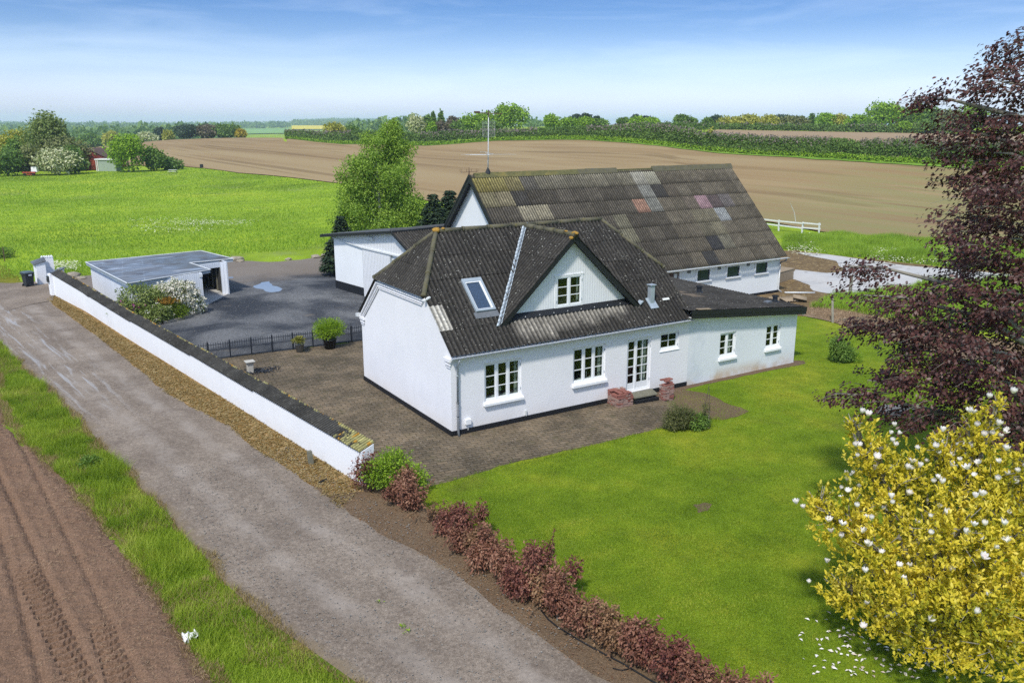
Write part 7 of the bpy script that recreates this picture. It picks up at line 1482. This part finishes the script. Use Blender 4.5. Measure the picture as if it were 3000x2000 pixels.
KIND = {'bright': ('bright_leaf', 1, 'grey_bark'), 'mid': ('mid_leaf', 1, 'bark'), 'pine': ('dark_pine_leaf', 0, 'bark'), 'yellow': ('yellow_leaf', 1, 'grey_bark'), 'golden': ('golden_leaf', 1, 'bark'), 'olive': ('olive_leaf', 1, 'bark'), 'willow': ('willow_leaf', 2, 'bark'), 'cream': ('cream_bloom', 1, 'bark'), 'brown': ('brown_leaf', 1, 'bark'), 'cone': ('mid_leaf', 3, 'bark'), 'dark': ('hedgerow_leaf', 1, 'bark'), 'purple': ('hedge_leaf_purple', 1, 'bark')}
def far_tree(x0, x1, top, base, d, kind, label, group, name='tree', dens=1.0):
    mat, form, bark = KIND[kind]; sd_ = int(x0*7+top); r = np.random.default_rng(sd_); xc = (x0+x1)/2; b = at(xc, base, d); gz = float(H(b[0], b[1])); b = np.array([b[0], b[1], gz]); t = at(xc, top, d)[2]; h = max(t-gz, .8); R_ = (x1-x0)*d/2456/2
    e = empty(name, tuple(b), label, 'tree' if name != 'bush' else 'bush', group); low = (.5 if name == 'bush' else .53); cz = gz+h*low; rz = h*(1-low)*1.0 if name != 'bush' else h*.5
    if form == 3: lo_ = [(b[0], b[1], gz+h*q, R_*(1.05-q)*1.1, R_*(1.05-q)*1.1, h*.17) for q in (.2, .35, .5, .65, .8, .93)]
    else:
        lo_ = [(b[0], b[1], cz, R_*.80, R_*.80, rz*.88), (b[0], b[1], gz+h*.28, R_*.62, R_*.62, h*.26)]
        for i in range(12 if form != 0 else 9):
            u = rand_dir(1, r)[0]; u[2] = abs(u[2])*1.15-.42; q = .46+.20*r.random(); lo_.append((b[0]+u[0]*R_*.68, b[1]+u[1]*R_*.68, cz+u[2]*rz*.72, R_*q, R_*q, rz*q))
        if form == 2:
            for i in range(16): a = r.random()*2*PI; q = R_*(.5+.4*r.random()); lo_.append((b[0]+math.cos(a)*q, b[1]+math.sin(a)*q, cz-rz*(.1+.7*r.random()), R_*.17, R_*.17, rz*.5))
        if form == 0: lo_ = [(x_, y_, z_, a_, b_, c_*.6) for x_, y_, z_, a_, b_, c_ in lo_]
    L = d*.0027; n = int(min(9000, max(1800, 11.0*R_*h*3/(L*L)))*dens)
    tree_leaves(e, lo_, n, L, .7, mat, droop=.9 if form == 2 else .1, shell=.5, seed=sd_, zmin=gz+.1)
    mb = MB(); mb.tube([b-[0, 0, .3], b+[0, 0, h*.45], b+[.1, 0, h*.75]], [max(.12, h*.022), h*.015, .04], 6)
    for i in range(4): u = rand_dir(1, r)[0]; mb.tube([b+[0, 0, h*.35], np.array([b[0]+u[0]*R_*.5, b[1]+u[1]*R_*.5, cz+abs(u[2])*rz*.5])], [h*.010, .03], 5)
    mb.build('trunk', M[bark], e)
LG, PG, CG, RG, SG = 'trees round the red shed', 'trees at the far edge of the ploughed field', 'trees on the middle rise', 'trees along the right hand skyline', 'bushes along the meadow edge'
for a in (
 (92, 215, 330, 482, 228, 'willow', 'large weeping willow towering above the red shed', LG), (125, 250, 400, 484, 224, 'olive', 'dull olive tree spreading in front of the willow', LG), (22, 100, 378, 480, 236, 'yellow', 'yellow green tree left of the willow', LG), (30, 85, 400, 478, 230, 'mid', 'dark green tree below the yellow green one', LG),
 (-20, 34, 398, 470, 240, 'golden', 'golden bush beside the yellow green tree', LG), (-30, 70, 432, 500, 206, 'dark', 'dense dark green bush beside the grey olive one above the meadow', SG, 'bush'), (58, 116, 428, 494, 206, 'olive', 'grey olive bush behind the red machine', SG, 'bush'), (120, 222, 438, 490, 205, 'cream', 'white flowering hawthorn in front of the willow', SG, 'bush'),
 (188, 244, 428, 487, 209, 'dark', 'dark bush hiding the left side of the red shed', SG, 'bush'), (326, 426, 396, 486, 211, 'bright', 'big round fresh green bush right of the red shed', SG, 'bush'), (424, 478, 431, 485, 213, 'mid', 'smaller dark bush right of the big round one', SG, 'bush'), (466, 526, 460, 485, 216, 'dark', 'low hedge like bush at the end of the row', SG, 'bush'), (175, 200, 425, 470, 222, 'bright', 'small bright tree top between willow and shed', LG),
 (236, 300, 392, 412, 560, 'mid', 'rounded trees just beyond the field corner', PG), (310, 346, 386, 411, 540, 'yellow', 'yellowish round tree beyond the field, left of the pale bush', PG), (404, 456, 391, 406, 480, 'cream', 'pale flowering bush beyond the ploughed field', PG, 'bush'), (455, 482, 371, 402, 500, 'pine', 'slim dark pine beyond the ploughed field', PG), (482, 506, 384, 403, 470, 'yellow', 'small round bush left of the dark pine clump', PG, 'bush'),
 (512, 580, 364, 402, 440, 'pine', 'first dark tree of the clump beyond the ploughed field', PG), (576, 640, 363, 401, 440, 'brown', 'middle brownish tree of the dark clump', PG), (634, 705, 364, 400, 438, 'dark', 'right green tree of the dark clump', PG), (694, 716, 381, 399, 432, 'golden', 'golden bush at the right end of the dark clump', PG, 'bush'),
 (955, 1012, 360, 402, 318, 'yellow', 'yellow green tree rising behind the hedge left of the birches', CG), (1005, 1060, 372, 404, 322, 'mid', 'green tree showing just left of the birch top', CG), (1195, 1242, 335, 392, 312, 'cream', 'cream flowering chestnut right of the birch top', CG), (1236, 1266, 336, 392, 318, 'mid', 'narrow green tree right of the flowering chestnut', CG), (1258, 1282, 329, 390, 325, 'cone', 'pointed green tree in the middle group', CG), (1278, 1308, 327, 390, 322, 'cone', 'second pointed tree of the middle group, slightly taller', CG),
 (1254, 1276, 358, 394, 302, 'bright', 'small round tree on a pale bare stem', CG), (1276, 1316, 358, 394, 304, 'brown', 'greyish brown bush below the pointed trees', CG, 'bush'), (1310, 1345, 340, 388, 335, 'brown', 'thin brownish tree between pointed trees and bright ones', CG), (1312, 1360, 358, 392, 306, 'mid', 'dark bush at the foot of the bright trees', CG, 'bush'), (1352, 1420, 332, 388, 322, 'bright', 'bright green tree left of the aerial', CG), (1390, 1455, 326, 386, 326, 'bright', 'bright green tree behind the aerial', CG), (1400, 1470, 356, 388, 312, 'mid', 'dark undergrowth below the aerial top', CG, 'bush'),
 (1440, 1500, 306, 380, 330, 'bright', 'left half of the biggest bright tree pair on the rise', CG), (1476, 1546, 302, 378, 326, 'bright', 'right larger tree of the biggest bright pair on the rise', CG),
 (1596, 1634, 337, 372, 318, 'bright', 'lone bright tree with a pointed top right of the gap', RG), (1632, 1690, 346, 372, 322, 'bright', 'bright tree below the flat dark pines', RG), (1684, 1736, 345, 371, 324, 'bright', 'pale bright tree right of the pines', RG), (1732, 1778, 350, 370, 326, 'mid', 'low round tree at the end of the bright row', RG), (1666, 1700, 333, 362, 345, 'pine', 'flat topped dark pine on the skyline, left one', RG), (1698, 1736, 332, 362, 345, 'pine', 'flat topped dark pine on the skyline, right one', RG), (1738, 1756, 338, 364, 345, 'pine', 'small separate dark pine right of the flat topped pair', RG),
 (1812, 1848, 348, 368, 330, 'mid', 'round green tree before the middle pines', RG), (1846, 1876, 335, 364, 350, 'pine', 'dark pine at the left of the middle trio', RG), (1872, 1910, 336, 364, 350, 'pine', 'dark pine at the right of the middle trio', RG), (1848, 1892, 344, 368, 326, 'bright', 'bright round tree in front of the middle pines', RG), (1886, 1932, 348, 368, 328, 'bright', 'bright low tree right of the middle pines', RG),
 (1976, 2022, 338, 366, 335, 'mid', 'lone dome shaped tree on the hedge line', RG), (2016, 2044, 348, 368, 338, 'mid', 'small tree right of the lone dome shaped one', RG), (2058, 2084, 348, 370, 330, 'mid', 'small dark bush left of the yellow row', RG, 'bush'), (2082, 2112, 333, 366, 360, 'pine', 'dark pine at the left end of the yellow row', RG), (2108, 2168, 341, 374, 336, 'yellow', 'first yellow brown tree of the skyline row', RG), (2160, 2226, 337, 374, 338, 'yellow', 'middle yellow brown tree of the skyline row', RG), (2218, 2284, 338, 374, 338, 'yellow', 'right yellow brown tree of the skyline row', RG), (2268, 2330, 333, 362, 420, 'pine', 'dark pines showing above the yellow row', RG),
 (2280, 2336, 340, 376, 340, 'olive', 'grey green spreading tree right of the yellow row', RG), (2326, 2366, 342, 376, 340, 'olive', 'second grey green tree with bare lower stems', RG), (2364, 2388, 335, 372, 370, 'cone', 'narrow pointed tree right of the grey green ones', RG), (2388, 2440, 330, 376, 350, 'bright', 'bright broad tree left of the yellowish one', RG), (2434, 2488, 335, 376, 350, 'yellow', 'yellowish rounded tree in the right group', RG), (2480, 2545, 338, 376, 346, 'bright', 'bright low tree left of the biggest right hand tree', RG),
 (2538, 2622, 290, 374, 352, 'bright', 'biggest dome shaped tree on the right skyline', RG), (2616, 2664, 311, 374, 356, 'mid', 'darker tree right of the biggest dome', RG), (2658, 2705, 318, 374, 358, 'bright', 'bright tree beside the darker one', RG), (2665, 2700, 302, 360, 400, 'mid', 'hazy green tree top behind the right group', RG), (2696, 2762, 308, 376, 358, 'mid', 'spreading green tree near the beech branches', RG), (2745, 2830, 320, 378, 352, 'olive', 'olive tree half hidden behind the beech spray', RG), (2805, 2880, 306, 380, 350, 'bright', 'bright tree seen through the beech branches', RG),
 (2625, 2665, 358, 388, 326, 'bright', 'round bush right of the pale field', RG, 'bush'), (2680, 2740, 354, 388, 326, 'mid', 'green bush in front of the right hand trees', RG, 'bush'), (2520, 2572, 356, 386, 325, 'mid', 'scrubby bush left of the pale field', RG, 'bush'), (2068, 2092, 380, 402, 186, 'yellow', 'yellow green bush growing through the lilac hedge', RG, 'bush')):
    far_tree(*a)
# red shed, pale lean-to, a farm roof at the left
ps = at(270, 486, 223); rs = empty('red_shed', (ps[0], ps[1], 0), 'dark red gabled shed among the bushes beyond the meadow', 'shed'); rr_ = unit(np.array([c_r[0], c_r[1], 0])); ff_ = unit(np.array([c_f[0], c_f[1], 0]))
q = lambda u, z, d_=0.: np.array([ps[0], ps[1], 0])+rr_*u+Zv*z+ff_*d_
mb = MB(); mb.extr([q(-4.2, 0), q(3.9, 0), q(3.9, 2.7), q(-.7, 4.8), q(-4.2, 2.9)], ff_*9); mb.build('wall', M['red_shed'], rs); mb = MB(); mb.extr([q(-4.4, 2.85, -.25), q(-.7, 5.0, -.25), q(4.1, 2.75, -.25), q(4.1, 2.62, -.25), q(-.7, 4.84, -.25), q(-4.4, 2.7, -.25)], ff_*9.5); mb.build('roof', M['rusty_metal'], rs)
mb = MB(); mb.extr([q(-.3, .05, -.03), q(1.9, .05, -.03), q(1.9, 2.2, -.03), q(-.3, 2.2, -.03)], ff_*.02); mb.build('door', M['red_machine'], rs)
ps2 = at(306, 486, 216); q2_ = lambda u, z, d_=0.: np.array([ps2[0], ps2[1], 0])+rr_*u+Zv*z+ff_*d_; gs = empty('pale_shed', (ps2[0], ps2[1], 0), 'small pale green flat roofed shed in front of the red shed', 'shed')
mb = MB(); mb.extr([q2_(-1.4, 0), q2_(2.6, 0), q2_(2.6, 2.5), q2_(-1.4, 2.5)], ff_*3); mb.build('wall', M['pale_shed'], gs); mb = MB(); mb.extr([q2_(-2.1, 2.5, -.2), q2_(2.8, 2.5, -.2), q2_(2.8, 2.78, -.2), q2_(-2.1, 2.78, -.2)], ff_*3.4); mb.build('roof', M['worn_white'], gs)
for u in (-1.9, -1.55): mb = MB(); mb.extr([q2_(u, 0, -.1), q2_(u+.18, 0, -.1), q2_(u+.18, 2.5, -.1), q2_(u, 2.5, -.1)], ff_*.2); mb.build('post', M['worn_white'], gs)
p3 = at(30, 470, 240); q3 = lambda u, z, d_=0.: np.array([p3[0], p3[1], float(H(p3[0], p3[1]))])+rr_*u+Zv*z+ff_*d_; fb3 = empty('low_farmhouse', tuple(p3), 'long low roof of a neighbouring building behind the left bushes', 'building')
mb = MB(); mb.extr([q3(-8, 0), q3(4, 0), q3(4, 3.0), q3(-8, 3.0)], ff_*7); mb.build('wall', M['dirty_brick'], fb3); mb = MB(); mb.extr([q3(-8.3, 2.9, -.4), q3(-8.3, 5.6, 3.5), q3(-8.3, 2.9, 7.4)], rr_*12.6); mb.build('roof', M['lead_grey'], fb3)
# small farm things at the meadow edge
p = at(84, 494, 203); q4 = lambda u, z, d_=0.: np.array([p[0], p[1], 0])+rr_*u+Zv*z+ff_*d_; rm_ = empty('hay_rake', (p[0], p[1], 0), 'red farm implement parked in front of the left bushes', 'farm machine')
mb = MB(); mb.bar(q4(-1.4, .7), q4(1.3, .75), .25, .3); mb.bar(q4(-1.3, .3), q4(1.2, .3), .15, .15)
for u in (-1.2, -.6, 0, .6, 1.1): mb.bar(q4(u, .2), q4(u+.1, .8), .08, .08)
mb.build('frame', M['red_machine'], rm_)
for u in (-.9, .9): mb = MB(); mb.tube([q4(u, .3, -.25), q4(u, .3, -.1)], .3, 12); mb.build('wheel', M['rubber'], rm_)
mb = MB(); mb.extr([q4(.05, .8, .6), q4(1.3, .8, .6), q4(1.2, 1.9, .6), q4(.15, 1.8, .6)], ff_*.8); one(mb, 'white_sack', M['paper_white'], 'white sack standing behind the red farm implement', 'sack', tuple(q4(0, 0)))
p = at(505, 486, 200); q5 = lambda u, z, d_=0.: np.array([p[0], p[1], 0])+rr_*u+Zv*z+ff_*d_; pbn = empty('picnic_bench', (p[0], p[1], 0), 'pale picnic bench at the corner of the meadow', 'bench')
mb = MB(); mb.extr([q5(-.9, .74, -.35), q5(.9, .74, -.35), q5(.9, .80, -.35), q5(-.9, .80, -.35)], ff_*.7); mb.build('table_top', M['worn_white'], pbn)
for d_ in (-.8, .55): mb = MB(); mb.extr([q5(-.9, .44, d_), q5(.9, .44, d_), q5(.9, .49, d_), q5(-.9, .49, d_)], ff_*.25); mb.build('seat', M['worn_white'], pbn)
for u in (-.6, .6): mb = MB(); mb.bar(q5(u, 0, -.7), q5(u, .74, -.1), .09, .05); mb.bar(q5(u, 0, .7), q5(u, .74, .1), .09, .05); mb.build('leg', M['grey_wood'], pbn)
p = ground_at(591, 493); mb = MB(); mb.lathe(p, [(.38, 0), (.40, .3), (.40, .9), (.36, .92)], 12); one(mb, 'drum', M['mailbox_black'], 'black drum at the border of meadow and ploughed field', 'drum', tuple(p))
for i, (x, y, lb_) in enumerate(((155, 491, 'thin fence post in front of the white hawthorn'), (128, 492, 'thin fence post left of the white hawthorn'), (197, 489, 'thin fence post right of the white hawthorn'), (233, 487, 'thin fence post beside the red shed'))):
    p = ground_at(x, y); post('fence_post', p[0], p[1], 1.5, .16, 'worn_white', lb_, 'post', group='thin posts at the meadow edge', z=float(H(p[0], p[1])))
p = ground_at(14, 765); post('fence_post', p[0], p[1], 1.1, .07, 'rusty_metal', 'thin dark post in the long grass at the left edge', 'post', z=0.)
e, _, _ = shrub('verge_scrub', tuple(G(10, 755)), [(0, 0, .4, .9, .7, .45), (-.8, .3, .4, .9, .8, .5)], 2600, .14, .06, 'mid_leaf', 'dark scrubby growth at the left edge beside the mown strip', 'bush', seed=51)
# wooded land in the distance
r = np.random.default_rng(91); Cc, Rr = [], []
def wood(c0, c1, d0, d1, n, rr_, skip=None):
    a = azim(c0)+(azim(c1)-azim(c0))*r.random(n); d = np.exp(math.log(d0)+(math.log(d1)-math.log(d0))*r.random(n)); keep = smooth_noise(a*2.2, np.log(d)*14, 1.0, 5) > .30
    if skip:
        for x0, x1, e0, e1 in skip: keep &= ~((a > azim(x0)) & (a < azim(x1)) & (d > e0) & (d < e1))
    a, d = a[keep], d[keep]; x, y = P_ad(a, d); R_ = rr_*(.6+.8*r.random(len(a))); Cc.append(np.column_stack([x, y, H(x, y)+R_*.75])); Rr.append(R_)
SK = [(680, 850, 600, 2400), (845, 1022, 600, 2950)]
wood(-350, 1260, 750, 6500, 2600, 7.0, SK); wood(-350, 670, 700, 1300, 450, 5.5); wood(860, 1250, 3200, 6800, 700, 9); wood(1540, 1660, 700, 6000, 150, 4)
wood(680, 850, 2400, 2700, 70, 8); wood(840, 1030, 2950, 3500, 90, 8)
C = np.concatenate(Cc); Rr = np.concatenate(Rr); dd = np.hypot(C[:, 0]-CAM[0], C[:, 1]-CAM[1]); k = 46; n = len(C)
u = rand_dir(n*k, r); u[:, 2] = u[:, 2]*.8; P = np.repeat(C, k, 0)+u*np.repeat(Rr, k)[:, None]*(.55+.5*r.random((n*k, 1))); L = np.repeat(np.maximum(Rr*.55, dd*.0011), k)*(.6+.7*r.random(n*k)); tv = np.repeat(np.clip(r.normal(.5, .28, n), 0, 1), k)
stuff(leaves_obj('distant_wood', P, rand_dir(n*k, r), u+.6*rand_dir(n*k, r), L, L*.8, M['far_wood_leaf'], None, fval=np.clip(tv+.15*r.normal(size=n*k), 0, 1)), 'distant bluish woodland on the far hills')
# ---------------------------------------------------------------- the air between
hz_b = MB(); hz_b.box(CAM[0]-7300, CAM[1]-7300, -60, CAM[0]+7300, CAM[1]+7300, 70)
hm = bpy.data.materials.new('air'); hm.use_nodes = True; ht = hm.node_tree; ht.nodes.remove(ht.nodes['Principled BSDF']); pv = ht.nodes.new('ShaderNodeVolumePrincipled')
pv.inputs['Color'].default_value = (.66, .83, 1.0, 1); pv.inputs['Density'].default_value = .00016; pv.inputs['Anisotropy'].default_value = .0; ht.links.new(pv.outputs[0], ht.nodes['Material Output'].inputs['Volume'])
ho = hz_b.build('haze', hm); ho['kind'] = 'stuff'
